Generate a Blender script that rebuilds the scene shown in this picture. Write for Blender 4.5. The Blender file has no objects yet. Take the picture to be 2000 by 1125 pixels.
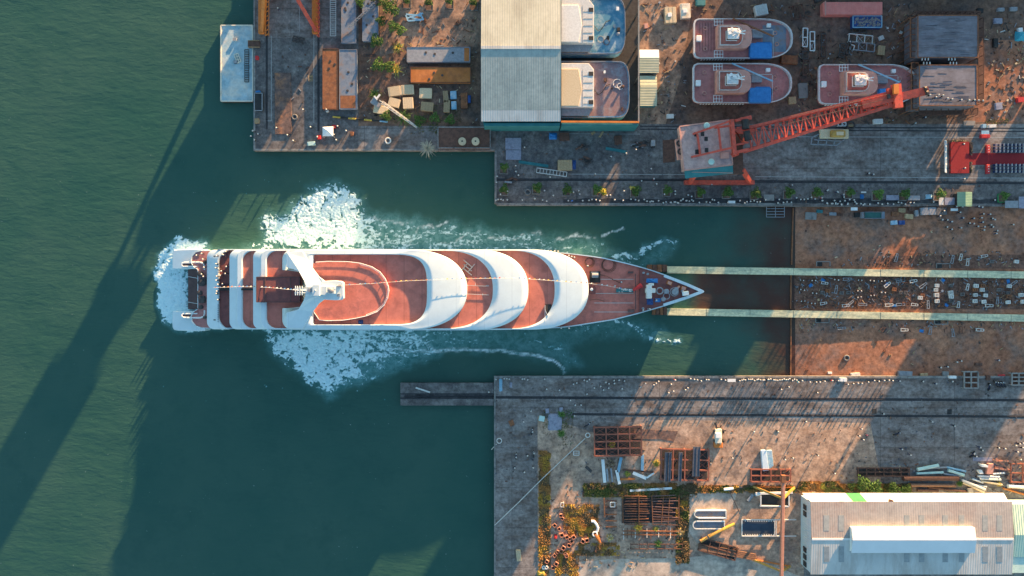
import bpy, bmesh, math, random
import numpy as np
from mathutils import Vector, Matrix
random.seed(7)
S = bpy.context.scene
COL = S.collection
R = math.radians
H = 230.0            # flying height of the drone above the quay
PPM = 6.0            # photo pixels per metre at quay level
WATER = -2.0

def g(px, py, z=0.0):
    k = (H - z) / H / PPM
    return ((px - 1000) * k, (562.5 - py) * k, z)
def gx(px, z=0.0): return g(px, 0, z)[0]
def gy(py, z=0.0): return g(0, py, z)[1]
def gp(pts, z=0.0): return [g(x, y, z)[:2] for x, y in pts]

# ---------------------------------------------------------------- mesh builder
class MB:
    def __init__(s): s.v = []; s.f = []; s.m = []
    def add(s, vs, fs, mi=0):
        o = len(s.v); s.v += [tuple(v) for v in vs]
        s.f += [tuple(i + o for i in f) for f in fs]; s.m += [mi] * len(fs); return s
    def box(s, x0, y0, z0, x1, y1, z1, mi=0):
        if x0 > x1: x0, x1 = x1, x0
        if y0 > y1: y0, y1 = y1, y0
        vs = [(x0,y0,z0),(x1,y0,z0),(x1,y1,z0),(x0,y1,z0),(x0,y0,z1),(x1,y0,z1),(x1,y1,z1),(x0,y1,z1)]
        return s.add(vs, [(0,3,2,1),(4,5,6,7),(0,1,5,4),(1,2,6,5),(2,3,7,6),(3,0,4,7)], mi)
    def cbox(s, c, size, rz=0, mi=0, ry=0, rx=0):
        M = Matrix.Translation(c) @ Matrix.Rotation(rz,4,'Z') @ Matrix.Rotation(ry,4,'Y') @ Matrix.Rotation(rx,4,'X')
        a, b, d = size[0]/2, size[1]/2, size[2]/2
        vs = [M @ Vector(p) for p in [(-a,-b,-d),(a,-b,-d),(a,b,-d),(-a,b,-d),(-a,-b,d),(a,-b,d),(a,b,d),(-a,b,d)]]
        return s.add(vs, [(0,3,2,1),(4,5,6,7),(0,1,5,4),(1,2,6,5),(2,3,7,6),(3,0,4,7)], mi)
    def pbox(s, x0, y0, x1, y1, z0, z1, mi=0):          # pixel rectangle of the top face
        a = g(x0, y0, z1); b = g(x1, y1, z1)
        return s.box(a[0], a[1], z0, b[0], b[1], z1, mi)
    def prism(s, poly, z0, z1, mi=0, bottom=False):
        n = len(poly)
        if sum(poly[i][0]*poly[(i+1)%n][1]-poly[(i+1)%n][0]*poly[i][1] for i in range(n)) < 0: poly = poly[::-1]
        vs = [(x,y,z0) for x,y in poly] + [(x,y,z1) for x,y in poly]
        fs = [(i,(i+1)%n,n+(i+1)%n,n+i) for i in range(n)] + [tuple(range(n,2*n))]
        if bottom: fs.append(tuple(range(n-1,-1,-1)))
        return s.add(vs, fs, mi)
    def sheet(s, poly, z, mi=0):
        n = len(poly)
        if sum(poly[i][0]*poly[(i+1)%n][1]-poly[(i+1)%n][0]*poly[i][1] for i in range(n)) < 0: poly = poly[::-1]
        return s.add([(x,y,z) for x,y in poly], [tuple(range(n))], mi)
    def bar(s, a, b, w, h=None, mi=0):                   # square section bar
        h = h or w
        a = Vector(a); b = Vector(b); d = b - a
        if d.length < 1e-6: return s
        d.normalize()
        up = Vector((0,0,1)) if abs(d.z) < .95 else Vector((1,0,0))
        u = d.cross(up).normalized(); q = u.cross(d).normalized()
        vs = []
        for p in (a, b):
            for i, j in ((-1,-1),(1,-1),(1,1),(-1,1)): vs.append(p + u*(i*w/2) + q*(j*h/2))
        return s.add(vs, [(0,1,2,3),(7,6,5,4),(0,4,5,1),(1,5,6,2),(2,6,7,3),(3,7,4,0)], mi)
    def tube(s, path, r, n=8, mi=0, r1=None, cap=True):
        path = [Vector(p) for p in path]; m = len(path); vs = []
        for k, p in enumerate(path):
            d = (path[min(k+1,m-1)] - path[max(k-1,0)])
            d = d.normalized() if d.length > 1e-9 else Vector((0,0,1))
            up = Vector((0,0,1)) if abs(d.z) < .95 else Vector((1,0,0))
            u = d.cross(up).normalized(); q = u.cross(d).normalized()
            rr = r if r1 is None else r + (r1-r)*k/max(1,m-1)
            for i in range(n):
                t = 2*math.pi*i/n; vs.append(p + u*(math.cos(t)*rr) + q*(math.sin(t)*rr))
        fs = []
        for k in range(m-1):
            for i in range(n):
                j = (i+1)%n; fs.append((k*n+i, k*n+j, (k+1)*n+j, (k+1)*n+i))
        if cap: fs += [tuple(range(n-1,-1,-1)), tuple(range((m-1)*n, m*n))]
        return s.add(vs, fs, mi)
    def lathe(s, c, prof, n=14, mi=0):                   # prof: (r,z) list
        vs = []; m = len(prof)
        for r, z in prof:
            for i in range(n):
                t = 2*math.pi*i/n; vs.append((c[0]+math.cos(t)*r, c[1]+math.sin(t)*r, c[2]+z))
        fs = [(k*n+i, k*n+(i+1)%n, (k+1)*n+(i+1)%n, (k+1)*n+i) for k in range(m-1) for i in range(n)]
        fs.append(tuple(range((m-1)*n, m*n)))
        return s.add(vs, fs, mi)
    def torus(s, c, R1, r, n=14, k=6, mi=0):
        vs = []; fs = []
        for i in range(n):
            a = 2*math.pi*i/n
            for j in range(k):
                b = 2*math.pi*j/k; q = R1 + r*math.cos(b)
                vs.append((c[0]+q*math.cos(a), c[1]+q*math.sin(a), c[2]+r*math.sin(b)))
        for i in range(n):
            for j in range(k):
                fs.append((i*k+j, ((i+1)%n)*k+j, ((i+1)%n)*k+(j+1)%k, i*k+(j+1)%k))
        return s.add(vs, fs, mi)
    def loft(s, loops, mi=0, closed=True):
        n = len(loops[0]); vs = [p for l in loops for p in l]; fs = []
        for k in range(len(loops)-1):
            for i in range(n if closed else n-1):
                j = (i+1)%n; fs.append((k*n+i, k*n+j, (k+1)*n+j, (k+1)*n+i))
        return s.add(vs, fs, mi)
    def clusters(s, gap=.12):
        par = list(range(len(s.v)))
        def fd(i):
            while par[i] != i: par[i] = par[par[i]]; i = par[i]
            return i
        for f in s.f:
            for i in f[1:]: par[fd(i)] = fd(f[0])
        isl = {}
        for k,f in enumerate(s.f): isl.setdefault(fd(f[0]),[]).append(k)
        items = []
        for fs in isl.values():
            vs = [s.v[i] for k in fs for i in s.f[k]]
            items.append([[min(v[a] for v in vs)-gap for a in range(3)],[max(v[a] for v in vs)+gap for a in range(3)],fs])
        ch = True
        while ch:
            ch = False
            for i in range(len(items)):
                for j in range(i+1,len(items)):
                    A,B = items[i],items[j]
                    if all(A[0][a] <= B[1][a] and B[0][a] <= A[1][a] for a in range(3)):
                        items[i] = [[min(A[0][a],B[0][a]) for a in range(3)],[max(A[1][a],B[1][a]) for a in range(3)],A[2]+B[2]]; items.pop(j); ch = True; break
                if ch: break
        return [it[2] for it in items]
    def build(s, name, mats, parent=None, smooth=False, bevel=0, recalc=True, loc=None):
        off = Vector((0,0,0))
        if parent is not None:
            p = parent
            while p is not None: off += p.location; p = p.parent
        elif loc is not None: off = Vector(loc)
        me = bpy.data.meshes.new(name)
        me.from_pydata([tuple(Vector(v)-off) for v in s.v], [], s.f)
        if name in SPLIT and not getattr(s,'_one',0):
            cl = s.clusters()
            if 1 < len(cl) <= 16:
                objs = []
                for fi in cl:
                    q = MB(); q._one = 1; used = sorted({i for f in fi for i in s.f[f]}); mp = {u:k for k,u in enumerate(used)}
                    q.v = [s.v[u] for u in used]; q.f = [tuple(mp[i] for i in s.f[f]) for f in fi]; q.m = [s.m[f] for f in fi]
                    objs.append(q.build(name,mats,parent,smooth,bevel,recalc,loc))
                bpy.data.meshes.remove(me); return objs[0]
        mats = mats if isinstance(mats, (list, tuple)) else [mats]
        for m in mats: me.materials.append(m)
        if len(mats) > 1: me.polygons.foreach_set('material_index', s.m)
        bm = bmesh.new(); bm.from_mesh(me)
        if recalc: bmesh.ops.recalc_face_normals(bm, faces=bm.faces)
        if bevel: bmesh.ops.bevel(bm, geom=[e for e in bm.edges if e.is_manifold and e.calc_face_angle(0) > .6], offset=bevel, segments=1, affect='EDGES')
        bm.to_mesh(me); bm.free()
        if smooth: me.shade_smooth()
        o = bpy.data.objects.new(name, me); COL.objects.link(o)
        if parent is not None: o.parent = parent
        elif loc is not None: o.location = loc
        return o

SPLIT = {'gear','stern_wing','mooring_rope','radar_dome','grab_rail','mooring_slot','vent','deck_locker','deck_seam','bollard','mooring_winch','breakwater','stern_rail','radar_mast','windlass','sheave','mast_gear','rail','ladder_frame','edge_strip','outrigger','offcut','wall','post_row','hoist_winch','cap','upright','rim'}
def tag(o, label=None, cat=None, group=None, kind=None):
    if label: o['label'] = label
    if cat: o['category'] = cat
    if group: o['group'] = group
    if kind: o['kind'] = kind
    return o
def thing(name, label, cat, loc=(0,0,0), group=None, rz=0):
    o = bpy.data.objects.new(name, None); COL.objects.link(o); o.location = loc; o.rotation_euler = (0,0,rz)
    o.empty_display_size = .3
    return tag(o, label, cat, group)
KIDS = {}
def copy_tree(o, parent=None):
    c = o.copy(); COL.objects.link(c)
    if parent is not None: c.parent = parent
    for ch in list(o.children): copy_tree(ch, c)
    return c
def place(proto, x, y, z=0, rz=0, label=None, group=None, cat=None, sc=1, st={}):
    """first use moves the prototype itself, later uses copy it"""
    k = proto.name
    if k in st: o = copy_tree(proto)
    else: st[k] = 1; o = proto
    o.location = (x,y,z); o.rotation_euler = (0,0,rz); o.scale = (sc,sc,sc)
    return tag(o, label, cat, group)
def pplace(proto, px, py, z=0, rz=0, **k):
    a = g(px, py, z); return place(proto, a[0], a[1], z, rz, **k)

# ---------------------------------------------------------------- materials
def _n(nt, t, **k):
    n = nt.nodes.new(t)
    for a, b in k.items(): setattr(n, a, b)
    return n
MATS = {}
def mk(name, c1, c2=None, scale=.6, stain=None, sscale=.12, samt=.5, rough=.75, bump=.15, bscale=4., metal=0.,
       corr=None, objrand=0., local=False, spec=.3, trans=0., streak=None, joints=None, jcol=None, fine=0., fscale=.7):
    m = bpy.data.materials.new(name); m.use_nodes = True; nt = m.node_tree; L = nt.links
    b = nt.nodes['Principled BSDF']
    b.inputs['Roughness'].default_value = rough; b.inputs['Metallic'].default_value = metal
    b.inputs['Specular IOR Level'].default_value = spec
    if trans: b.inputs['Subsurface Weight'].default_value = 0
    if local:
        tc = _n(nt, 'ShaderNodeTexCoord').outputs['Object']
    else:
        tc = _n(nt, 'ShaderNodeNewGeometry').outputs['Position']
    c2 = c2 or tuple(min(1, x*1.25+.01) for x in c1)
    no = _n(nt, 'ShaderNodeTexNoise'); no.inputs['Scale'].default_value = scale; no.inputs['Detail'].default_value = 8; no.inputs['Roughness'].default_value = .65
    L.new(tc, no.inputs['Vector'])
    cr = _n(nt, 'ShaderNodeValToRGB'); cr.color_ramp.elements[0].position = .36; cr.color_ramp.elements[1].position = .66
    cr.color_ramp.elements[0].color = (*c1,1); cr.color_ramp.elements[1].color = (*c2,1)
    L.new(no.outputs['Fac'], cr.inputs['Fac']); col = cr.outputs['Color']
    if stain:
        n2 = _n(nt, 'ShaderNodeTexNoise'); n2.inputs['Scale'].default_value = sscale; n2.inputs['Detail'].default_value = 9; n2.inputs['Roughness'].default_value = .7
        vec = tc
        if streak:
            mp = _n(nt, 'ShaderNodeMapping'); mp.inputs['Scale'].default_value = streak; L.new(tc, mp.inputs['Vector']); vec = mp.outputs[0]
        L.new(vec, n2.inputs['Vector'])
        mr = _n(nt, 'ShaderNodeMapRange'); mr.inputs[1].default_value = .56-.16*samt; mr.inputs[2].default_value = .72-.12*samt
        mr.inputs[3].default_value = 0; mr.inputs[4].default_value = .9
        L.new(n2.outputs['Fac'], mr.inputs[0])
        mx = _n(nt, 'ShaderNodeMix', data_type='RGBA'); L.new(mr.outputs[0], mx.inputs[0]); L.new(col, mx.inputs[6]); mx.inputs[7].default_value = (*stain,1)
        col = mx.outputs[2]
    if fine:
        n3 = _n(nt, 'ShaderNodeTexNoise'); n3.inputs['Scale'].default_value = fscale; n3.inputs['Detail'].default_value = 7; n3.inputs['Roughness'].default_value = .75; L.new(tc, n3.inputs['Vector'])
        mr3 = _n(nt, 'ShaderNodeMapRange'); mr3.inputs[1].default_value = .32; mr3.inputs[2].default_value = .68; mr3.inputs[3].default_value = 1-fine; mr3.inputs[4].default_value = 1+fine*.8
        L.new(n3.outputs['Fac'], mr3.inputs[0]); h3 = _n(nt, 'ShaderNodeHueSaturation'); L.new(mr3.outputs[0], h3.inputs['Value']); L.new(col, h3.inputs['Color']); col = h3.outputs[0]
    if joints:                                             # slab joints: (size_x, size_y)
        sx = _n(nt, 'ShaderNodeSeparateXYZ'); L.new(tc, sx.inputs[0]); acc = None
        for ax, per in zip('XY', joints):
            if not per: continue
            d = _n(nt, 'ShaderNodeMath', operation='PINGPONG'); d.inputs[1].default_value = per/2; L.new(sx.outputs[ax], d.inputs[0])
            e = _n(nt, 'ShaderNodeMath', operation='LESS_THAN'); e.inputs[1].default_value = .07; L.new(d.outputs[0], e.inputs[0])
            if acc is None: acc = e.outputs[0]
            else:
                q = _n(nt, 'ShaderNodeMath', operation='MAXIMUM'); L.new(acc, q.inputs[0]); L.new(e.outputs[0], q.inputs[1]); acc = q.outputs[0]
        q = _n(nt, 'ShaderNodeMath', operation='MULTIPLY'); q.inputs[1].default_value = .6; L.new(acc, q.inputs[0])
        mx = _n(nt, 'ShaderNodeMix', data_type='RGBA'); L.new(q.outputs[0], mx.inputs[0]); L.new(col, mx.inputs[6]); mx.inputs[7].default_value = (*(jcol or (.03,.03,.03)),1)
        col = mx.outputs[2]
    if objrand:
        oi = _n(nt, 'ShaderNodeObjectInfo'); hs = _n(nt, 'ShaderNodeHueSaturation')
        mr = _n(nt, 'ShaderNodeMapRange'); mr.inputs[3].default_value = 1-objrand; mr.inputs[4].default_value = 1+objrand
        L.new(oi.outputs['Random'], mr.inputs[0]); L.new(mr.outputs[0], hs.inputs['Value']); L.new(col, hs.inputs['Color']); col = hs.outputs[0]
    L.new(col, b.inputs['Base Color'])
    if bump:
        bn = _n(nt, 'ShaderNodeTexNoise'); bn.inputs['Scale'].default_value = bscale; bn.inputs['Detail'].default_value = 6; L.new(tc, bn.inputs['Vector'])
        bp = _n(nt, 'ShaderNodeBump'); bp.inputs['Strength'].default_value = bump; bp.inputs['Distance'].default_value = .1
        h = bn.outputs['Fac']
        if corr:
            sx = _n(nt, 'ShaderNodeSeparateXYZ'); L.new(tc, sx.inputs[0])
            ml = _n(nt, 'ShaderNodeMath', operation='MULTIPLY'); ml.inputs[1].default_value = 2*math.pi/corr[1]; L.new(sx.outputs[corr[0]], ml.inputs[0])
            sn = _n(nt, 'ShaderNodeMath', operation='SINE'); L.new(ml.outputs[0], sn.inputs[0])
            ad = _n(nt, 'ShaderNodeMath', operation='MULTIPLY_ADD'); ad.inputs[1].default_value = corr[2]; L.new(sn.outputs[0], ad.inputs[0]); L.new(h, ad.inputs[2]); h = ad.outputs[0]
        L.new(h, bp.inputs['Height']); L.new(bp.outputs[0], b.inputs['Normal'])
    MATS[name] = m; return m

M = {}
def defm(k, *a, **kw): M[k] = mk(k, *a, **kw)
defm('concrete', (.19,.165,.155), (.30,.265,.245), scale=.09, stain=(.13,.095,.08), sscale=.28, samt=.75, streak=(.35,1,1), bump=.2, rough=.85, joints=(24,13), fine=.55)
defm('concrete_pale', (.24,.225,.21), (.34,.32,.30), scale=.5, stain=(.12,.11,.10), sscale=.5, samt=.5, rough=.85)
defm('concrete_dark', (.10,.088,.088), (.19,.17,.16), scale=.15, stain=(.25,.23,.21), sscale=.4, samt=.25, rough=.85, bump=.2, fine=.55)
defm('quay_stone', (.20,.19,.18), (.31,.29,.27), scale=.8, stain=(.08,.08,.08), sscale=.6, samt=.5, rough=.9)
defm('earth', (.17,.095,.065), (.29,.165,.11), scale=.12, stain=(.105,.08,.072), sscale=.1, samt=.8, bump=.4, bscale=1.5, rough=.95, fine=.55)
defm('rust_earth', (.31,.12,.068), (.43,.195,.112), scale=.09, stain=(.21,.14,.115), sscale=.12, samt=.65, bump=.3, bscale=1.5, rough=.95, fine=.55)
defm('dirt', (.40,.25,.17), (.56,.385,.28), scale=.18, stain=(.20,.145,.12), sscale=.14, samt=.6, bump=.4, bscale=1.5, rough=.95, fine=.55)
defm('rail_groove', (.025,.026,.03), (.05,.05,.055), rough=.5, metal=.2)
defm('line_white', (.42,.42,.40), (.26,.26,.26), scale=1.2, rough=.8)
defm('ship_white', (.57,.67,.71), (.62,.72,.75), scale=.3, rough=.35, bump=.01, spec=.5, stain=(.53,.61,.64), sscale=.15, samt=.25, fine=.05, fscale=.35, joints=(8.5,0), jcol=(.42,.50,.54))
defm('hull_dark', (.10,.06,.055), (.16,.09,.08), rough=.5)
defm('deck_red', (.56,.175,.13), (.64,.21,.155), scale=.5, stain=(.34,.11,.085), sscale=.35, samt=.45, rough=.7, bump=.05, joints=(5.5,0), jcol=(.2,.07,.055), fine=.16)
defm('deck_coral', (.57,.17,.125), (.66,.205,.15), scale=.4, stain=(.36,.12,.10), sscale=.3, samt=.3, rough=.65, bump=.03, fine=.16)
defm('deck_maroon', (.19,.065,.06), (.25,.085,.075), scale=.8, stain=(.11,.05,.05), sscale=.5, samt=.3, rough=.7)
defm('glass_dark', (.02,.025,.03), (.03,.035,.04), rough=.1, bump=0, spec=.6)
defm('white', (.72,.72,.70), (.80,.80,.78), scale=1.5, rough=.6, bump=.05)
defm('offwhite', (.55,.53,.49), (.68,.66,.62), scale=2, rough=.7, objrand=.12)
defm('grey', (.22,.23,.25), (.32,.33,.35), scale=1.2, rough=.6)
defm('grey_blue', (.15,.19,.25), (.24,.28,.33), scale=.35, stain=(.20,.12,.08), sscale=.35, samt=.45, rough=.6, fine=.16)
defm('dark', (.02,.02,.022), (.05,.048,.045), rough=.7)
defm('dark_steel', (.05,.045,.045), (.10,.085,.08), scale=1, rough=.6, metal=.2)
defm('rust', (.22,.085,.04), (.34,.14,.065), scale=1.0, stain=(.13,.07,.05), sscale=.6, samt=.5, rough=.85)
defm('rust_orange', (.42,.14,.035), (.52,.19,.06), scale=.3, stain=(.30,.11,.045), sscale=.4, samt=.4, rough=.8, fine=.16)
defm('rust_dark', (.095,.05,.038), (.17,.085,.06), scale=1.0, rough=.85)
defm('crane_red', (.60,.08,.048), (.68,.115,.072), scale=.8, stain=(.33,.075,.055), sscale=.9, samt=.5, rough=.5)
defm('crane_orange', (.60,.17,.03), (.68,.22,.05), scale=1, stain=(.35,.12,.05), sscale=.8, samt=.3, rough=.55)
defm('salmon', (.55,.26,.20), (.64,.33,.26), scale=.6, stain=(.40,.19,.15), sscale=.5, samt=.3, rough=.6)
defm('teal', (.03,.16,.17), (.05,.21,.22), scale=.5, rough=.6)
defm('teal_pale', (.40,.58,.54), (.52,.68,.63), scale=.5, rough=.6)
defm('blue', (.02,.16,.42), (.04,.22,.52), scale=1, rough=.6)
defm('blue_dark', (.02,.06,.20), (.035,.085,.25), scale=1, rough=.7)
defm('blue_pale', (.17,.36,.50), (.27,.46,.58), scale=.6, stain=(.5,.55,.58), sscale=.5, samt=.4, rough=.6)
defm('cyan', (.04,.32,.42), (.07,.42,.52), rough=.6)
defm('red', (.50,.03,.035), (.58,.05,.05), rough=.7)
defm('carpet', (.26,.022,.026), (.31,.03,.034), scale=2, rough=.95)
defm('yellow', (.50,.34,.05), (.58,.41,.08), rough=.6)
defm('wood', (.33,.22,.12), (.47,.33,.19), scale=3, rough=.85, objrand=.2)
defm('wood_pale', (.55,.42,.26), (.68,.54,.36), scale=3, rough=.85, objrand=.15)
defm('green', (.03,.22,.08), (.05,.30,.11), rough=.7)
defm('green_roof', (.16,.28,.19), (.22,.35,.24), rough=.7, corr=('Y',.5,2))
defm('leaf', (.035,.085,.02), (.075,.14,.03), scale=5, rough=.8, objrand=.25, bump=0)
defm('leaf_light', (.085,.17,.035), (.14,.24,.05), scale=5, rough=.8, objrand=.2, bump=0)
defm('leaf_yellow', (.48,.33,.05), (.60,.43,.08), scale=5, rough=.85, bump=0)
defm('leaf_dry', (.42,.37,.27), (.52,.47,.36), scale=5, rough=.9, bump=0)
defm('bark', (.10,.07,.05), (.16,.12,.09), rough=.9)
defm('skin', (.35,.20,.13), (.40,.24,.16), rough=.6)
defm('cloth_navy', (.015,.025,.07), (.02,.035,.09), rough=.9, bump=0)
defm('cloth_grey', (.08,.085,.09), (.11,.115,.12), rough=.9, bump=0)
defm('cloth_black', (.012,.012,.014), (.02,.02,.022), rough=.9, bump=0)
defm('cloth_orange', (.45,.10,.03), (.5,.13,.04), rough=.9, bump=0)
defm('hat_white', (.46,.46,.45), (.52,.52,.51), rough=.4, bump=0)
defm('hat_red', (.55,.03,.03), (.6,.04,.04), rough=.4, bump=0)
defm('hat_blue', (.03,.15,.5), (.04,.18,.55), rough=.4, bump=0)
defm('hat_yellow', (.7,.5,.05), (.75,.55,.08), rough=.4, bump=0)
defm('rubber', (.02,.02,.02), (.035,.035,.035), rough=.8)
defm('rail_pale', (.62,.58,.37), (.78,.73,.47), scale=.5, stain=(.28,.33,.25), sscale=.5, samt=.75, rough=.8, streak=(.22,1,1), fine=.28, fscale=1.4)
defm('roof_grey', (.30,.35,.33), (.37,.42,.395), scale=.12, stain=(.25,.30,.29), sscale=.16, samt=.55, streak=(1,.25,1), rough=.5, corr=('X',.75,4), bump=.07, fine=.16)
defm('roof_white', (.48,.49,.47), (.57,.575,.55), scale=.12, stain=(.38,.36,.33), sscale=.2, samt=.55, streak=(1,.25,1), rough=.45, corr=('X',.75,4), bump=.07)
defm('roof_hut', (.38,.40,.28), (.47,.48,.35), scale=.4, rough=.6, corr=('Y',.5,4), bump=.3)
defm('skylight', (.26,.28,.28), (.34,.36,.36), scale=.8, rough=.25)
defm('roof_lit_slope', (.43,.43,.35), (.50,.50,.42), scale=.12, stain=(.34,.33,.27), sscale=.2, samt=.5, streak=(1,.25,1), fine=.08, rough=.5, corr=('X',.75,4), bump=.07)
defm('deck_mauve', (.22,.15,.16), (.28,.19,.20), scale=2, stain=(.30,.33,.36), sscale=.3, samt=.25, rough=.8, fine=.16)
defm('blue_pale_deck', (.05,.18,.28), (.08,.25,.36), scale=.5, stain=(.36,.44,.48), sscale=.3, samt=.5, rough=.6)
defm('white_wall', (.50,.62,.66), (.58,.70,.74), scale=.3, rough=.6, corr=('Y',.75,4), bump=.25)
defm('roof_rusty', (.34,.31,.29), (.43,.395,.37), scale=.12, stain=(.31,.225,.195), sscale=.06, samt=.6, rough=.5, corr=('X',.75,4), bump=.07, fine=.16)
defm('roof_smooth', (.66,.68,.69), (.72,.74,.75), scale=.15, rough=.4, bump=.03)
defm('roof_mint', (.42,.58,.46), (.50,.66,.53), scale=.2, rough=.5, corr=('X',.75,4), bump=.25)
defm('cream', (.68,.62,.50), (.74,.68,.56), scale=.6, stain=(.45,.36,.24), sscale=.5, samt=.3, rough=.6)
defm('crane_roof', (.50,.30,.26), (.58,.38,.33), scale=.35, stain=(.30,.20,.20), sscale=.3, samt=.6, rough=.6, fine=.16)
defm('hull_maroon', (.22,.045,.05), (.27,.06,.065), scale=.6, rough=.55)
defm('white_rim', (.50,.47,.46), (.62,.59,.58), scale=1.5, stain=(.45,.30,.24), sscale=.9, samt=.35, rough=.6)
defm('plate_dark', (.105,.10,.115), (.13,.12,.14), rough=.6)
defm('plate', (.15,.14,.16), (.21,.20,.23), scale=.25, stain=(.10,.085,.09), sscale=.5, samt=.5, rough=.55, streak=(.25,1.6,1), bump=.1, fine=.16)
defm('yellow_leaf', (.50,.42,.05), (.62,.52,.08), scale=5, rough=.85, bump=0)
defm('pink', (.55,.12,.18), (.6,.16,.22), rough=.9, bump=0)
defm('weed_green', (.10,.12,.035), (.15,.17,.05), scale=3, rough=.9, bump=0)
defm('weed_brown', (.17,.115,.06), (.25,.17,.09), scale=3, rough=.9, bump=0)
defm('purple_grey', (.25,.25,.31), (.33,.33,.40), scale=1.5, stain=(.16,.16,.22), sscale=.9, samt=.4, rough=.7)
defm('rust_plate', (.13,.085,.075), (.19,.125,.105), scale=.3, stain=(.30,.13,.06), sscale=.35, samt=.4, rough=.75, fine=.55)
defm('barge_deck', (.27,.42,.48), (.40,.53,.57), scale=.35, stain=(.62,.58,.50), sscale=.16, samt=.65, rough=.6, fine=.16)
defm('rubber_grey', (.13,.13,.13), (.2,.2,.2), rough=.9)
defm('teal_dark', (.03,.11,.10), (.05,.15,.13), rough=.7)
defm('chair_pale', (.42,.40,.42), (.5,.48,.5), rough=.7)
defm('container_lit_red', (.72,.20,.16), (.80,.26,.21), scale=.5, rough=.5, corr=('X',.6,3))
defm('yellow_orange', (.50,.27,.055), (.58,.33,.08), scale=1, stain=(.30,.15,.06), sscale=.8, samt=.5, rough=.55)
defm('rust_red', (.25,.085,.055), (.33,.12,.08), scale=1.2, rough=.8)
defm('grey_dark', (.075,.08,.10), (.12,.125,.15), scale=1.2, rough=.6)
defm('bundle_pale', (.55,.66,.74), (.62,.72,.78), rough=.6)
defm('rust_purple', (.15,.09,.085), (.21,.13,.12), rough=.85)
defm('rust_brown', (.19,.10,.065), (.27,.15,.095), scale=1.2, rough=.8)
defm('rust_salmon', (.44,.19,.13), (.52,.25,.17), scale=1.2, rough=.75)
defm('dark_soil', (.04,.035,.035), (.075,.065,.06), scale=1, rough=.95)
defm('pool_dark', (.035,.05,.075), (.055,.075,.105), scale=.5, rough=.4)
defm('weed_gold', (.45,.27,.05), (.56,.36,.08), scale=3, rough=.9, bump=0)
defm('weed_orange', (.40,.19,.06), (.48,.26,.09), scale=3, rough=.9, bump=0)
defm('tug_deck', (.42,.165,.15), (.52,.215,.19), scale=.6, stain=(.31,.12,.11), sscale=.5, samt=.35, rough=.65, fine=.15)
defm('slip_dark', (.15,.072,.05), (.25,.13,.092), scale=.3, stain=(.23,.115,.08), sscale=.15, samt=.45, rough=.95, bump=.5, bscale=2, fine=.5, fscale=1.2)
defm('lit_earth', (.33,.19,.125), (.50,.31,.21), scale=.22, stain=(.10,.08,.072), sscale=.13, samt=.75, bump=.4, bscale=1.5, rough=.95, fine=.45)
defm('pale_sand', (.44,.34,.27), (.62,.50,.40), scale=.25, stain=(.22,.19,.17), sscale=.18, samt=.55, bump=.3, rough=.95, fine=.3)
defm('weed_bed', (.10,.065,.035), (.20,.13,.06), scale=.6, stain=(.05,.04,.03), sscale=.5, samt=.5, rough=1, bump=.5)
defm('crowd_shade', (.035,.035,.04), (.075,.07,.072), scale=.5, rough=.7, fine=.3)
defm('mast_grey', (.50,.58,.62), (.58,.66,.69), scale=1, rough=.5)
defm('print_blue', (.10,.30,.52), (.30,.52,.70), scale=1.2, rough=.5)
SKY_STRENGTH = 0.11
EXPOSURE = 2.05
# ---------------------------------------------------------------- camera, light
cam = bpy.data.cameras.new('camera'); co = bpy.data.objects.new('camera', cam); COL.objects.link(co)
co.location = (0,0,H); co.rotation_euler = (0,0,0)
cam.sensor_width = 36; cam.lens = 36*H/(2000/PPM); cam.clip_end = 6000
S.camera = co
SUN_EL = 7.6; SUN_AZ = 30.0        # degrees above the horizon, degrees right of picture-up
w = bpy.data.worlds.new('World'); S.world = w; w.use_nodes = True
nt = w.node_tree; bg = nt.nodes['Background']
sky = nt.nodes.new('ShaderNodeTexSky'); sky.sky_type = 'NISHITA'; sky.sun_disc = False
sky.sun_elevation = R(SUN_EL); sky.sun_rotation = R(SUN_AZ); sky.ozone_density = 2.2; sky.air_density = 1.1; sky.dust_density = .6
tn = nt.nodes.new('ShaderNodeMix'); tn.data_type = 'RGBA'; tn.blend_type = 'MULTIPLY'; tn.inputs[0].default_value = 1; tn.inputs[7].default_value = (1.0,1.08,1.03,1)
nt.links.new(sky.outputs[0], tn.inputs[6]); nt.links.new(tn.outputs[2], bg.inputs[0]); bg.inputs[1].default_value = SKY_STRENGTH
sl = bpy.data.lights.new('sun', 'SUN'); sl.energy = 5.0; sl.angle = R(.55); sl.color = (1,.60,.28)
so = bpy.data.objects.new('sun', sl); COL.objects.link(so)
dv = Vector((math.sin(R(SUN_AZ))*math.cos(R(SUN_EL)), math.cos(R(SUN_AZ))*math.cos(R(SUN_EL)), math.sin(R(SUN_EL))))
so.rotation_euler = dv.to_track_quat('Z','Y').to_euler(); so.location = (60,100,60)
S.view_settings.view_transform = 'Standard'; S.view_settings.look = 'None'; S.view_settings.gamma = 1
S.view_settings.exposure = EXPOSURE

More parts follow.
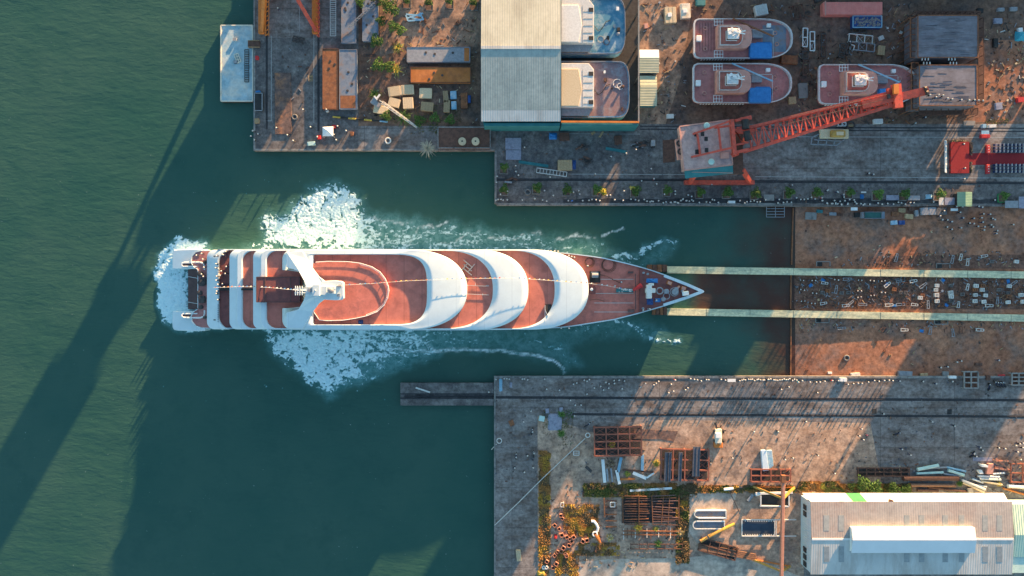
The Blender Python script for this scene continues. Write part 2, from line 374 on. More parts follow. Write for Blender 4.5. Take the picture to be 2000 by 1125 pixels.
# ---------------------------------------------------------------- noise fields (numpy)
rng = np.random.RandomState(11)
LAT = rng.rand(512,512)
def vnoise(x, y, off=0):
    x = x + off*17.3; y = y + off*9.7
    xi = np.floor(x).astype(int); yi = np.floor(y).astype(int); fx = x-xi; fy = y-yi
    fx = fx*fx*(3-2*fx); fy = fy*fy*(3-2*fy)
    a = LAT[xi%512, yi%512]; b = LAT[(xi+1)%512, yi%512]; c = LAT[xi%512, (yi+1)%512]; d = LAT[(xi+1)%512, (yi+1)%512]
    return (a*(1-fx)+b*fx)*(1-fy)+(c*(1-fx)+d*fx)*fy
def fbm(x, y, oct=5, off=0, gain=.55):
    s = 0; a = 1; t = 0
    for k in range(oct):
        s = s + a*vnoise(x, y, off+k*3.1); t += a; a *= gain; x = x*2.03+1.7; y = y*2.03+4.1
    return s/t
def ridge(x, y, oct=4, off=0):
    s = 0; a = 1; t = 0
    for k in range(oct):
        s = s + a*(1-np.abs(2*vnoise(x, y, off+k*5.3)-1)); t += a; a *= .6; x = x*2.1+3.3; y = y*2.1+1.9
    return s/t
def sdf(poly, X, Y):
    """signed distance to a polygon, positive inside (pixels)"""
    d = np.full(X.shape, 1e9); ins = np.zeros(X.shape, bool); n = len(poly)
    for i in range(n):
        x1, y1 = poly[i]; x2, y2 = poly[(i+1)%n]; ex, ey = x2-x1, y2-y1
        t = np.clip(((X-x1)*ex+(Y-y1)*ey)/(ex*ex+ey*ey+1e-9), 0, 1)
        d = np.minimum(d, (X-x1-t*ex)**2+(Y-y1-t*ey)**2)
        c = ((y1 > Y) != (y2 > Y)) & (X < (x2-x1)*(Y-y1)/(y2-y1+1e-12)+x1); ins ^= c
    d = np.sqrt(d); return np.where(ins, d, -d)
def pline(pts, X, Y):
    d = np.full(X.shape, 1e9); tt = np.zeros(X.shape)
    for i in range(len(pts)-1):
        x1, y1 = pts[i]; x2, y2 = pts[i+1]; ex, ey = x2-x1, y2-y1
        t = np.clip(((X-x1)*ex+(Y-y1)*ey)/(ex*ex+ey*ey+1e-9), 0, 1)
        q = (X-x1-t*ex)**2+(Y-y1-t*ey)**2; d = np.minimum(d, q)
    return np.sqrt(d)
def sst(a, b, x): t = np.clip((x-a)/(b-a), 0, 1); return t*t*(3-2*t)

STERN = [(303,560),(299,525),(306,495),(322,474),(345,461),(372,457),(398,463),(420,478),(455,483),(470,492),(470,640),(440,642),(408,645),(392,658),(366,662),(340,652),(322,632),(308,605)]
BURST_N = [(430,490),(470,476),(500,462),(498,432),(515,410),(545,396),(562,382),(588,372),(600,358),(640,348),(690,357),(716,374),(724,400),(752,418),(800,440),(840,470),(850,500),(430,500)]
BURST_S = [(450,630),(470,648),(508,662),(514,688),(545,708),(568,732),(590,757),(628,779),(662,777),(702,756),(722,740),(765,722),(830,706),(870,690),(850,650),(800,630)]
VEIL_N = [(640,500),(700,400),(760,415),(840,425),(930,432),(1010,448),(1090,455),(1160,462),(1200,486),(1235,500),(1300,466),(1330,478),(1310,505),(1250,530),(1100,520),(640,520)]
VEIL_S = [(500,640),(640,790),(720,745),(800,722),(860,700),(960,690),(1060,705),(1110,728),(1150,720),(1130,680),(1180,660),(1290,668),(1330,655),(1300,625),(1210,610),(1100,630),(500,630)]
BOW_N = [(1190,508),(1225,500),(1250,487),(1270,475),(1295,470),(1318,472)]
BOW_S = [(1195,622),(1225,632),(1250,645),(1280,660),(1310,668),(1330,666)]
EDGE_S = [(760,680),(840,688),(900,682),(980,686),(1040,692),(1080,703),(1098,716),(1104,728)]
STREAK = [[(790,470),(815,455),(835,440),(870,432)],[(860,480),(900,462),(930,455)],[(1180,470),(1200,455),(1215,452)],[(800,655),(830,668),(850,680)],[(1080,470),(1130,462),(1160,470)],[(950,460),(1000,468),(1050,460)],[(700,420),(760,440),(800,438)]]

def fields(X, Y):
    """dense foam and thin veil over photo-plan coordinates"""
    wx = X + 14*(fbm(X/28, Y/28, 4, 1)-.5)*2; wy = Y + 14*(fbm(X/28, Y/28, 4, 2)-.5)*2
    st = sst(-3, 16, sdf(STERN, wx, wy)); bn = sst(-6, 40, sdf(BURST_N, wx, wy)); bs = sst(-6, 45, sdf(BURST_S, wx, wy))
    bnE = 1-.62*sst(660, 800, X); bsE = (1-.55*sst(640, 800, X))
    bow = np.maximum(sst(13,0,pline(BOW_N,wx,wy)), sst(12,0,pline(BOW_S,wx,wy)))
    dense = np.maximum.reduce([st*1.08, bn*bnE*1.0, bs*bsE*.95, bow*.62])
    veil = np.maximum(sst(-8,26,sdf(VEIL_N,wx,wy))*(1-.35*sst(800,1200,X)), sst(-8,26,sdf(VEIL_S,wx,wy))*(1-.45*sst(750,1050,X)))
    lines = sst(3.2,.6,pline(EDGE_S,X+5*(fbm(X/30,Y/30,3,4)-.5)*2,Y+5*(fbm(X/25,Y/25,3,6)-.5)*2))
    for q in STREAK: lines = np.maximum(lines, .8*sst(3.0,.4,pline(q, wx, wy)))
    return dense, veil, lines

# ---------------------------------------------------------------- water
def axis(lo, hi, step, far):
    a = np.arange(lo, hi+step/2, step)
    return np.concatenate([[-far,-far*.5,lo-120,lo-40], a, [hi+40,hi+120,far*.5,far]])
xs = axis(gx(-30), gx(1640), .55, 2500); ys = axis(gy(1160), gy(-30), .55, 2500)
GX, GY = np.meshgrid(xs, ys); nx, ny = len(xs), len(ys)
PXw = GX*PPM*H/(H-WATER)+1000; PYw = 562.5-GY*PPM*H/(H-WATER)
dense, veil, lines = fields(PXw, PYw)
inz = ((PXw>-40)&(PXw<1700)&(PYw>-40)&(PYw<1180))
fl = np.clip(np.maximum(np.maximum(dense*.85, veil*.8), lines*.9), 0, 1)*inz
mud = np.where((PYw>400)&(PYw<740)&(PXw>1200), sst(1400,1545,PXw+60*(fbm(PXw/60,PYw/60,4,9)-.5)*2), 0)
mud = np.maximum(mud, np.where((PYw>530)&(PYw<608)&(PXw>1330), 1.0, 0)*sst(1335,1375,PXw))
def mesh_grid(name, X, Y, Z, mats, faces_mask=None):
    ny_, nx_ = X.shape; co_ = np.stack([X,Y,Z],-1).reshape(-1,3)
    idx = np.arange(nx_*ny_).reshape(ny_,nx_)
    q = np.stack([idx[:-1,:-1],idx[:-1,1:],idx[1:,1:],idx[1:,:-1]],-1)
    q = q[faces_mask] if faces_mask is not None else q.reshape(-1,4)
    used = np.unique(q); remap = np.full(nx_*ny_, -1); remap[used] = np.arange(len(used)); q = remap[q]; co_ = co_[used]
    me = bpy.data.meshes.new(name); me.vertices.add(len(co_)); me.vertices.foreach_set('co', co_.ravel().astype('f'))
    me.loops.add(q.size); me.loops.foreach_set('vertex_index', q.ravel().astype('i'))
    me.polygons.add(len(q)); me.polygons.foreach_set('loop_start', np.arange(0,q.size,4).astype('i'))
    me.update(calc_edges=True); me.validate()
    for m_ in mats: me.materials.append(m_)
    me.shade_smooth(); o = bpy.data.objects.new(name, me); COL.objects.link(o)
    return o, used
# water material: turbid green river, thin foam veil, silt by the slipway
m = bpy.data.materials.new('water'); m.use_nodes = True; nt = m.node_tree; L = nt.links; b = nt.nodes['Principled BSDF']
geo = _n(nt,'ShaderNodeNewGeometry').outputs['Position']
def attr(nm):
    a = _n(nt,'ShaderNodeAttribute'); a.attribute_name = nm; return a.outputs['Fac']
def noise(scale, det=6, rough=.6, vec=None, dist=0.):
    a = _n(nt,'ShaderNodeTexNoise'); a.inputs['Scale'].default_value = scale; a.inputs['Detail'].default_value = det; a.inputs['Roughness'].default_value = rough; a.inputs['Distortion'].default_value = dist
    L.new(vec or geo, a.inputs['Vector']); return a.outputs['Fac']
def rng_(f, a0, a1, b0=0., b1=1.):
    r = _n(nt,'ShaderNodeMapRange'); r.inputs[1].default_value=a0; r.inputs[2].default_value=a1; r.inputs[3].default_value=b0; r.inputs[4].default_value=b1; L.new(f, r.inputs[0]); return r.outputs[0]
def mixc(f, a, c):
    x = _n(nt,'ShaderNodeMix',data_type='RGBA')
    L.new(f, x.inputs[0])
    for i, v in ((6,a),(7,c)):
        if isinstance(v, tuple): x.inputs[i].default_value = (*v,1)
        else: L.new(v, x.inputs[i])
    return x.outputs[2]
def math_(op, a, c):
    x = _n(nt,'ShaderNodeMath',operation=op)
    for i, v in enumerate((a,c)):
        if isinstance(v,(int,float)): x.inputs[i].default_value = v
        else: L.new(v, x.inputs[i])
    return x.outputs[0]
base = mixc(rng_(noise(.02,4),.35,.65), (.027,.087,.069), (.042,.101,.079))
base = mixc(rng_(noise(.11,7,.7),.5,.72,0,.5), base, (.020,.073,.060))
mudf = math_('MULTIPLY', attr('mud'), rng_(noise(.12,6),.3,.6,.65,1.))
base = mixc(mudf, base, (.075,.036,.026))
fo = attr('foam')
veilf = math_('MULTIPLY', fo, rng_(noise(.45,10,.72,dist=.6),.38,.68))
mpw = _n(nt,'ShaderNodeMapping'); mpw.inputs['Scale'].default_value = (.16,.75,1); mpw.inputs['Rotation'].default_value = (0,0,R(-8)); L.new(geo, mpw.inputs['Vector'])
rd = _n(nt,'ShaderNodeTexNoise'); rd.noise_type = 'RIDGED_MULTIFRACTAL'; rd.inputs['Scale'].default_value=.8; rd.inputs['Detail'].default_value=7; rd.inputs['Distortion'].default_value=1.2; L.new(mpw.outputs[0], rd.inputs['Vector'])
lace = math_('MULTIPLY', rng_(rd.outputs['Fac'],.55,1.3), math_('MULTIPLY', fo, rng_(noise(.13,5),.38,.62)))
base = mixc(math_('MULTIPLY', fo, .72), base, (.055,.225,.222))
base = mixc(math_('MULTIPLY', veilf, .6), base, (.32,.55,.55))
base = mixc(math_('MULTIPLY', lace, .6), base, (.60,.70,.70))
ln = attr('lines'); base = mixc(math_('MULTIPLY', ln, rng_(noise(.8,6),.35,.6)), base, (.75,.8,.8))
# whitecaps: tiny scattered flecks on open water
flk = noise(1.3,3,.5); flm = math_('MULTIPLY', rng_(flk,.735,.80), rng_(noise(.06,3),.42,.6))
base = mixc(math_('MULTIPLY', flm, .55), base, (.6,.68,.66))
L.new(base, b.inputs['Base Color']); b.inputs['Roughness'].default_value=.22; b.inputs['IOR'].default_value=1.33; b.inputs['Specular IOR Level'].default_value=.45
mp = _n(nt,'ShaderNodeMapping'); mp.inputs['Rotation'].default_value=(0,0,R(24)); mp.inputs['Scale'].default_value=(.42,1.15,1); L.new(geo,mp.inputs['Vector'])
h1 = noise(.55,5,.6,mp.outputs[0],.3); h2 = noise(.10,4,.5,mp.outputs[0])
hh = math_('ADD', h1, math_('MULTIPLY', h2, 2.2))
bp = _n(nt,'ShaderNodeBump'); bp.inputs['Strength'].default_value=.75; bp.inputs['Distance'].default_value=.2; L.new(hh,bp.inputs['Height']); L.new(bp.outputs[0],b.inputs['Normal'])
water_o, used = mesh_grid('water', GX, GY, np.full(GX.shape, WATER), [m])
for nm, arr in (('foam',fl),('mud',mud),('lines',lines*inz)):
    a = water_o.data.attributes.new(nm,'FLOAT','POINT'); a.data.foreach_set('value', arr.ravel()[used].astype('f'))
tag(water_o, 'dark green river water', kind='structure')

# ---------------------------------------------------------------- churned foam: raised, broken sheet
stp = .2
fx = np.arange(gx(285), gx(1340), stp); fy = np.arange(gy(800), gy(335), stp)
FX, FY = np.meshgrid(fx, fy); kx = PPM*H/(H-WATER)
PX = FX*kx+1000; PY = 562.5-FY*kx
dn, vl, lnz = fields(PX, PY)
wpx = PX+9*(fbm(PX/22,PY/22,3,51)-.5)*2; wpy = PY+9*(fbm(PX/22,PY/22,3,52)-.5)*2
r1 = ridge(wpx/13, wpy/10, 5, 3); f1 = fbm(PX/3.6, PY/3.4, 4, 8, .7); f2 = fbm(PX/55, PY/40, 3, 12)
# streaks of the burst run away from the hull
u_ = (wpx*.80+wpy*.60); v_ = (wpy*.80-wpx*.60)
ang = ridge(u_/26, v_/6.5, 4, 21); cel = fbm(wpx/7, wpy/6, 4, 33, .6)
flow = ridge(wpx/46, wpy/7, 4, 61)                       # streaks dragged along the hull
inner = np.clip(1-np.abs(PY-565)/ (80+110*sst(440,620,PX)),0,1)
gap = sst(.66,.86, ridge(wpx/17, wpy/13, 3, 71)) + .7*sst(.70,.88, ridge(wpx/7.5, wpy/6.5, 2, 81))
edge_ = sst(.05,.5,dn)*sst(.98,.6,dn)
val = dn*1.08 + .35*edge_*(ang-.60)*2 + .40*(r1-.60) + .8*(f1-.5) + .4*(f2-.5) + .4*(ang-.62) + .35*(cel-.5) - gap*(.55-.40*inner)
lnv = lnz*.55 + .5*(f1-.5) + .3*(r1-.6) + .30*vl - .1
hullband = sst(60,5,np.minimum(np.abs(PY-486),np.abs(PY-645)))*((PX>690)&(PX<1240))
vv = vl*.40 + .10*hullband*vl + 1.0*(flow-.62) + .8*(f1-.5) + .45*(f2-.5)
PLAT = sst(-2,3,sdf([(334,526),(385,526),(385,604),(334,604)],PX,PY)); val = val - PLAT*(.10+.55*sst(352,372,PX))
WINGX = sdf([(335,488),(404,486),(404,526),(335,526)],PX,PY); WINGY = sdf([(335,606),(404,606),(404,645),(335,645)],PX,PY)
mask = (val > .35) | (lnv > .56) | (vv > .45)
hgt = .02 + .30*np.clip(val-.40,0,1)*(.3+.7*cel) + .25*dn*(f1-.4)*sst(.4,.6,val)
hgt = np.clip(hgt, .015, 1.0)*np.where(dn>.3,1,.35)
thick = np.clip(np.maximum((val-.36)*1.35, np.maximum((lnv-.56)*2.0, (vv-.45)*1.3)), 0, 1)
fm = mask[:-1,:-1] & mask[1:,:-1] & mask[:-1,1:] & mask[1:,1:]
M['foam'] = mk('foam', (.49,.70,.73), (.70,.86,.88), scale=.9, stain=(.42,.58,.60), sscale=.9, samt=.3, rough=.75, bump=.5, bscale=2.2)
fnt = M['foam'].node_tree; fb = fnt.nodes['Principled BSDF']; src = fb.inputs['Base Color'].links[0].from_socket
at = _n(fnt,'ShaderNodeAttribute'); at.attribute_name = 'thick'; mxf = _n(fnt,'ShaderNodeMix',data_type='RGBA')
fnt.links.new(at.outputs['Fac'], mxf.inputs[0]); mxf.inputs[6].default_value = (.045,.195,.195,1); fnt.links.new(src, mxf.inputs[7]); fnt.links.new(mxf.outputs[2], fb.inputs['Base Color'])
foam_o, fus = mesh_grid('wake_foam', FX, FY, WATER+hgt, [M['foam']], fm)
a_ = foam_o.data.attributes.new('thick','FLOAT','POINT'); a_.data.foreach_set('value', sst(.02,.46,thick).ravel()[fus].astype('f'))
tag(foam_o, 'white churned foam spreading from the ship stern', 'foam', kind='stuff')

# ---------------------------------------------------------------- land
def struct(name, mb, mat_, label=None): return tag(mb.build(name, mat_), label, kind='structure')
land = [(495,-6000),(495,294),(966,294),(968,398),(1548,403),(9000,403),(9000,-6000)]
struct('north_quay_ground', MB().prism(gp(land), -9, 0), M['concrete'])
struct('south_quay_ground', MB().prism(gp([(965,736),(9000,736),(9000,8000),(965,8000)]), -9, 0), M['concrete'])
# sloping slipway bed
mb = MB(); zs = lambda px: -2.05 + (px-1545)*(1.75/455)
a0 = gx(1290); a1 = gx(2600)
mb.add([(a0,gy(736),zs(1290)),(a1,gy(736),zs(2600)),(a1,gy(403),zs(2600)),(a0,gy(403),zs(1290)),(gx(9000),gy(736),zs(2600)),(gx(9000),gy(403),zs(2600))], [(0,1,2,3),(1,4,5,2)])
struct('slipway', mb, M['rust_earth'])
mb = MB(); q_ = [(1548,536),(2600,545),(2600,606),(1548,603)]
mb.add([(gx(x),gy(y),zs(x)+.006) for x,y in q_],[(0,1,2,3)]); mb.add([(gx(x),gy(y),zs(x)+.006) for x,y in [(1700,500),(2600,490),(2600,530),(1700,522)]],[(0,1,2,3)])
struct('slipway_centre', mb, M['slip_dark'])
SZ = lambda px: zs(px)+.01
mb = MB()
mb.sheet(gp([(1420,-400),(2600,-400),(2600,242),(1300,242),(1330,150)]), .004)
struct('yard_earth', mb, M['earth'])
mb = MB(); mb.sheet(gp([(1246,-400),(1420,-400),(1330,150),(1300,242),(1246,242)]), .004); mb.sheet(gp([(742,-400),(938,-400),(938,100),(860,120),(800,95),(742,110)]), .008); struct('sunlit_earth', mb, M['lit_earth'])  # brighter earth where the sun strips fall, sunlight put into the colour
mb = MB(); mb.sheet(gp([(700,-400),(938,-400),(938,246),(700,246)]), .004); struct('pier_yard', mb, M['earth'])
mb = MB(); mb.sheet(gp([(1050,812),(1120,832),(1160,845),(1290,820),(1700,826),(1725,960),(1570,966),(1570,1500),(1050,1500)]), .004)
struct('dirt_yard', mb, M['dirt'])
mb = MB(); mb.sheet(gp([(1110,1100),(1190,1092),(1330,1090),(1420,1080),(1500,1098),(1560,1125),(1560,1300),(1100,1300)]), .008); mb.sheet(gp([(1345,965),(1440,962),(1425,1000),(1400,1045),(1362,1062),(1346,1040)]), .008); struct('pale_sand', mb, M['pale_sand'])
mb = MB()
for x0,y0,x1,y1 in [(1138,945,1362,969),(1362,949,1566,962),(1322,969,1343,1090),(1053,880,1072,1125),(1108,1000,1168,1050),(1566,943,1780,963)]:
    n_=24; up=[(x0+(x1-x0)*k/n_+(2*random.random() if y1-y0>60 else 0), y0+5*random.random()) for k in range(n_+1)]; lo=[(x0+(x1-x0)*k/n_, y1-5*random.random()) for k in range(n_+1)]
    mb.sheet(gp(up+lo[::-1]), .012)
struct('weed_bed', mb, M['weed_bed'])
mb = MB(); n_=40; up=[(1100+k*22, 386+5*random.random()) for k in range(n_+1)]; mb.sheet(gp(up+[(1980,397.5),(1100,396)]), .008); struct('crowd_shade', mb, M['crowd_shade'])  # dark strip: shade of the quay-edge crowd put into the ground colour
mb = MB(); mb.sheet(gp([(1924,80),(2400,60),(2400,238),(1900,238),(1910,150)]), .008)
struct('red_soil', mb, M['rust_earth'])
mb = MB(); mb.sheet(gp([(968,242),(1340,242),(1340,352),(968,352)]), .004); mb.sheet(gp([(968,354),(2600,356),(2600,401),(968,396)]), .004)
struct('dark_apron', mb, M['concrete_dark'])
mb = MB(); mb.sheet(gp([(497,74),(700,74),(700,292),(497,292)]), .004)
struct('pier_apron', mb, M['concrete_dark'])
# quay coping (kerb) along the edges
mb = MB()
mb.pbox(495,-400,498.5,294,-1,.14); mb.pbox(498.5,290.5,856,294,-1,.14); mb.pbox(958,290.5,966,294,-1,.14); mb.pbox(966,294,970,398,-1,.14); mb.pbox(970,396.5,1548,401.5,-1,.14)
mb.pbox(965,734.5,2600,739,-1,.16); mb.pbox(965,739,968,1400,-1,.16)
struct('quay_kerb', mb, M['quay_stone'])
# jetty finger
mb = MB(); mb.pbox(782,748,964.5,770,-9,-.5); mb.pbox(782,777.5,964.5,792,-9,-.5); mb.pbox(782,770,964.5,777.5,-9,-.9)
struct('jetty', mb, M['concrete_dark'])
mb = MB(); mb.pbox(790,773.2,964,775.2,-.89,-.55); mb.pbox(782,768.5,964,770.3,-.5,-.42); mb.pbox(782,777.2,964,779,-.5,-.42)
struct('jetty_rail', mb, M['rail_groove'])
# rail grooves and painted lines
mb = MB()
for pts, wd in [([(970,351),(1340,351.5)],5),([(1340,353.5),(2600,361)],5),([(1250,246.5),(2600,254)],2.2),([(1250,252.5),(2600,260)],2.2),([(965,776),(2600,785)],5),([(1118,809),(2600,817)],4.5),
                ([(521,-300),(521,252)],4),([(622,-300),(622,256)],4)]:
    (x0,y0),(x1,y1) = pts
    h = wd/2
    if abs(x1-x0) > abs(y1-y0): mb.sheet(gp([(x0,y0-h),(x1,y1-h),(x1,y1+h),(x0,y0+h)]), .012)
    else: mb.sheet(gp([(x0-h,y0),(x1-h,y1),(x1+h,y1),(x0+h,y0)]), .012)
struct('crane_rail_groove', mb, M['rail_groove'])
mb = MB()
for pts, wd in [([(970,351),(1340,351.5)],1.2),([(1340,353.5),(2600,361)],1.2),([(965,776),(2600,785)],1.2),([(1118,809),(2600,817)],1.2),([(521,-300),(521,252)],1.2),([(622,-300),(622,256)],1.2)]:
    (x0,y0),(x1,y1) = pts; a = g(x0,y0,.1); c = g(x1,y1,.1)
    mb.bar((a[0],a[1],.06),(c[0],c[1],.06),.13,.12)
struct('crane_rail', mb, M['dark_steel'])
mb = MB()
for pts, wd in [([(1110,340),(1340,341)],1.1),([(1475,345),(2600,351)],1.2),([(1540,267),(2600,271)],1.2),([(530,70),(530,235)],1.1),([(613,60),(613,240)],1.1),([(519,236),(532,236)],1.1),([(1100,261),(1250,262)],.8),([(585,0),(585,62)],1)]:
    (x0,y0),(x1,y1) = pts; h = wd/2
    if abs(x1-x0) > abs(y1-y0): mb.sheet(gp([(x0,y0-h),(x1,y1-h),(x1,y1+h),(x0,y0+h)]), .012)
    else: mb.sheet(gp([(x0-h,y0),(x1-h,y1),(x1+h,y1),(x0+h,y0)]), .012)
struct('painted_line', mb, M['line_white'])
# trench covers on the south quay
mb = MB(); x = 985
while x < 2100:
    y = 794+(x-965)*.0058; wd = 10 if random.random()<.85 else 15
    mb.pbox(x, y, x+wd-.8, y+9.5, -.05, .02+.015*random.random()); x += wd
struct('trench_cover', mb, M['concrete'])
# ---------------------------------------------------------------- the ship (heights in metres above the quay)
CY = 565.5
ship = thing('cruise_ship', 'large white yacht-like ship with coral decks sliding stern first into the water', 'ship', g(760,CY,WATER))
DARK = M['hull_dark']
# hull outline, photo pixels at deck height
UP = [(423,486.5),(440,486.5),(560,486),(700,486),(900,488),(1000,489.5),(1060,491),(1110,494.5),(1170,502),(1215,512),(1260,524),(1300,538),(1340,554),(1362,564)]
LO = [(423,641.5),(440,642),(560,644),(700,645),(900,645),(1000,643.5),(1060,642),(1110,638.5),(1150,632),(1200,624),(1250,611),(1300,596),(1345,581),(1362,574)]
def resample(pts, n):
    P_ = [Vector(p) for p in pts]; d = [0]
    for i in range(len(P_)-1): d.append(d[-1]+(P_[i+1]-P_[i]).length)
    out = []
    for k in range(n):
        t = d[-1]*k/(n-1); i = max(j for j in range(len(d)-1) if d[j] <= t+1e-9)
        u = (t-d[i])/max(1e-9,d[i+1]-d[i]); out.append(tuple(P_[i].lerp(P_[i+1],u)))
    return out
nU = 40; Ur = resample(UP,nU); Lr = resample(LO,nU)
BOW = [(1368,567),(1370,569),(1368,571.5)]
outline = Ur + BOW + Lr[::-1]           # stern top -> bow -> stern bottom
def deckz(px): return 5.0 + 1.0*max(0,(px-1080)/290)**1.6
def hull_loop(z, fr):
    """fr: 1 at deck, narrower and shorter below"""
    out = []
    for x, y in outline:
        t = max(0,(x-1000)/370)
        zz = deckz(x) if z is None else z
        s = 1-(1-fr)*(.25+.9*t)
        X = x-(1-fr)*110*t**3; Y = CY+2.5*t+(y-CY-2.5*t)*s
        a = g(X, Y, 5.0)       # plan position fixed at deck height so the hull sides stay plumb
        out.append((a[0],a[1],zz))
    return out
mb = MB(); loops = [hull_loop(-4,.62),hull_loop(-2.2,.72),hull_loop(.5,.86),hull_loop(3.0,.96),hull_loop(None,1.0)]
mb.loft(loops, closed=True)
hull = mb.build('hull', M['ship_white'], ship, smooth=False)
# bulwark cap along the hull top
def offset_loop(pts, d):
    n = len(pts); out = []
    for i in range(n):
        a = Vector(pts[i-1][:2]); c = Vector(pts[(i+1)%n][:2]); t = (c-a).normalized(); nrm = Vector((-t.y,t.x))
        out.append((pts[i][0]-nrm.x*d, pts[i][1]-nrm.y*d))
    return out
top = hull_loop(None,1.0)
inn = offset_loop(top, .32)
area = sum(top[i][0]*top[(i+1)%len(top)][1]-top[(i+1)%len(top)][0]*top[i][1] for i in range(len(top)))
if area < 0: pass
def ring_open(outer, inner, i0, i1, z_of, h, mb, mi=0):
    A = [(outer[i][0],outer[i][1]) for i in range(i0,i1)]; B = [(inner[i][0],inner[i][1]) for i in range(i0,i1)]
    n = len(A); vs = []
    for (ax,ay),(bx,by),i in zip(A,B,range(i0,i1)):
        z = z_of(i); vs += [(ax,ay,z-.1),(ax,ay,z+h),(bx,by,z+h),(bx,by,z-.1)]
    fs = []
    for k in range(n-1):
        for j in range(3): fs.append((k*4+j,k*4+j+1,(k+1)*4+j+1,(k+1)*4+j))
    fs += [(0,1,2,3),((n-1)*4+3,(n-1)*4+2,(n-1)*4+1,(n-1)*4)]
    mb.add(vs, fs, mi)
cxm = sum(p[0] for p in top)/len(top); cym = sum(p[1] for p in top)/len(top)
if abs(inn[10][1]-cym) > abs(top[10][1]-cym): inn = offset_loop(top, -.32)
mb = MB()
ring_open(top, inn, 0, len(top), lambda i: top[i][2], .38, mb)
mb.build('bulwark', M['ship_white'], ship)
# bow: heavier white rim forward
inn2 = offset_loop(top, .9 if (abs(offset_loop(top,.9)[10][1]-cym) < abs(top[10][1]-cym)) else -.9)
i0 = next(i for i,p in enumerate(outline) if p[0] > 1290); i1 = len(outline)-next(i for i,p in enumerate(outline[::-1]) if p[0] > 1290)
mb = MB(); ring_open(top, inn2, i0, i1, lambda i: top[i][2]+.39, .3, mb)
mb.build('bow_rim', M['ship_white'], ship)
# foredeck + side deck (tier A) — triangulated strip between port and starboard
mb = MB(); vs = []; fs = []
ins = offset_loop(top, .15 if abs(offset_loop(top,.15)[10][1]-cym) < abs(top[10][1]-cym) else -.15)
n = nU
L_ = [ins[i] for i in range(n)]; R_ = [ins[len(ins)-1-i] for i in range(n)]
for i in range(n): vs += [(*L_[i],deckz(outline[i][0])-.25),(*R_[i],deckz(outline[i][0])-.25)]
fs = [(2*i,2*i+1,2*i+3,2*i+2) for i in range(n-1) if outline[i][0] > 398]
vs.append((ins[n+1][0],ins[n+1][1],deckz(1368)-.25)); fs.append((2*n-2,2*n-1,2*n))
deckA = mb.add(vs, fs).build('foredeck', M['deck_coral'], ship)
# raised forecastle plate near the bow (darker)
def clip_outline(x0, z, inset=.5):
    a = [p for p in zip(outline, offset_loop(top, inset if abs(offset_loop(top,inset)[10][1]-cym) < abs(top[10][1]-cym) else -inset)) if p[0][0] > x0]
    return [q for p,q in a]
pl_ = clip_outline(1242, 6.3, .5)
mb = MB(); mb.prism(pl_, 4.4, 6.15); mb.build('forecastle_deck', M['deck_maroon'], ship)
# ---- superstructure tiers
def tier_loop(xa, xj, xb, w, ra, n=2.3, cy=CY, m=37, wj=None):
    """plan loop in pixels: aft rounded rectangle, forward superellipse. starts port side forward join"""
    pts = []
    for k in range(m):
        t = -math.pi/2 + math.pi*k/(m-1); c = math.cos(t); s_ = math.sin(t)
        pts.append((xj+(xb-xj)*abs(c)**(2/n), cy+w*math.copysign(abs(s_)**(2/n), s_)))
    # along starboard side to aft corner, aft, port corner
    for k in range(9):
        t = math.pi/2*k/8; pts.append((xa+ra-ra*math.sin(t), cy+w-ra+ra*math.cos(t)))
    for k in range(9):
        t = math.pi/2*k/8; pts.append((xa+ra-ra*math.cos(t), cy-w+ra-ra*math.sin(t)))
    return pts
def to3(pts, z, zf=None):
    out = []
    for x, y in pts:
        zz = z if zf is None else zf(x)
        a = g(x, y, z); out.append((a[0],a[1],zz))
    return out
def smooth01(a,b,x): t=min(1,max(0,(x-a)/(b-a))); return t*t*(3-2*t)
TIERS = [  # name, aft x, z deck, z below, outer(xj,xb), inner aft x, inner(xj,xb), drop
    ('upper', 447, 8.0, 4.7, (1035,1150), 470, (1000,1084), .8),
    ('bridge', 494, 11.0, 7.7, (930,1033), 518, (868,964), .8)]
# aft band over the main deck (tier A edge)
def band(x0, x1, z0, z1, name):
    mb = MB(); w_ = 78
    def arc(x, r, z, n=12):
        o_ = []
        for k in range(n):
            t = math.pi/2*k/(n-1); o_.append((x+r-r*math.cos(t), CY-w_+r-r*math.sin(t)))
        o_ = o_[::-1]                                # side -> aft
        lo_ = [(px, 2*CY-py) for px,py in o_[::-1]]
        return [g(px,py,z) for px,py in o_+lo_]
    zl = z1-1.35
    A0, A1 = arc(x0,15,zl), arc(x1,26,z1)
    A0b = [(x,y,z0) for x,y,z in A0]; A1b = [(x,y,z0) for x,y,z in A1]
    A0c = [(a_[0]*.1+b_[0]*.9,a_[1]*.1+b_[1]*.9,z1) for a_,b_ in zip(A0,A1)]
    mb.loft([A0b,[(x,y,zl) for x,y,z in A0],A0c,A1,A1b,A0b], closed=False)
    return mb.build(name, M['ship_white'], ship)
band(402, 425, 2.0, 5.7, 'stern_band')
band(447, 470, 4.9, 8.7, 'stern_band')
band(494, 518, 7.9, 11.7, 'stern_band')
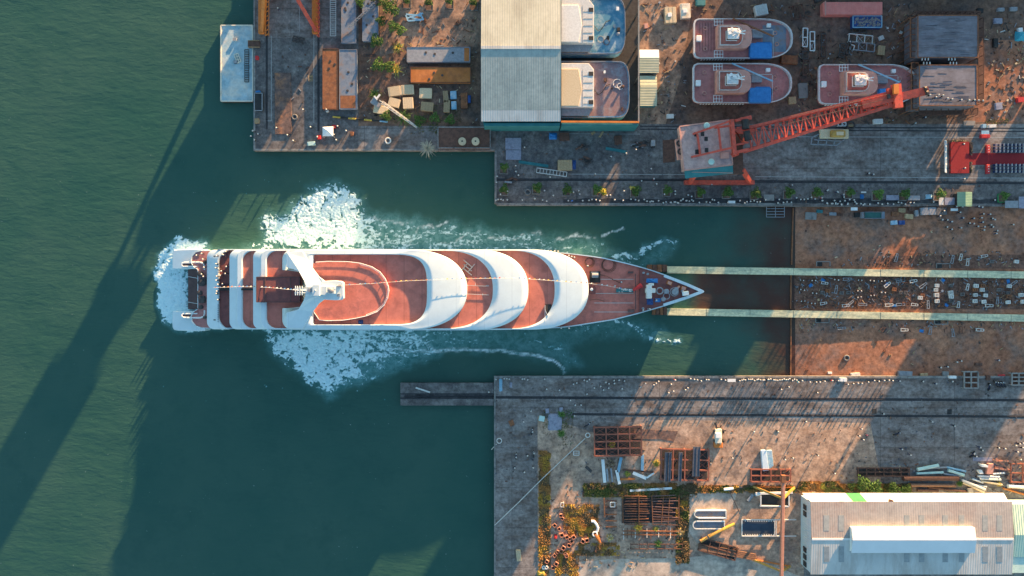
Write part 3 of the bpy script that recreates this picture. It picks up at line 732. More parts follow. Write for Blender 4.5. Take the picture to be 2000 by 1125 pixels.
for nm, xa, zd, zb, (xj,xb), xia, (xij,xib), drop in TIERS:
    W = 78.0
    O = tier_loop(xa+14, xj, xb, W, 16); I = tier_loop(xia+2, xij, xib, W-2.2, 20)
    zt = zd+.75
    def zo(x, xj=xj, xb=xb, zt=zt, drop=drop): return zt - drop*smooth01(xj-60, xb, x) - .02
    mb = MB()
    base = [(x,y,zb) for x,y,z in to3(O, zt)]
    outer = to3(O, zt, zo)
    loops = [base, outer]
    inner = to3(I, zt)
    for k in (1,2,3,4,5):                                     # rounded visor
        u = k/5; v = 1-(1-u)**1.5
        loops.append([(a[0]+(c[0]-a[0])*u, a[1]+(c[1]-a[1])*u, a[2]+(c[2]-a[2])*v) for a,c in zip(outer,inner)])
    loops.append([(x,y,zd-.02) for x,y,z in inner])
    mb.loft(loops); b_ = mb.build(nm+'_deckhouse', M['ship_white'], ship, smooth=False)
    for p in b_.data.polygons: p.use_smooth = True
    mb = MB(); mb.sheet([(x,y) for x,y,z in inner], zd); mb.build(nm+'_deck', M['deck_red'], ship)
    gl = MB(); q0 = [(x,y,zb+1.0) for x,y,z in to3(O,zt)]
    cx0 = sum(p[0] for p in q0)/len(q0); cy0 = sum(p[1] for p in q0)/len(q0)
    ex = lambda p,z: (cx0+(p[0]-cx0)*1.0006, cy0+(p[1]-cy0)*1.002, z)
    gl.loft([[ex(p,zb+.9) for p in q0],[ex(p,zb+1.55) for p in q0]])
    gl.build('window_band', M['glass_dark'], ship)
# ---- top tier with notch aft
zt = 15.0; W = 78.0; Oa = tier_loop(548, 800, 913, W, 18, n=2.25)
Ofront = Oa[:37]; sb = Oa[37:46]; pb = Oa[46:]
notch = [(548,602.5),(592,602.5),(592,527),(548,527)]
O = Ofront + sb + notch + pb
I_ = tier_loop(612, 760, 836, 68.5, 3, n=3.4); Inn = I_[:37] + I_[37:46] + [(612,600),(612,585),(612,545),(612,530)] + I_[46:]
zo = lambda x: zt - 1.0*smooth01(790,913,x) - 1.9*(1-smooth01(546,596,x)) - .02
outer = to3(O, zt, zo); inner = to3(Inn, zt); base = [(x,y,10.7) for x,y,z in outer]
mb = MB(); loops = [base, outer]
for k in (1,2,3,4,5,6):
    u = k/6; v = 1-(1-u)**1.5
    loops.append([(a[0]+(c[0]-a[0])*u, a[1]+(c[1]-a[1])*u, a[2]+(c[2]-a[2])*v) for a,c in zip(outer,inner)])
loops.append([(x,y,13.6) for x,y,z in inner]); mb.loft(loops)
b_ = mb.build('top_deckhouse', M['ship_white'], ship)
for p in b_.data.polygons: p.use_smooth = True
mb = MB(); mb.sheet([(x,y) for x,y,z in inner], 13.65); mb.build('sun_deck', M['deck_red'], ship)
cx0 = sum(p[0] for p in base)/len(base); cy0 = sum(p[1] for p in base)/len(base)
gl = MB(); gl.loft([[(cx0+(p[0]-cx0)*1.0008, cy0+(p[1]-cy0)*1.002, z) for p in base] for z in (11.7,12.5)]); gl.build('window_band', M['glass_dark'], ship)
# notch floor: lit coral + stair hatch
mb = MB(); mb.sheet(gp([(540,527.5),(591.5,527.5),(591.5,602),(540,602)],11.2), 11.25); mb.build('terrace', M['deck_coral'], ship)
mb = MB(); mb.pbox(501,541,586,590,8,12.6); hb = mb.build('stair_hatch', M['deck_maroon'], ship)
mb = MB()
for q in [((501,541),(586,541)),((501,590),(586,590)),((501,541),(501,590)),((586,541),(586,590)),((518,541),(518,590)),((568,541),(568,590))]:
    mb.bar(g(*q[0],12.66),g(*q[1],12.66),.22,.16)
mb.build('coaming', M['hull_dark'], hb)
# oval sun deck with white rail
OV = [(612,516),(618,512),(640,510.5),(680,511),(705,514),(728,521),(744,531),(754,544),(760,558),(761.5,568),(759,582),(752,596),(738,609),(718,617),(695,622),(672,625.5),(640,626.5),(625,625),(613,608)]
mb = MB(); mb.prism(gp(OV,14.8), 13.6, 14.8); ov = mb.build('oval_deck', M['deck_coral'], ship)
mb = MB(); pts = [g(x,y,15.5) for x,y in OV]; mb.tube(pts[1:], .10, 6)
pts2 = [g(x,y,15.1) for x,y in OV]; mb.tube(pts2[1:], .07, 5)
for p in pts[1::1]: mb.bar(p,(p[0],p[1],14.8),.12)
pts3 = [g(700+(x-700)*.965,568+(y-568)*.955,15.0) for x,y in OV]; mb.tube(pts3[4:14], .09, 5)
for k in range(4,14): mb.bar(pts[k],pts3[k],.1)
mb.build('railing', M['white'], ov)
# mast arch
def hexprism(mb, pts, zs_, th):
    n = len(pts); vs = [g(x,y,z) for (x,y),z in zip(pts,zs_)]; vs += [(x,y,z-th) for x,y,z in vs]
    fs = [tuple(range(n)), tuple(range(2*n-1,n-1,-1))] + [(i,(i+1)%n,n+(i+1)%n,n+i) for i in range(n)]
    mb.add(vs, fs)
mb = MB()
arch_u = [(592,490),(600,504),(612,524),(624,540),(636,549),(636,562),(600,562),(594,546),(584,529),(560,522),(560,492)]
zz = [15.1,15.3,15.9,17,18,18.2,18.2,17.6,16.2,15.2,15.1]
hexprism(mb, arch_u, zz, .8)
hexprism(mb, [(x,2*CY+2-y) for x,y in arch_u], zz, .8)
mb.prism(gp([(630,549),(655,547.5),(668,549),(672.5,552),(673,583),(668,586),(655,586.5),(630,585)],18.8), 17.2, 18.8)
arch = mb.build('mast_arch', M['ship_white'], ship, bevel=.12)
mb = MB()
mb.pbox(598,559,640,576,18.0,20.2); mb.pbox(612,556,626,578,18.8,21); mb.pbox(640,560,656,574,18.5,20)
mb.tube([g(600,567,20),g(582,567,21.5)],.28,8)
for k,xx in enumerate((579,583,587.5,592)):
    mb.bar(g(xx,558.5,21.4),g(xx,577,21.4),.28)
mb.bar(g(577,563,21.4),g(598,563,21.4),.22); mb.bar(g(577,572,21.4),g(598,572,21.4),.22)
mb.tube([g(618,567,20.5),g(618,567,25.5)],.25,8,r1=.08)
mast = mb.build('radar_mast', M['mast_grey'], arch, bevel=.08)
mb = MB()
mb.lathe(g(649,567,20),[(0,1.6),(.5,1.5),(.9,.9),(.9,.3),(.7,0)][::-1],14); mb.pbox(603,563,609,570,20.2,20.8); mb.pbox(660,556,668,560,18.8,19.4); mb.pbox(660,574,666,579,18.8,19.3)
mb.build('radar_dome', M['grey'], mast)
# ---- stern: swim platform, wings
mb = MB()
for s in (0,1):
    f = (lambda y: y) if s == 0 else (lambda y: 2*CY-4-y+6)
    poly = [(333,494),(336,488.5),(345,487),(380,486.5),(403,487),(404,525),(333,525)]
    pp_ = gp([(x,f(y)) for x,y in poly],1.0)
    zw = [3.0-1.9*(1-(x-333)/71) for x,y in poly]; n_ = len(pp_)
    mb.add([(x,y,-3.5) for x,y in pp_]+[(x,y,z) for (x,y),z in zip(pp_,zw)],[(i,(i+1)%n_,n_+(i+1)%n_,n_+i) for i in range(n_)]+[tuple(range(n_,2*n_))])
sw = mb.build('stern_wing', M['ship_white'], ship, bevel=.2)
mb = MB()
for f in (lambda y: y, lambda y: 2*CY+2-y):
    pts = [g(x,f(y),3.15) for x,y in [(352,518),(353,514),(358,512.3),(388,512),(395,514.5),(397,520),(397,527)]]; mb.tube(pts,.26,6)
    pts = [g(x,f(y),3.15) for x,y in [(352,518),(355,520),(383,520.5)]]; mb.tube(pts,.2,6)
mb.build('grab_rail', M['white'], sw)
mb = MB()
for f in (lambda y: y, lambda y: 2*CY+2-y):
    a = g(353,f(514.5),2.9); c = g(390,f(518.5),2.9); mb.box(a[0],a[1],1.5,c[0],c[1],2.95)
mb.build('mooring_slot', M['hull_dark'], sw)
mb = MB(); mb.pbox(334,526,386,604,-3.5,-1.95); mb.pbox(364,526,386,604,-3.5,.3); mb.build('swim_platform', M['hull_dark'], ship)
mb = MB(); 
for yy in (540,590): mb.bar(g(364,yy,.5),g(386,yy+4,.6),.14)
mb.bar(g(384,526,3.3),g(384,602,3.3),.2); mb.build('stern_rail', M['white'], ship)
mb = MB(); poly = [(384,526),(384,604),(376,606),(372,612)] 
aft = [(384,526),(376,521),(371,512),(373,500),(380,492),(392,489),(412,488.5),(450,488.5),(450,642),(412,642),(392,641),(380,637),(373,628),(371,618),(376,609),(384,604)]
mb.prism(gp(aft,3.1), -3.5, 3.1); mb.build('stern_hull', M['ship_white'], ship)
mb = MB(); mb.sheet(gp([(415+(x-415)*.985,565+(y-565)*.985) for x,y in aft],3.15),3.15); md = mb.build('mooring_deck', M['tug_deck'], ship)
mb = MB(); out = [g(x,y,3.15) for x,y in aft[:6]+[]]; out2 = [g(x,y,3.15) for x,y in aft[10:]]
for q in (out,out2):
    for i in range(len(q)-1): mb.bar((q[i][0],q[i][1],3.3),(q[i+1][0],q[i+1][1],3.3),.16,.5)
mb.build('rim', M['ship_white'], md)
mb = MB(); mb.sheet(gp([(424,490),(470,490),(470,641),(424,641)],5), 5.02); mb.build('aft_deck', M['deck_maroon'], ship)
# mooring gear on stern deck
mb = MB()
for x,y,r in [(390,535,.9),(393,552,1.2),(389,572,.8),(394,585,1.1),(391,600,.7),(399,512,.5),(399,620,.5)]:
    mb.lathe(g(x,y,3.15),[(r,0),(r*.6,.15),(r*.6,.7),(r,.9),(r*.3,1.0)],12)
mb.pbox(386,578,396,592,3.15,4.2); mb.pbox(388,543,399,556,3.15,4.0)
mb.build('mooring_winch', M['dark_steel'], md)
# scuppers / small black vents on first band
mb = MB()
for y in (500,625): mb.pbox(415,y-1,419,y+1.2,5.7,5.78)
for k in range(10): mb.pbox(423.4,595+k*3.6,424.6,597+k*3.6,5.7,5.77)
mb.build('vent', M['dark'], ship)
# boarding slots on decks (dark benches at 425-447 and 470-494 centre)
mb = MB(); mb.pbox(428,561,446,567.5,5,5.9); mb.pbox(470,563,493,567,8,8.8); mb.build('deck_locker', M['dark'], ship)
# foredeck fittings
mb = MB()
for (x0,y0,x1,y1) in [(1147,515,1147,618)]: pass
for y in (545.5,573,591.5,609): mb.bar(g(1160,y,4.85),g(1236,y,5.2),.14,.08)
for (xa_,ya,xb_,yb) in [(912,557.5,956,559),(912,574,956,576),(950,557.5,956,557.5),(930,553,930,558),(944,573,944,577)]: mb.bar(g(xa_,ya,11.3),g(xb_,yb,11.3),.14,.1)
mb.build('deck_seam', M['offwhite'], ship)
mb = MB(); mb.bar(g(1240,535,6.25),g(1240,604,6.25),.25,.2); mb.pbox(1226,530,1236,534,5,6.2); mb.pbox(1226,604,1238,609,5,6.2); mb.build('breakwater', M['hull_dark'], ship)
mb = MB(); mb.pbox(1151,530,1172,552,4.8,5.3); wn = mb.build('winch_bed', M['dark'], ship)
mb = MB(); a=g(1156,538,7); c=g(1168,538,7); mb.tube([a,c],.75,12); mb.pbox(1155,531,1168,534,5.9,7.2); mb.build('winch_drum', M['grey'], wn)
mb = MB(); mb.pbox(1152,560,1163,574,5.2,6.6); hb = mb.build('deck_box', M['deck_maroon'], ship, bevel=.1)
mb = MB(); mb.lathe(g(1155,565,6.6),[(.5,0),(.5,.5),(.1,.7)],10); mb.build('vent_cowl', M['white'], hb)
mb = MB(); mb.pbox(1262,556,1272,583,6.15,8.2); mb.pbox(1260,563,1279,572,6.15,7.8); mb.pbox(1266,553,1276,558,6.15,8.0); mb.build('windlass', M['offwhite'], ship, bevel=.15)
mb = MB()
for x,y,r in [(1255,533,.35),(1263,535.5,.35),(1299,569,.8),(1293,584,.7),(1315,570,1.0),(1318,564,.6),(1330,568,.45),(1337,571,.4),(1254,602,.35),(1265,603,.35)]:
    mb.lathe(g(x,y,6.15),[(r,0),(r*.7,.2),(r*.7,.8),(r,1.0),(r*.25,1.05)],10)
mb.torus(g(1315,570,6.9),1.3,.12); mb.torus(g(1300,578,6.9),1.0,.12); mb.torus(g(1287,568,7),1.0,.2); mb.build('bollard', M['grey'], ship)
mb = MB()
for pts in [[(1170,536),(1185,540),(1200,548),(1212,553)],[(1152,586),(1165,584),(1180,588)]]: mb.tube([g(x,y,5.2) for x,y in pts],.09,5)
for cx_,cy_,rr in [(1187,517,2.2),(1150,512,1.5)]:
    for k in range(3):
        mb.torus(g(cx_+k*.7,cy_+k*.5,5.1+.05*k),rr*(.8+.12*k),.07)
mb.build('mooring_rope', M['rust_dark'], ship)
# hull shoring at right end: timber cradle ends on the slip rails near the bow
# deck machinery in the crescent
mb = MB(); c = g(915,523,11.3); 
for dx,dy,l,wd,a in [(0,0,3.2,.3,.7),(0,1.3,3.2,.3,.7),(0,-1.3,3.2,.3,.7),(1.2,0,3,.3,-.87),(-1.2,0,3,.3,-.87)]: mb.cbox((c[0]+dx,c[1]+dy,11.4),(l,wd,.4),-a)
fr = mb.build('stacked_frame', M['grey'], ship)
mb = MB(); mb.pbox(1066,594,1077,622,8,8.25); mb.build('stair_opening', M['dark'], ship)
mb = MB(); mb.bar(g(1065,596,8.3),g(1065,628,8.3),.12,.9); mb.bar(g(1065,605,8.8),g(1071,617,8.8),.12); mb.build('stair_rail', M['white'], ship)
# ---- things on the ship
def tarp(px, py, z, w_, d_, h_, mat_, label, cat='tarpaulin', name='tarpaulin', rz=0):
    c = g(px,py,z); n = 9; vs = []; fs = []
    for j in range(n):
        for i in range(n):
            u = i/(n-1)*2-1; v = j/(n-1)*2-1; e = max(abs(u),abs(v))
            hz = h_*(1-e**3)*(.6+.4*random.random()); k = 1+.12*(random.random()-.5)
            vs.append((u*w_/2*k, v*d_/2*k, hz))
    fs = [(j*n+i,j*n+i+1,(j+1)*n+i+1,(j+1)*n+i) for j in range(n-1) for i in range(n-1)]
    mb = MB(); ca,sa = math.cos(rz),math.sin(rz)
    mb.add([(c[0]+x*ca-y*sa,c[1]+x*sa+y*ca,z+q+.02) for x,y,q in vs],fs)
    o = mb.build(name, mat_, None, loc=c); return tag(o, label, cat)
tarp(1272,548.5,6.15,3.6,1.4,.7,M['blue'],'blue tarpaulin heaped beside the white windlass on the foredeck, bridge side')
tarp(1268,589,6.15,2.0,2.0,.7,M['blue_dark'],'dark blue tarpaulin heaped near the lower foredeck rail')
tarp(1283,586,6.15,1.8,1.2,.6,M['blue'],'small blue cover right of the dark blue tarpaulin on the foredeck')
tarp(706,629,13.65,1.5,1.2,.8,M['blue_dark'],'blue bundle on the sun deck beside the oval deck edge','bundle','bundle')
for px,py,rz,lb in [(1305,553,.4,'orange crate on the foredeck nearest the blue tarpaulin'),(1322,561,.9,'narrow orange crate in the middle of three by the bow'),(1332,563,.3,'orange crate closest to the bow tip')]:
    c = g(px,py,6.15); mb = MB(); mb.cbox((c[0],c[1],6.15+.35),(1.6 if '.9' not in str(rz) else .7,1.2,.7),-rz)
    cr = mb.build('crate', M['rust_orange'], None, loc=c, bevel=.06); tag(cr, lb, 'crate')
    ld = MB(); ld.cbox((c[0],c[1],6.15+.73),(1.2 if rz!=.9 else .5,.9,.06),-rz); ld.build('lid', M['salmon'], cr)
c = g(1335,573,6.15); mb = MB(); mb.cbox((c[0],c[1],7.1),(2,1.3,.7),.15); o = mb.build('crate', M['blue_pale'], None, loc=c, bevel=.06); tag(o,'pale blue crate on the foredeck by the lower bow rail','crate')
# gear on foredeck around 1190-1235
mb = MB(); c = g(1215,568,5.7); mb.pbox(1203,563.5,1236,571,4.9,5.8); o = mb.build('workbench', M['teal'], None, loc=c, bevel=.05); tag(o,'long teal workbench strewn with gear in the middle of the foredeck','workbench')
mb = MB()
for k in range(14): 
    x = 1205+random.random()*30; y = 564+random.random()*6; mb.pbox(x,y,x+2+2*random.random(),y+1.5,5.8,5.95+.2*random.random())
mb.build('gear', M['offwhite'], o)
mb = MB(); a=g(1235,567,7.0); c=g(1252,557,7.0); mb.tube([a,((a[0]+c[0])/2,(a[1]+c[1])/2,7.1),c],.35,8,r1=.8); o = mb.build('windsock', M['red'], None, loc=(a[0],a[1],7.0), smooth=True); tag(o,'bright red flag bundle lying over the foredeck step','flag')
# bunting
def bunting(pts, label, seed, sag=0):
    rr = random.Random(seed); P3 = [Vector(g(x,y,z)) for x,y,z in pts]
    root = thing('bunting', label, 'bunting', P3[0])
    mb = MB(); mb.tube(P3,.05,4); mb.build('cord', M['offwhite'], root)
    cols = ['white','red','yellow','blue','white','crane_orange','offwhite']
    d = 0; segs = {c:MB() for c in set(cols)}
    for i in range(len(P3)-1):
        a,b = P3[i],P3[i+1]; l=(b-a).length; n=max(1,int(l/1.35))
        for k in range(n):
            p = a.lerp(b,(k+.5)/n); dr=(b-a).normalized(); c = rr.choice(cols)
            out = Vector((.25,.75+.3*rr.random(),-.45*rr.random())); q = Vector((.26,.05,0))
            mbx = MB(); wv_ = .12*(rr.random()-.5)
            mbx.add([p-q+dr*0, p+q, p+q*.9+out*.34+Vector((0,0,wv_)), p-q*.7+out*.34, p-q+Vector((0,0,.02)), p+q+Vector((0,0,.02)), p+q*.9+out*.34+Vector((0,0,wv_+.02)), p-q*.7+out*.34+Vector((0,0,.02))],[(0,1,2,3),(7,6,5,4),(0,4,5,1),(1,5,6,2),(2,6,7,3),(3,7,4,0)])
            mbx.build('flag', M[c], root)
bunting([(415,562,7.5),(440,561,8.6),(470,560,10.2),(500,560.5,12),(530,562,14),(560,565,16.5),(584,567,20.5)],'string of small coloured flags from the stern up to the mast',3)
bunting([(655,558,20.3),(690,556,19.2),(740,553,18),(790,549,17),(830,547.5,16.4),(880,545.5,15.7),(935,544,14.7),(1000,543.5,13.4),(1050,546,12.3),(1110,551,10.9),(1150,553.5,9.8),(1190,559,8.6),(1232,568,7.4)],'string of small coloured flags from the mast down to the foredeck',5)
# ---------------------------------------------------------------- buildings
# big gabled warehouse, ridge at y=92 px
def quad3(mb, pts, mi=0): return mb.add([g(*p) for p in pts],[(0,1,2,3)],mi)
wh = thing('warehouse','large gabled warehouse with pale corrugated roof on the north yard','warehouse', g(1017,110,0))
mb = MB(); a = g(941,237,8.6); c = g(1094.5,-40,8.6)
mb.box(a[0]+.3,a[1]+.3,0,c[0]-.2,c[1]-.3,8.4); mb.build('wall', M['teal'], wh)
mb = MB(); rz = 10.6
e0,e1 = gx(940,9),gx(1095,9)
def roofslope(mb,x0,x1,y0,z0,y1,z1,th=.18):
    ya,yb = gy(y0,z0),gy(y1,z1)
    mb.add([(x0,ya,z0),(x1,ya,z0),(x1,yb,z1),(x0,yb,z1),(x0,ya,z0-th),(x1,ya,z0-th),(x1,yb,z1-th),(x0,yb,z1-th)],[(0,1,2,3),(7,6,5,4),(0,4,5,1),(1,5,6,2),(2,6,7,3),(3,7,4,0)])
roofslope(mb,e0,e1,92.5,rz,-42,8.6); mb.build('roof_slope', M['roof_lit_slope'] if 'roof_lit_slope' in M else M['roof_grey'], wh)  # north slope made cream: its sunlight is put into the colour
mb = MB(); roofslope(mb,e0,e1,92.5,rz,215,9.0); mb.build('roof_slope', M['roof_grey'], wh)  # south slope made greyer: its shade is put into the colour
mb = MB(); roofslope(mb,e0,e1,215.3,9.0,237,8.65); mb.build('eave_sheets', M['roof_white'], wh)
mb = MB(); y = gy(92.5,rz); mb.box(e0,y-.5,rz-.05,e1,y+.5,rz+.13); mb.build('ridge_cap', M['roof_white'], wh)
# open shed frame with two vessels
sh = thing('open_shed','roofless shed frame with teal wall and orange-edged beam beside the warehouse','shed', g(1170,130,0))
mb = MB(); mb.pbox(1097,238.5,1247,245,0,8.2); mb.pbox(945,240,1094,246,0,7.4); mb.build('wall', M['teal'], sh)
mb = MB(); mb.bar(g(1096,237.5,8.6),g(1248,238.5,8.6),.55,.5); mb.build('beam', M['crane_orange'], sh)
mb = MB(); mb.bar(g(1247.5,-40,8.4),g(1247.5,238,8.4),.4,.5); mb.build('beam', M['concrete_pale'], sh)
for y in (-30,20,85,150,205): 
    mb = MB(); c = g(1247.5,y,8.3); mb.bar((c[0],c[1],0),(c[0],c[1],8.2),.4); mb.build('post', M['dark_steel'], sh)
# lean-to walkway light poles
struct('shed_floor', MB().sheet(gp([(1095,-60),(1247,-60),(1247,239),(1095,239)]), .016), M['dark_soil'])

def vessel_in_shed(y0, y1, xr, label, deckm, roofm, seed):
    rr = random.Random(seed); cy = (y0+y1)/2; w_ = (y1-y0)/2
    v = thing('workboat',label,'boat',g(1150,cy,0))
    pts = []
    for k in range(15):
        t = -math.pi/2+math.pi*k/14; pts.append((xr-30+30*abs(math.cos(t))**.55, cy+w_*math.copysign(abs(math.sin(t))**.55,math.sin(t))))
    pts += [(1096,cy+w_),(1096,cy-w_)]
    mb = MB(); top = gp(pts,5.2); mid = [(x*.995,y) for x,y in top]
    mb.prism(top,1.0,5.2); hl = mb.build('hull', M['blue_pale'], v)
    ins = [(1150+(x-1150)*.955,cy+(y-cy)*.94) for x,y in pts]
    mb = MB(); mb.sheet(gp(ins,5.24),5.24); mb.build('deck', deckm, v)
    mb = MB(); L1 = [g(x,y,6.0) for x,y in pts]; L2 = [g(1150+(x-1150)*.985,cy+(y-cy)*.975,6.0) for x,y in pts]
    mb.loft([[(x,y,5.1) for x,y,z in L1],L1,L2,[(x,y,5.1) for x,y,z in L2]]); mb.build('bulwark', M['grey_blue'], v)
    mb = MB(); mb.prism(gp([(1096,cy-w_*.92),(1150,cy-w_*.92),(1160,cy-w_*.7),(1160,cy+w_*.62),(1096,cy+w_*.62)],8.2),5.2,8.2); hs = mb.build('deckhouse', M['offwhite'], v, bevel=.1)
    mb = MB(); mb.prism(gp([(1096,cy-w_*.72),(1130,cy-w_*.72),(1137,cy),(1130,cy+w_*.58),(1096,cy+w_*.58)],8.7),8.2,8.7); mb.build('roof', roofm, hs, bevel=.08)
    mb = MB(); mb.prism(gp([(1096,cy+w_*.64),(1158,cy+w_*.64),(1150,cy+w_*.93),(1096,cy+w_*.93)],6.6),5.2,6.6); mb.build('side_casing', M['grey'], v)
    for yy in (cy-w_*.55,cy+w_*.45):
        mb = MB(); mb.pbox(1150,yy-4,1159,yy+4,8.2,8.3); mb.build('hatch', M['dark'], hs)
    mb = MB()
    mb.bar(g(1138,cy-w_*.7,8.26),g(1138,cy+w_*.6,8.26),.1,.06)
    for k in range(5): yy = cy-w_*.5+w_*.25*k; mb.bar(g(1140,yy,8.26),g(1158,yy,8.26),.1,.06)
    mb.build('deck_seam', M['grey'], hs)
    for k in range(7):
        x = 1168+rr.random()*(xr-1168-14); yy = cy+(rr.random()*2-1)*w_*.7
        mb = MB(); t = rr.random()
        if t < .4: mb.pbox(x,yy,x+3+4*rr.random(),yy+3+4*rr.random(),5.24,5.7+rr.random()*.6)
        elif t < .7: mb.lathe(g(x,yy,5.24),[(.5,0),(.35,.2),(.35,.7),(.5,.9),(.1,1)],10)
        else: mb.torus(g(x,yy,5.35),.9+.5*rr.random(),.09)
        mb.build('deck_fitting', rr.choice([M['dark'],M['white'],M['rust_dark'],M['grey']]), v)
    mb = MB(); pth = [g(1160+8*k,cy+w_*(.2*math.sin(k*1.3)),5.4) for k in range(5)]; mb.tube(pth,.1,5); mb.build('hose', M['dark'], v)
    return v
vessel_in_shed(-6,105,1222,'unfinished workboat with blue painted deck, upper one in the roofless shed',M['blue_pale_deck'] if 'blue_pale_deck' in M else M['blue_pale'],M['offwhite'],1)
vessel_in_shed(119,230,1230,'unfinished workboat with mauve deck and cream wheelhouse roof, lower one in the roofless shed',M['deck_mauve'],M['wood_pale'],2)
# small huts
def hut(x0,y0,x1,y1,z,label,mr,mw=None,front=None):
    o = thing('hut',label,'hut',g((x0+x1)/2,(y0+y1)/2,0))
    mb = MB(); a=g(x0,y1,z); c=g(x1,y0,z); mb.box(a[0]+.2,a[1]+.2,0,c[0]-.2,c[1]-.2,z-.2); mb.build('wall', mw or M['grey'], o)
    ym = (y0*.65+y1*.35); mb = MB(); ex0,ex1 = gx(x0,z),gx(x1,z)
    roofslope(mb,ex0,ex1,ym,z+.45,y1,z); mb.build('roof', mr, o)
    mb = MB(); roofslope(mb,ex0,ex1,ym-.2,z+.45,y0,z-.1); mb.build('roof', front or mr, o); return o
hut(1249,97,1287,142,3.2,'small hut with cream corrugated roof against the shed post line, upper of two',M['roof_hut'],front=M['white'])
hut(1250,148,1283,207,2.8,'small hut with half green half yellowish roof, lower of two by the shed',M['roof_hut'],M['teal'])
# shed bottom right
def P2(x,y,z): return g(x,y,z)
sb = thing('industrial_shed','long white corrugated shed with raised ridge vent near the south yard','shed',g(1775,1050,0))
ez, rz2 = 8.0, 8.75
x0,x1 = gx(1584,ez),gx(1976,ez); yt,yb_,yr = gy(981,ez),gy(1121,ez),gy(1053,rz2)
mb = MB(); mb.box(x0+.05,yb_+.1,0,x1-.1,yt-.1,ez-.25); mb.build('wall', M['white_wall'], sb)
mb = MB(); roofslope(mb,x0-.15,x1+.15,1053,rz2,980,ez); mb.build('roof_slope', M['roof_rusty'], sb)
mb = MB(); roofslope(mb,x0-.15,x1+.15,1053.2,rz2,1122,ez); mb.build('roof_slope', M['roof_white'], sb)
mb = MB(); mb.box(x0,yr-.3,rz2-.02,x1,yr+.3,rz2+.1); mb.build('ridge_cap', M['white'], sb)
mon = MB(); a=g(1664,1079,rz2+1.2); c=g(1904,1031,rz2+1.2); mon.box(a[0],a[1],8.4,c[0],c[1],rz2+1.0); mo = mon.build('ridge_vent', M['white'], sb)
mb = MB(); roofslope(mb,a[0]-.1,c[0]+.1,1055,rz2+1.9,1030,rz2+1.1); roofslope(mb,a[0]-.1,c[0]+.1,1055.2,rz2+1.9,1080,rz2+1.1); mb.build('vent_roof', M['roof_smooth'], mo)
for x in (1609,1638,1766,1795,1841,1873,1919,1947):
    for (ya,yb2) in ((1006,1037),(1067,1098)):
        if 1664 < x < 1904 and ya < 1040: ya, yb2 = 1006,1029
        if 1664 < x < 1904 and ya > 1040: ya, yb2 = 1081,1098
        mb = MB()
        def zr(y): return rz2-(rz2-ez)*abs(y-1053)/(1053-980 if y<1053 else 69)+.05
        mb.add([g(x,ya,zr(ya)),g(x+10.5,ya,zr(ya)),g(x+10.5,yb2,zr(yb2)),g(x,yb2,zr(yb2))]+[(p[0],p[1],p[2]-.12) for p in [g(x,ya,zr(ya)),g(x+10.5,ya,zr(ya)),g(x+10.5,yb2,zr(yb2)),g(x,yb2,zr(yb2))]],[(0,1,2,3),(0,4,5,1),(1,5,6,2),(2,6,7,3),(3,7,4,0)])
        mb.build('skylight', M['skylight'], sb)
if True:
  for k in range(5):                                   # louvre windows on the gable wall
      yy = 990+k*13 if k < 2 else 1045+k*14
      mb = MB(); p = g(1584,yy,4)[1]; mb.box(x0-.25,p-1.0,2.5,x0+.05,p+.6,4.6); mb.build('window', M['glass_dark'], sb)
# patched eave lean-to along the north face with coloured sheets
lt = thing('lean_to_roof','patched lean-to roof with one green sheet along the back of the white shed','lean-to',g(1775,972,0))
mb = MB(); cols = ['white','white','cream','green','white','white','teal_pale','teal_pale','teal_pale','white','teal_pale','teal_pale','cream','white']
za, zb2 = 5.2, 7.3
for k,cn in enumerate(cols):
    t0,t1 = k/len(cols),(k+1)/len(cols); m1 = MB()
    A = [g(1567+t0*393,963,za),g(1567+t1*393,963,za),g(1584+t1*386,980.3,zb2),g(1584+t0*386,980.3,zb2)]
    A = [(x,y,z+.02*(k%2)) for x,y,z in A]
    m1.add(A+[(x,y,z-.08) for x,y,z in A],[(0,1,2,3),(0,4,5,1),(1,5,6,2),(2,6,7,3),(3,7,4,0)]); m1.build('roof_sheet', M[cn], lt)
mb = MB()
for t in (0,.25,.5,.75,1):
    c = g(1568+t*390,964,5); mb.bar((c[0],c[1],0),(c[0],c[1],5),.18)
mb.build('post_row', M['dark_steel'], lt)
s2 = thing('industrial_shed','pale green roofed shed cut by the right edge next to the white shed','shed',g(2050,1060,0))
mb = MB(); X0,X1 = gx(1977.5,7),gx(2200,7)
mb.box(X0+.2,gy(1120,7),0,X1,gy(988,7),6.6); mb.build('wall', M['teal_pale'], s2)
mb = MB(); roofslope(mb,X0,X1,1045,8.0,985,6.8); mb.build('roof_slope', M['roof_mint'], s2)
mb = MB(); roofslope(mb,X0,X1,1045.2,8.0,1088,7.0); mb.build('roof_slope', M['roof_mint'], s2)
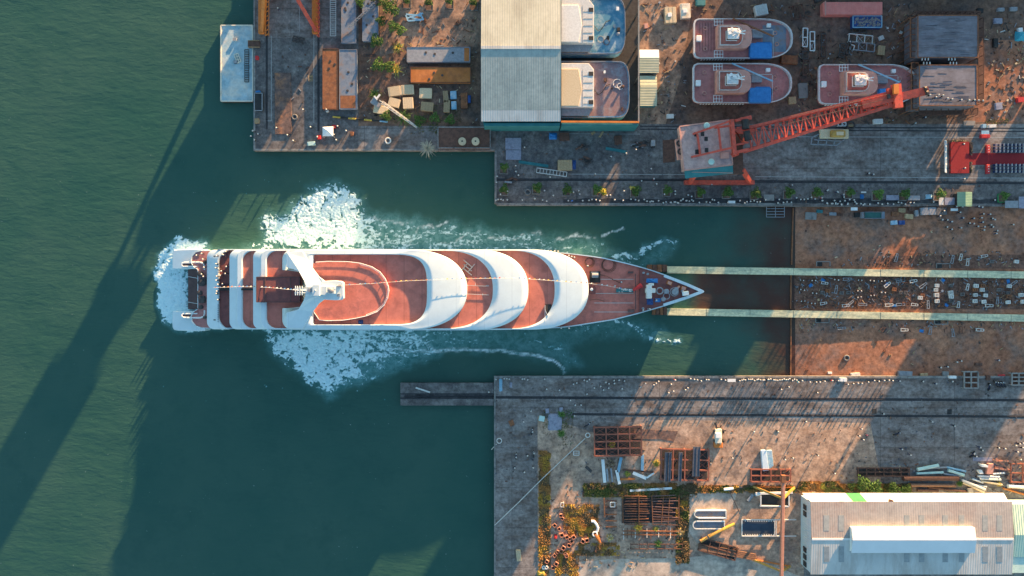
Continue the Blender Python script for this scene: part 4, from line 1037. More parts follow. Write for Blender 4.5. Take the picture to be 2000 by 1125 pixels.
# roof platform at the quay notch with two cable reels
pf = thing('quay_platform','dark flat-roofed quay platform with pale edging at the water notch','platform',g(906,270,0))
mb = MB(); mb.pbox(856,249,957,289,-6,2.2); mb.build('roof_slab', M['rust_dark'], pf)
mb = MB()
for q in [((855,248.5),(958,248.5)),((855,289),(958,289)),((855.5,249),(855.5,289)),((957.5,249),(957.5,289))]: mb.bar(g(*q[0],2.3),g(*q[1],2.3),.3,.25)
mb.build('edge_rail', M['quay_stone'], pf)
def reel(px,py,z,label):
    c = g(px,py,z); o = thing('cable_reel',label,'cable reel',c)
    mb = MB(); mb.lathe((c[0],c[1],z),[(1.25,0),(1.25,.15),(.3,.16)],18); mb.lathe((c[0],c[1],z+.9),[(1.25,0),(1.25,.15),(.35,.16)],18); mb.build('flange', M['wood_pale'], o)
    mb = MB(); mb.lathe((c[0],c[1],z+.15),[(.8,0),(.8,.75)],16); mb.build('drum', M['offwhite'], o)
    mb = MB(); mb.lathe((c[0],c[1],z+1.0),[(.28,0),(.28,.1)],10); mb.build('hub', M['dark'], o)
reel(903,277,2.2,'wooden cable reel lying flat on the quay platform, left one'); reel(929,277,2.2,'wooden cable reel lying flat on the quay platform, right one')

# ---------------------------------------------------------------- unseen blockers added beyond the frame to shade the yard
def blocker(x0,x1,y0,y1,h,label):
    o = thing('shadow_blocker',label,'blocker',g((x0+x1)/2,(y0+y1)/2,0))
    a = g(x0,y1,0); c = g(x1,y0,0); mb = MB(); mb.box(a[0],a[1],0,c[0],c[1],h); mb.build('wall', M['grey_blue'], o)
    mb = MB(); ym = (a[1]+c[1])/2
    mb.add([(a[0],a[1],h+.02),(c[0],a[1],h+.02),(c[0],ym,h+1.2),(a[0],ym,h+1.2),(a[0],c[1],h+.02),(c[0],c[1],h+.02)],[(0,1,2,3),(3,2,5,4),(0,3,4),(1,5,2)]); mb.build('roof', M['roof_grey'], o)
blocker(614,735,-180,-95,13.0,'added grey shadow hall beyond the top edge behind the orange crane')
blocker(1472,1531,-102,-70,12.2,'low added shadow hall beyond the top edge behind the tugs')
blocker(1535,1690,-102,-72,32,'tall narrow added shadow hall beyond the top edge between two low added halls')
blocker(1693,1818,-102,-70,13.6,'low added shadow hall beyond the top edge behind the hull blocks')
blocker(1822,1906,-102,-72,20.3,'mid height added shadow hall beyond the top edge behind the hull blocks')
blocker(1910,1990,-102,-70,13.8,'low added shadow hall beyond the top edge left of the red soil')
blocker(2175,2235,-102,-70,15.0,'narrow added shadow hall beyond the top edge, left of the tallest added hall')
blocker(2255,2480,-140,-70,27,'tallest added shadow hall beyond the top right corner')
blocker(2640,2900,-140,-70,20,'low added shadow hall far beyond the top right corner')
blocker(1995,2172,-100,-80,4.5,'lowest added shadow hall beyond the top edge by the red soil')

# ---------------------------------------------------------------- portal crane on the pier (mostly above the frame)
pc = thing('portal_crane','tall orange portal crane standing on the pier rails at the top edge','crane',g(571,-30,0))
for x in (513,617):
    mb = MB(); c = gx(x,0)
    y0,y1 = gy(66,1),gy(-95,1)
    mb.box(c-.8,y0,.3,c+.8,y1,1.8)
    mb.build('sill_beam', M['crane_orange'], pc)
    for k,(ya,yb2) in enumerate(((60,6),(-90,-45))):
        mb = MB(); xin = 545 if x<560 else 590
        mb.bar(g(x,ya,1.5),(gx(xin,0),gy(yb2,0),13),1.1,1.1); mb.build('portal_leg', M['crane_red'] if x>560 else M['crane_orange'], pc)
    for yb2 in (58,-85,40,-65):
        mb = MB(); p = g(x,yb2,0); mb.tube([(p[0]-.35,p[1],.45),(p[0]+.35,p[1],.45)],.4,12); mb.build('wheel', M['dark_steel'], pc)
mb = MB(); a=(gx(535,0),gy(12,0)); c=(gx(600,0),gy(-50,0)); mb.box(a[0],a[1],12.5,c[0],c[1],14); mb.build('portal_deck', M['crane_orange'], pc)
mb = MB(); mb.lathe((gx(600,0),gy(-75,0),14),[(6.5,0),(5.8,3),(5.8,4.5)],16); mb.build('slew_column', M['crane_orange'], pc)
mb = MB(); mb.box(gx(562,0),gy(-58,0),18.5,gx(650,0),gy(-108,0),36); mb.build('machinery_house', M['salmon'], pc)
mb = MB(); mb.bar((gx(580,0),gy(-90,0),36),(gx(640,0),gy(-300,0),60),5,3); mb.build('jib', M['crane_orange'], pc)
# small orange truss work at the leg
mb = MB()
for k in range(9):
    y = 70-k*9; mb.bar(g(518,y,2),g(524,y-4,3.2),.25); mb.bar(g(519,y,2.6),g(519,y-9,3.0),.25); mb.bar(g(525,y,3.2),g(525,y-9,3.2),.2)
mb.build('ladder_cage', M['crane_orange'], pc)
mb = MB()
for k in range(9):
    y = 72-k*9; mb.bar(g(623,y,2),g(618,y-4,4.2),.25); mb.bar(g(624,y,2.6),g(622,y-9,3.4),.25)
mb.build('ladder_cage', M['crane_red'], pc)

# ---------------------------------------------------------------- red slewing crane with lattice boom
rc = thing('jib_crane','red slewing crane with a long lattice boom on the north quay rails','crane',g(1400,300,0))
for y in (255.5,356):
    mb = MB(); a=g(1338,y+4,2.2); c=g(1474,y-4,2.2); mb.box(a[0],a[1],.5,c[0],c[1],2.2); mb.build('bogie_beam', M['crane_red'], rc)
    for x in (1345,1365,1448,1468):
        mb = MB(); p=g(x,y,0); mb.tube([(p[0],p[1]-.3,.5),(p[0],p[1]+.3,.5)],.45,12); mb.build('wheel', M['dark_steel'], rc)
    for x in (1348,1465):
        mb = MB(); mb.bar(g(x,y,2),g(x+(1405-x)*.25,306+(y-306)*.5,10.5),1.2); mb.build('portal_leg', M['crane_red'], rc)
HZ = 15.0
mb = MB(); mb.prism(gp([(1362,265),(1450,262),(1452,340),(1364,342)],10.5),9.8,10.6); mb.build('portal_deck', M['rust_dark'], rc)
mb = MB(); mb.lathe((gx(1405,11),gy(302,11),10.6),[(4.5,0),(4.5,1.2)],20); mb.build('slew_ring', M['dark_steel'], rc)
roofp = [(1327,247),(1424,234),(1431,322),(1336,333)]
mb = MB(); mb.prism(gp(roofp,HZ),11.8,HZ,bottom=True); hs = mb.build('machinery_house', M['crane_roof'], rc, bevel=.12)
mb = MB(); A=[g(1336.3,333.3,HZ-.1),g(1431.3,322.3,HZ-.1),g(1432,339,HZ-.9),g(1338.5,348.5,HZ-.9)]
mb.add(A+[(x,y,z-.15) for x,y,z in A],[(0,1,2,3),(0,4,5,1),(1,5,6,2),(2,6,7,3),(3,7,4,0)]); mb.build('canopy', M['teal'], hs)
mb = MB(); q=roofp; 
for i in range(4): mb.bar(g(*q[i],HZ+.1),g(*q[(i+1)%4],HZ+.1),.3,.25)
mb.bar(g(1345,336,HZ-.4),g(1431,338,HZ-.5),.15); mb.build('roof_edge', M['salmon'], hs)
mb = MB()
for (xa,ya,xb,yb2,za,zb3) in [(1353,262,1424,237,15.2,18.5),(1350,307,1428,289,15.2,18.5),(1362,262,1368,304,15.5,15.5),(1403,247,1408,292,16.5,16.5),(1395,250,1430,245,16,17.5),(1400,295,1432,288,16,17.5)]:
    mb.bar(g(xa,ya,za),g(xb,yb2,zb3),.55,.5)
mb.build('gantry_frame', M['crane_red'], rc)
for x,y in ((1359,262),(1372,261),(1379,271),(1361,296),(1380,293)):
    mb = MB(); mb.pbox(x-3,y-4,x+3.5,y+4.5,HZ,HZ+.12); mb.build('hatch', M['dark'], hs)
for x,y in ((1380,245.5),(1389,316)):
    mb = MB(); mb.lathe(g(x,y,HZ),[(.9,0),(.95,.25),(.7,.6),(.15,.75)],16); mb.build('roof_vent', M['teal_pale'], hs)
mb = MB(); mb.pbox(1408,297,1424,309,HZ,HZ+.5); mb.build('roof_box', M['salmon'], hs)
mb = MB(); mb.prism(gp([(1319,272),(1333,269),(1336,309),(1324,312)],13),11.6,13,bottom=True); cw = mb.build('counterweight', M['salmon'], rc, bevel=.15)
for x,y in ((1327,280),(1329,296)):
    mb = MB(); mb.torus(g(x,y,13.1),.75,.28,16); mb.build('drum', M['dark_steel'], cw)
mb = MB()
mb.bar(g(1428,234,HZ+.5),g(1434,303,HZ+.5),1.1,2.0); mb.bar(g(1436,236,HZ+.3),g(1467,228,HZ+.3),.8); mb.bar(g(1447,231,HZ+.6),g(1468,232,HZ+.6),.5); mb.bar(g(1436,298,HZ+.3),g(1462,292,HZ+.3),.9); mb.bar(g(1428,304,HZ),g(1440,300,HZ-1),1.2)
mb.bar(g(1438,250,HZ+.2),g(1462,247,HZ+.2),.5); mb.bar(g(1438,283,HZ+.2),g(1462,278,HZ+.2),.5)
for k in range(7): mb.bar(g(1433+k*1.3,254+k,HZ),g(1441+k*1.2,262+k*2.4,HZ),.25)
mb.build('boom_foot', M['crane_red'], rc)
mb = MB(); mb.tube([g(1455,234,HZ+.9),g(1457,252,HZ+.9)],1.1,12); mb.tube([g(1458,256,HZ+.7),g(1461,274,HZ+.7)],1.0,12); mb.pbox(1450,236,1464,240,HZ,HZ+.9); mb.build('hoist_winch', M['dark'], rc)
# boom
def bz(x): return 14.5+ (x-1460)/300*7
def chord(x, side):
    if side == 0: y = 249-(x-1462)*.247
    else: y = 294-(x-1462)*.314
    return y
for lvl,dz in (('upper',0),('lower',-2.0)):
    for side in (0,1):
        mb = MB(); xs_ = [1452,1500,1560,1620,1680,1745]
        pts = [g(x,chord(x,side)+(0 if dz==0 else (2.5 if side==0 else -2.5)),bz(x)+dz) for x in xs_]
        for i in range(5): mb.bar(pts[i],pts[i+1],.85 if dz==0 else .65,.7)
        mb.build('boom_chord', M['crane_red'], rc)
mb = MB(); xx = [1462+k*13.5 for k in range(19)]
for k,x in enumerate(xx):
    a,c = g(x,chord(x,0),bz(x)),g(x+6,chord(x+6,1),bz(x+6)); a2,c2 = g(x,chord(x,0)+2.5,bz(x)-2),g(x+6,chord(x+6,1)-2.5,bz(x+6)-2)
    mb.bar(a,c,.38); mb.bar(a2,c2,.3); mb.bar(a,a2,.2); mb.bar(c,c2,.2)
    if k < 18:
        x2 = xx[k+1]; a3,c3 = g(x2,chord(x2,0),bz(x2)),g(x2+6,chord(x2+6,1),bz(x2+6))
        mb.bar(c if k%2 else a, a3 if k%2 else c3, .32)
        mb.bar(a2 if k%2 else c2, g(x2+6,chord(x2+6,1)-2.5,bz(x2)-2) if k%2 else g(x2,chord(x2,0)+2.5,bz(x2)-2), .17)
        mb.bar(a, g(x2,chord(x2,0)+2.5,bz(x2)-2),.17); mb.bar(c, g(x2+6,chord(x2+6,1)-2.5,bz(x2)-2),.17)
mb.build('boom_lattice', M['crane_red'], rc)
mb = MB(); mb.bar(g(1683,206,bz(1683)),g(1812,177,bz(1800)+.3),2.2,1.6); mb.bar(g(1750,165,bz(1750)+.5),g(1754,211,bz(1750)+.5),2.4,1.4); mb.bar(g(1735,173,bz(1740)),g(1737,208,bz(1740)),1.0,1); mb.build('boom_head', M['crane_red'], rc)
mb = MB(); mb.pbox(1746,164,1756,183,bz(1750)+1.2,bz(1750)+2.0); mb.build('head_platform', M['crane_orange'], rc)
mb = MB()
for (x,y) in ((1805,174),(1808,182),(1733,189)): mb.tube([g(x,y,bz(x)+1),g(x+4,y-1,bz(x)+1)],.7,10)
mb.build('sheave', M['dark_steel'], rc)
mb = MB(); mb.tube([g(1455,247,17),g(1740,183,bz(1740)+1)],.06,4); mb.tube([g(1458,262,17),g(1745,190,bz(1740)+1)],.06,4); mb.build('hoist_rope', M['dark_steel'], rc)

# ---------------------------------------------------------------- tugs on the hard
def tug(px0, label, first):
    v = thing('tugboat',label,'tugboat',(0,0,0),'tugboats under construction on the yard')
    Ln,Wd = 31.5*1.0,12.6; l=Ln/2; w_=Wd/2
    pts = []
    for k in range(19):
        t = -math.pi/2+math.pi*k/18; pts.append((l-9.5+9.5*abs(math.cos(t))**.9, w_*math.copysign(abs(math.sin(t))**.8,math.sin(t))))
    pts += [(-l+1.5,w_),(-l+.4,w_-.5),(-l,w_-1.5),(-l,-w_+1.5),(-l+.4,-w_+.5),(-l+1.5,-w_)]
    def lp(s,z,dx=0): return [(x*s+dx,y*s,z) for x,y in pts]
    mb = MB(); mb.loft([lp(.80,1.2),lp(.9,2.2),lp(.98,4.0),lp(1.0,5.4)]); mb.sheet([(x,y) for x,y,_ in lp(.80,1.2)],1.2); mb.build('hull', M['hull_maroon'], v)
    mb = MB(); mb.loft([lp(1.0,5.35),lp(1.0,6.1),lp(.968,6.1),lp(.968,4.9)]); mb.build('bulwark', M['white_rim'], v)
    mb = MB(); mb.sheet([(x,y) for x,y,_ in lp(.975,5)],5.0); mb.build('deck', M['tug_deck'], v)
    mb = MB(); 
    for s in (-1,1):
        for k in range(5): mb.box(-14+k*6,s*2.6-.5,0,-12.8+k*6,s*2.6+.5,1.5)
    mb.build('keel_block', M['wood'], v)
    # deckhouse, rounded forward
    def dh(x0,x1,w2,n=13):
        q = []
        for k in range(n):
            t = -math.pi/2+math.pi*k/(n-1); q.append((x1-w2*.8+w2*.8*abs(math.cos(t))**.8, w2*math.copysign(abs(math.sin(t))**.8,math.sin(t))))
        return q+[(x0,w2),(x0,-w2)]
    mb = MB(); mb.prism(dh(-8.6,2.2,3.7),5.0,7.9); d = mb.build('deckhouse', M['salmon'], v, bevel=.1)
    q = dh(-8.0,-.9,3.0); mb = MB(); mb.loft([[(x,y,7.9) for x,y in q],[(x,y,8.7) for x,y in q],[(x*.96-.2,y*.93,8.7) for x,y in q],[(x*.96-.2,y*.93,8.0) for x,y in q]]); mb.build('bridge_rail', M['white_rim'], d)
    mb = MB(); mb.sheet([(x*.96-.2,y*.93) for x,y in q],8.0); mb.build('bridge_deck', M['deck_red'], d)
    mb = MB(); mb.box(-6.2,-1.6,8.0,-2.6,1.6,10.4); wv = mb.build('wheelhouse', M['white'], d, bevel=.15)
    mb = MB(); mb.box(-6.25,-1.65,9.2,-2.55,1.65,9.9); mb.build('window', M['glass_dark'], wv)
    mb = MB()
    rr = random.Random(5)
    for k in range(9):
        x,y = -5.8+3*rr.random(),-1.3+2.6*rr.random(); mb.cbox((x,y,10.6+.2*rr.random()),(.4+.8*rr.random(),.3+.5*rr.random(),.5),rr.random()*3)
    mb.tube([(-5,0.5,10.4),(-1.2,-.6,11.6)],.2,6); mb.tube([(-5,-.2,10.4),(-1.0,.5,11.4)],.2,6); mb.bar((-6.2,-1.6,10.5),(-6.2,1.6,10.5),.2); mb.build('mast_gear', M['white'], wv)
    mb = MB(); mb.box(2.8,.2,5.0,6.2,2.6,6.3); mb.build('winch', M['grey'], v, bevel=.12)
    mb = MB(); mb.box(2.0,-6.35,5.0,9.0,-1.6,6.6); mb.box(4,-1.7,5,8.8,-1.2,6.3); tp = mb.build('hatch_cover', M['blue'], v, bevel=.2)
    mb = MB(); mb.bar((-3.5,6.0,6.6),(9.2,.2,7.2),.42); mb.build('derrick', M['blue_pale'] if not first else M['rust'], v)
    mb = MB(); 
    for y in (3.95,-4.2):
        s = 1 if y>0 else -1
        for k in range(4): mb.bar((-9.2+k*.9,s*3.9,6.2),(-9.2+k*.9,s*6.2,6.2),.14)
        for yy in (4,5.1,6.1): mb.bar((-9.3,s*yy,6.25),(-6.4,s*yy,6.25),.14)
    mb.build('ladder_frame', M['white'], v)
    for x,y in ((-11.8,3.6),(-11.8,-3.0),(10.5,2),(11,-1.5)):
        mb = MB(); mb.torus((x,y,5.1),.55,.14); mb.build('bitt', M['salmon'], v)
    mb = MB(); mb.box(-14.8,-.9,5,-13.2,.9,6.2); mb.build('towing_post', M['white'], v, bevel=.1)
    mb = MB(); mb.box(7.6,3.6,5,8.9,4.8,6.0); mb.build('deck_box', M['white'], v, bevel=.1)
    mb = MB(); mb.tube([(9.6,2.6,5.7),(9.6,-5.8,5.7)],.1,5); mb.tube([(2,2.8,5.8),(9.4,2.8,5.8)],.1,5); mb.build('rail', M['white_rim'], v)
    mb = MB()
    for s in (-1,1):
        for k in range(16): mb.box(-13+k*.9,s*6.22,3.9,-12.6+k*.9,s*6.36,4.9)
    mb.build('fender_strip', M['white'], v)
    return v
kk=(H-5.2)/H
T = tug(0,'x',True); T.location = (gx(1450.5,5.5),gy(76,5.5),0); T['label'] = 'maroon tugboat with a grey patched foredeck, uppermost of the three on the yard'
T2 = copy_tree(T); T2.location = (gx(1449,5.5),gy(163,5.5),0); T2['label'] = 'maroon tugboat with all maroon deck in the middle of the yard, below the first tug'
T3 = copy_tree(T); T3.location = (gx(1694,5.5),gy(165,5.5),0); T3['label'] = 'maroon tugboat lying partly under the red crane boom'
for t in (T2,T3):
    for c in t.children:
        if c.name.startswith('derrick'):
            c.data = c.data.copy(); c.data.materials[0] = M['blue_pale']
for c in list(T3.children):
    if c.name.startswith('hatch_cover'): c.scale = (.75,.45,1); c.location = (1.2,-1.2,1.2)
mb = MB(); mb.box(T.location.x+6.5,T.location.y-4,5.02,T.location.x+14,T.location.y+4.5,5.03)
mb.build('deck_patch', M['grey_blue'], T)
# ---------------------------------------------------------------- steel hull blocks with scaffolding
for i,(x0,y0,x1,y1,lb) in enumerate(((1793,30,1910,112,'grey steel hull block with flat plated top, upper of the pair'),(1796,127,1908,206,'grey steel hull block with flat plated top, lower of the pair'))):
    z = 9.0; o = thing('hull_block',lb,'hull block',g((x0+x1)/2,(y0+y1)/2,0))
    mb = MB(); mb.pbox(x0,y0,x1,y1,1.0,z); mb.build('shell', M['plate'], o, bevel=.15)
    mb = MB()
    for q in [((x0,y0),(x1,y0)),((x0,y1),(x1,y1)),((x0,y0),(x0,y1)),((x1,y0),(x1,y1))]: mb.bar(g(*q[0],z+.06),g(*q[1],z+.06),.25,.12)
    mb.build('edge_strip', M['rust'], o)
    mb = MB(); rr = random.Random(i)
    for k in range(34):
        x = x0+4+rr.random()*(x1-x0-30); y = y0+4+rr.random()*(y1-y0-8); mb.bar(g(x,y,z+.03),g(x+8+18*rr.random(),y+rr.random()-.5,z+.03),.12,.05)
    mb.build('weld_seam', M['plate_dark'], o)
    for k in range(6):
        x = x0+8+ (k%3)*6 + (k//3)*52; yy = y1 if i==0 else y0
        mb = MB(); mb.bar(g(x,yy+(1 if i==0 else -1),z-.2),g(x,yy+(6 if i==0 else -6),z-.2),.25,.25); mb.build('bracket', M['offwhite'], o)
    for (xx,yy) in ((x0+10,y0+10),(x1-10,y0+10),(x0+10,y1-10),(x1-10,y1-10)):
        mb = MB(); p=g(xx,yy,0); mb.box(p[0]-1,p[1]-1,0,p[0]+1,p[1]+1,1); mb.build('support', M['wood'], o)
def scaffold(x0,y0,x1,y1,z,label,n,mat_):
    o = thing('scaffold',label,'scaffold',g((x0+x1)/2,(y0+y1)/2,0))
    vert = abs(y1-y0) > abs(x1-x0)
    mb = MB()
    for k in range(n+1):
        t = k/n
        if vert: y = y0+(y1-y0)*t; mb.bar(g(x0,y,z),g(x1,y,z),.2)
        else: x = x0+(x1-x0)*t; mb.bar(g(x,y0,z),g(x,y1,z),.2)
    if vert: mb.bar(g(x0,y0,z),g(x0,y1,z),.25); mb.bar(g(x1,y0,z),g(x1,y1,z),.2)
    else: mb.bar(g(x0,y0,z),g(x1,y0,z),.25); mb.bar(g(x0,y1,z),g(x1,y1,z),.2)
    mb.build('frame', mat_, o)
    mb = MB()
    for k in range(n+1):
        t=k/n
        for s in (0,1):
            p = g((x0,x1)[s],y0+(y1-y0)*t,z) if vert else g(x0+(x1-x0)*t,(y0,y1)[s],z)
            mb.bar((p[0],p[1],0),p,.15)
    mb.build('uprights', mat_, o)
    mb = MB(); p=g(x0,y0,z-2); q=g(x1,y1,z-2); mb.box(p[0],p[1],z-2.1,q[0],q[1],z-2); mb.build('walkway', M['rust_dark'], o)
scaffold(1778,34,1792,112,7.5,'brown pipe scaffold on the left of the upper hull block',7,M['rust'])
scaffold(1780,122,1794,214,7.5,'brown pipe scaffold on the left of the lower hull block',8,M['rust'])
scaffold(1911,34,1921,200,7,'brown pipe scaffold along the right side of both hull blocks',9,M['rust_dark'])
scaffold(1790,22,1915,29,7,'brown pipe scaffold along the top of the upper hull block',10,M['rust_dark'])
scaffold(1795,211,1910,224,5,'low brown scaffold below the lower hull block',8,M['rust_dark'])
# ================================================================ smaller things
def W2(px,py,z=0): return g(px,py,z)
def rrange(a,b): return a+(b-a)*random.random()
# ---- people
def make_person(pose, shirt, trousers, hat):
    root = thing('person','person','person',(0,0,0))
    k = 1.3
    sw = {'stand':(0.02,-.02),'walk':(.22,-.22),'lean':(.05,-.05)}[pose]
    ln = .14 if pose == 'lean' else 0
    J = {'pelvis':(0,0,.95),'waist':(0,ln*.3,1.1),'chest':(0,ln*.8,1.35),'neck':(0,ln,1.5),'head':(0,ln+.02,1.62),'crown':(0,ln+.02,1.74),
         'lh':(-.10,0,.9),'lk':(-.11,sw[0]*.6+.03,.5),'la':(-.12,sw[0]-.02,.09),'lt':(-.13,sw[0]+.14,.05),
         'rh':(.10,0,.9),'rk':(.11,sw[1]*.6+.03,.5),'ra':(.12,sw[1]-.02,.09),'rt':(.13,sw[1]+.14,.05),
         'ls':(-.19,ln*.95,1.42),'le':(-.25,ln+.02-sw[0]*.3,1.15),'lw':(-.24,ln+.16-sw[0]*.5,.93),'lf':(-.23,ln+.22-sw[0]*.5,.84),
         'rs':(.19,ln*.95,1.42),'re':(.25,ln+.02-sw[1]*.3,1.15),'rw':(.24,ln+.16-sw[1]*.5,.93),'rf':(.23,ln+.22-sw[1]*.5,.84)}
    E_ = [('pelvis','waist'),('waist','chest'),('chest','neck'),('neck','head'),('head','crown'),('pelvis','lh'),('lh','lk'),('lk','la'),('la','lt'),('pelvis','rh'),('rh','rk'),('rk','ra'),('ra','rt'),
          ('chest','ls'),('ls','le'),('le','lw'),('lw','lf'),('chest','rs'),('rs','re'),('re','rw'),('rw','rf')]
    rad = {'pelvis':.15,'waist':.14,'chest':.16,'neck':.065,'head':.10,'crown':.08,'lh':.10,'rh':.10,'lk':.07,'rk':.07,'la':.05,'ra':.05,'lt':.045,'rt':.045,'ls':.075,'rs':.075,'le':.05,'re':.05,'lw':.035,'rw':.035,'lf':.035,'rf':.035}
    names = list(J); me = bpy.data.meshes.new('body'); me.from_pydata([tuple(c*k for c in J[n]) for n in names],[(names.index(a),names.index(b)) for a,b in E_],[])
    o = bpy.data.objects.new('body',me); COL.objects.link(o)
    m_ = o.modifiers.new('skin','SKIN'); o.modifiers.new('sub','SUBSURF').levels = 1
    for i,n in enumerate(names): me.skin_vertices[0].data[i].radius = (rad[n]*k,rad[n]*k)
    me.skin_vertices[0].data[0].use_root = True
    dg = bpy.context.evaluated_depsgraph_get(); dg.update(); nm_ = bpy.data.meshes.new_from_object(o.evaluated_get(dg)); nm_.name = 'body'
    bpy.data.objects.remove(o)
    nm_.materials.clear()
    for q in (M['skin'],M[shirt],M[trousers]): nm_.materials.append(q)
    for p in nm_.polygons:
        c = p.center/k; p.use_smooth = True
        p.material_index = 0 if c.z > 1.5 or (abs(c.x)>.17 and c.z<.96 and c.z>.75) else (1 if c.z > .93 else 2)
    b = bpy.data.objects.new('body',nm_); COL.objects.link(b); b.parent = root
    mb = MB(); zc = 1.66*k; r = .235
    if hat != 'none':
        mb.lathe((0,ln*k+.02,zc),[(r*1.12,-.05),(r*1.12,-.015),(r*.85,.0),(r*.8,.10),(r*.58,.20),(r*.25,.245)],12)
        h = mb.build('hard_hat',M[hat],root,smooth=True)
    else:
        mb.lathe((0,ln*k+.01,zc-.02),[(.13,-.10),(.155,0),(.14,.10),(.09,.16),(.03,.18)],10); h = mb.build('hair',M['cloth_black'],root,smooth=True)
    return root
PP = {}
COMBOS = [('stand','cloth_navy','cloth_black','hat_white'),('walk','cloth_grey','cloth_black','hat_white'),('lean','cloth_black','cloth_navy','hat_white'),('walk','cloth_navy','cloth_navy','hat_white'),('stand','cloth_black','cloth_grey','hat_white')]
protos = [make_person(*c) for c in COMBOS]
spec = {'red':make_person('stand','red','cloth_black','hat_white'),'teal':make_person('stand','cyan','cloth_black','hat_white'),'blue':make_person('lean','hat_blue','cloth_navy','hat_blue'),'pink':make_person('walk','pink','cloth_black','none')}
NP = [0]
def person(px,py,z=0,label=None,group=None,kind=None):
    p = protos[NP[0]%5] if kind is None else spec[kind]; NP[0] += 1
    o = pplace(p,px,py,z,random.random()*6.283,label=label,group=group,cat='person'); return o
def crowd(pts, ox, oy, sc, label, group=None, z=0, kind=None):
    for q in pts:
        zz = z(ox+q[0]/sc) if callable(z) else z
        person(ox+q[0]/sc, oy+q[1]/sc, zz, label, group, kind)
QN = 'person in dark workwear and white hard hat in the crowd along the north quay edge'
crowd([(95,862),(115,855),(150,858),(165,862),(205,860),(350,862),(470,848),(550,866),(585,872),(795,868),(935,866),(995,864),(1018,856),(1062,860),(1100,868),(1245,860),(1325,866),(1405,858),(1445,858),(1477,865),(1530,856),(1557,872),(1580,880),(1600,872),(1615,874),(1668,868),(1715,888),(1745,884),(1790,884),(1820,880),(1850,888),(1885,866),(1905,850),(1935,868),(1965,872),(1990,858)],950,220,5,QN,'crowd along the north quay edge')
crowd([(30,1025),(65,1020),(95,1030),(115,1010),(135,995),(165,1010),(215,1010),(270,1025),(330,1020),(360,1025),(380,1000),(400,1010),(430,1025),(510,1025),(610,1010),(650,1030),(675,1020),(700,1015),(730,1010),(755,1020),(780,1020),(820,1000),(940,1000),(930,1030),(975,1025),(1005,1020),(1045,1020),(1085,985),(1120,1000),(1150,1000),(1180,995),(1215,985),(1240,995),(1300,1010),(1340,1030),(1380,1035),(1410,1025),(1430,1036),(1460,1040),(1450,1015),(1490,1010),(1510,1036),(1530,1000),(1575,1020),(1590,1036),(1625,1036),(1650,1036)],1300,160,4.3275,QN,'crowd along the north quay edge')
crowd([(5,750),(45,775),(90,775),(105,750),(120,775),(165,785),(185,720),(215,780),(270,745),(290,770),(345,785),(400,780),(470,770),(505,780),(555,775),(598,780),(640,765),(665,768),(700,780),(735,770),(770,768),(935,760),(1130,800),(1180,800),(1310,800),(1345,805)],1600,220,4.3275,QN,'crowd along the north quay edge')
crowd([(1300,985)],1300,160,4.3275,'person in a red shirt in the crowd on the north quay near the planters',None,0,'red')
crowd([(830,862)],950,220,5,'person in blue with a blue hat at the north quay edge',None,0,'blue')
crowd([(1625,655)],950,220,5,'person in a red shirt beside the crane rail left of the red crane',None,0,'red')
QA = 'person in dark workwear and white hard hat walking on the open north quay apron'
crowd([(285,535),(288,585),(312,620),(105,632),(100,690),(140,800),(207,775),(372,350),(1210,440),(1355,410),(1455,370),(1597,558),(1057,608),(1505,675),(1650,705),(898,765),(905,803),(845,785),(1168,817),(1202,815),(1340,775),(1830,775),(1830,803),(1725,805),(1955,812),(645,815),(565,770),(618,640)],950,220,5,QA,'people on the open north quay apron')
crowd([(375,875),(1050,880),(610,785),(1695,780),(70,930),(207,975),(1350,920),(1430,935),(1480,960)],1300,160,4.3275,QA,'people on the open north quay apron')
crowd([(395,522),(433,530),(1195,570),(50,665),(130,675),(1450,745),(870,50),(785,100)],1600,220,4.3275,QA,'people on the open north quay apron')
crowd([(1195,272),(1200,478)],1600,220,4.3275,'person in dark clothes and white hat standing on the red stage','people on the red stage',.8)
crowd([(1025,838),(992,880),(1012,910),(1050,915),(1090,925),(1050,970),(1090,990),(1168,978),(1155,848),(1185,895),(1240,938),(1275,898),(1340,893),(1350,860),(1412,863),(1430,900),(1450,908),(1420,953),(1440,970),(1350,930),(1310,965),(1365,970),(1360,995),(1475,1005),(1465,1025),(1605,950),(1275,942)],1600,220,4.3275,'person in dark workwear and white hard hat in the loose group on the upper slipway','group on the upper slipway',SZ)
QS = 'person in dark workwear and white hard hat in the crowd along the south quay edge'
crowd([(82,212),(110,206),(172,178),(195,185),(215,172),(352,195),(375,210),(377,243),(422,180),(425,205),(465,178),(505,180),(755,218),(775,205),(795,188),(900,212),(1150,190),(1040,243),(1020,260),(920,270),(880,285),(1060,170),(1095,172),(1120,176),(1195,174),(1215,175),(1315,176),(1355,178),(1475,183)],1100,700,4.3275,QS,'crowd along the south quay edge')
crowd([(150+13.5*k+rrange(-4,4),rrange(128,140)) for k in range(27)],1400,700,3.333,QS,'crowd along the south quay edge')
crowd([(540,145),(590,150),(630,150),(655,150),(685,145),(775,145),(835,165),(870,160),(900,158),(925,158),(970,150),(1005,140),(1035,145),(1070,140),(1100,138),(1120,140),(1170,143),(1320,145),(1405,160),(1510,145)],1400,700,3.333,QS,'crowd along the south quay edge')
crowd([(515,150)],1400,700,3.333,'person in a turquoise shirt in the south quay crowd',None,0,'teal')
crowd([(735,140)],1400,700,3.333,'person in a red shirt in the south quay crowd right of the slip edge',None,0,'red')
crowd([(935,178)],1100,700,4.3275,'person in a red shirt at the sunlit start of the south quay coping',None,0,'red')
SA = 'person in dark workwear and white hard hat crossing the open south quay'
crowd([(257,242),(310,230),(328,258),(490,250),(645,235),(195,293),(685,205)],1100,700,4.3275,SA,'people crossing the open south quay')
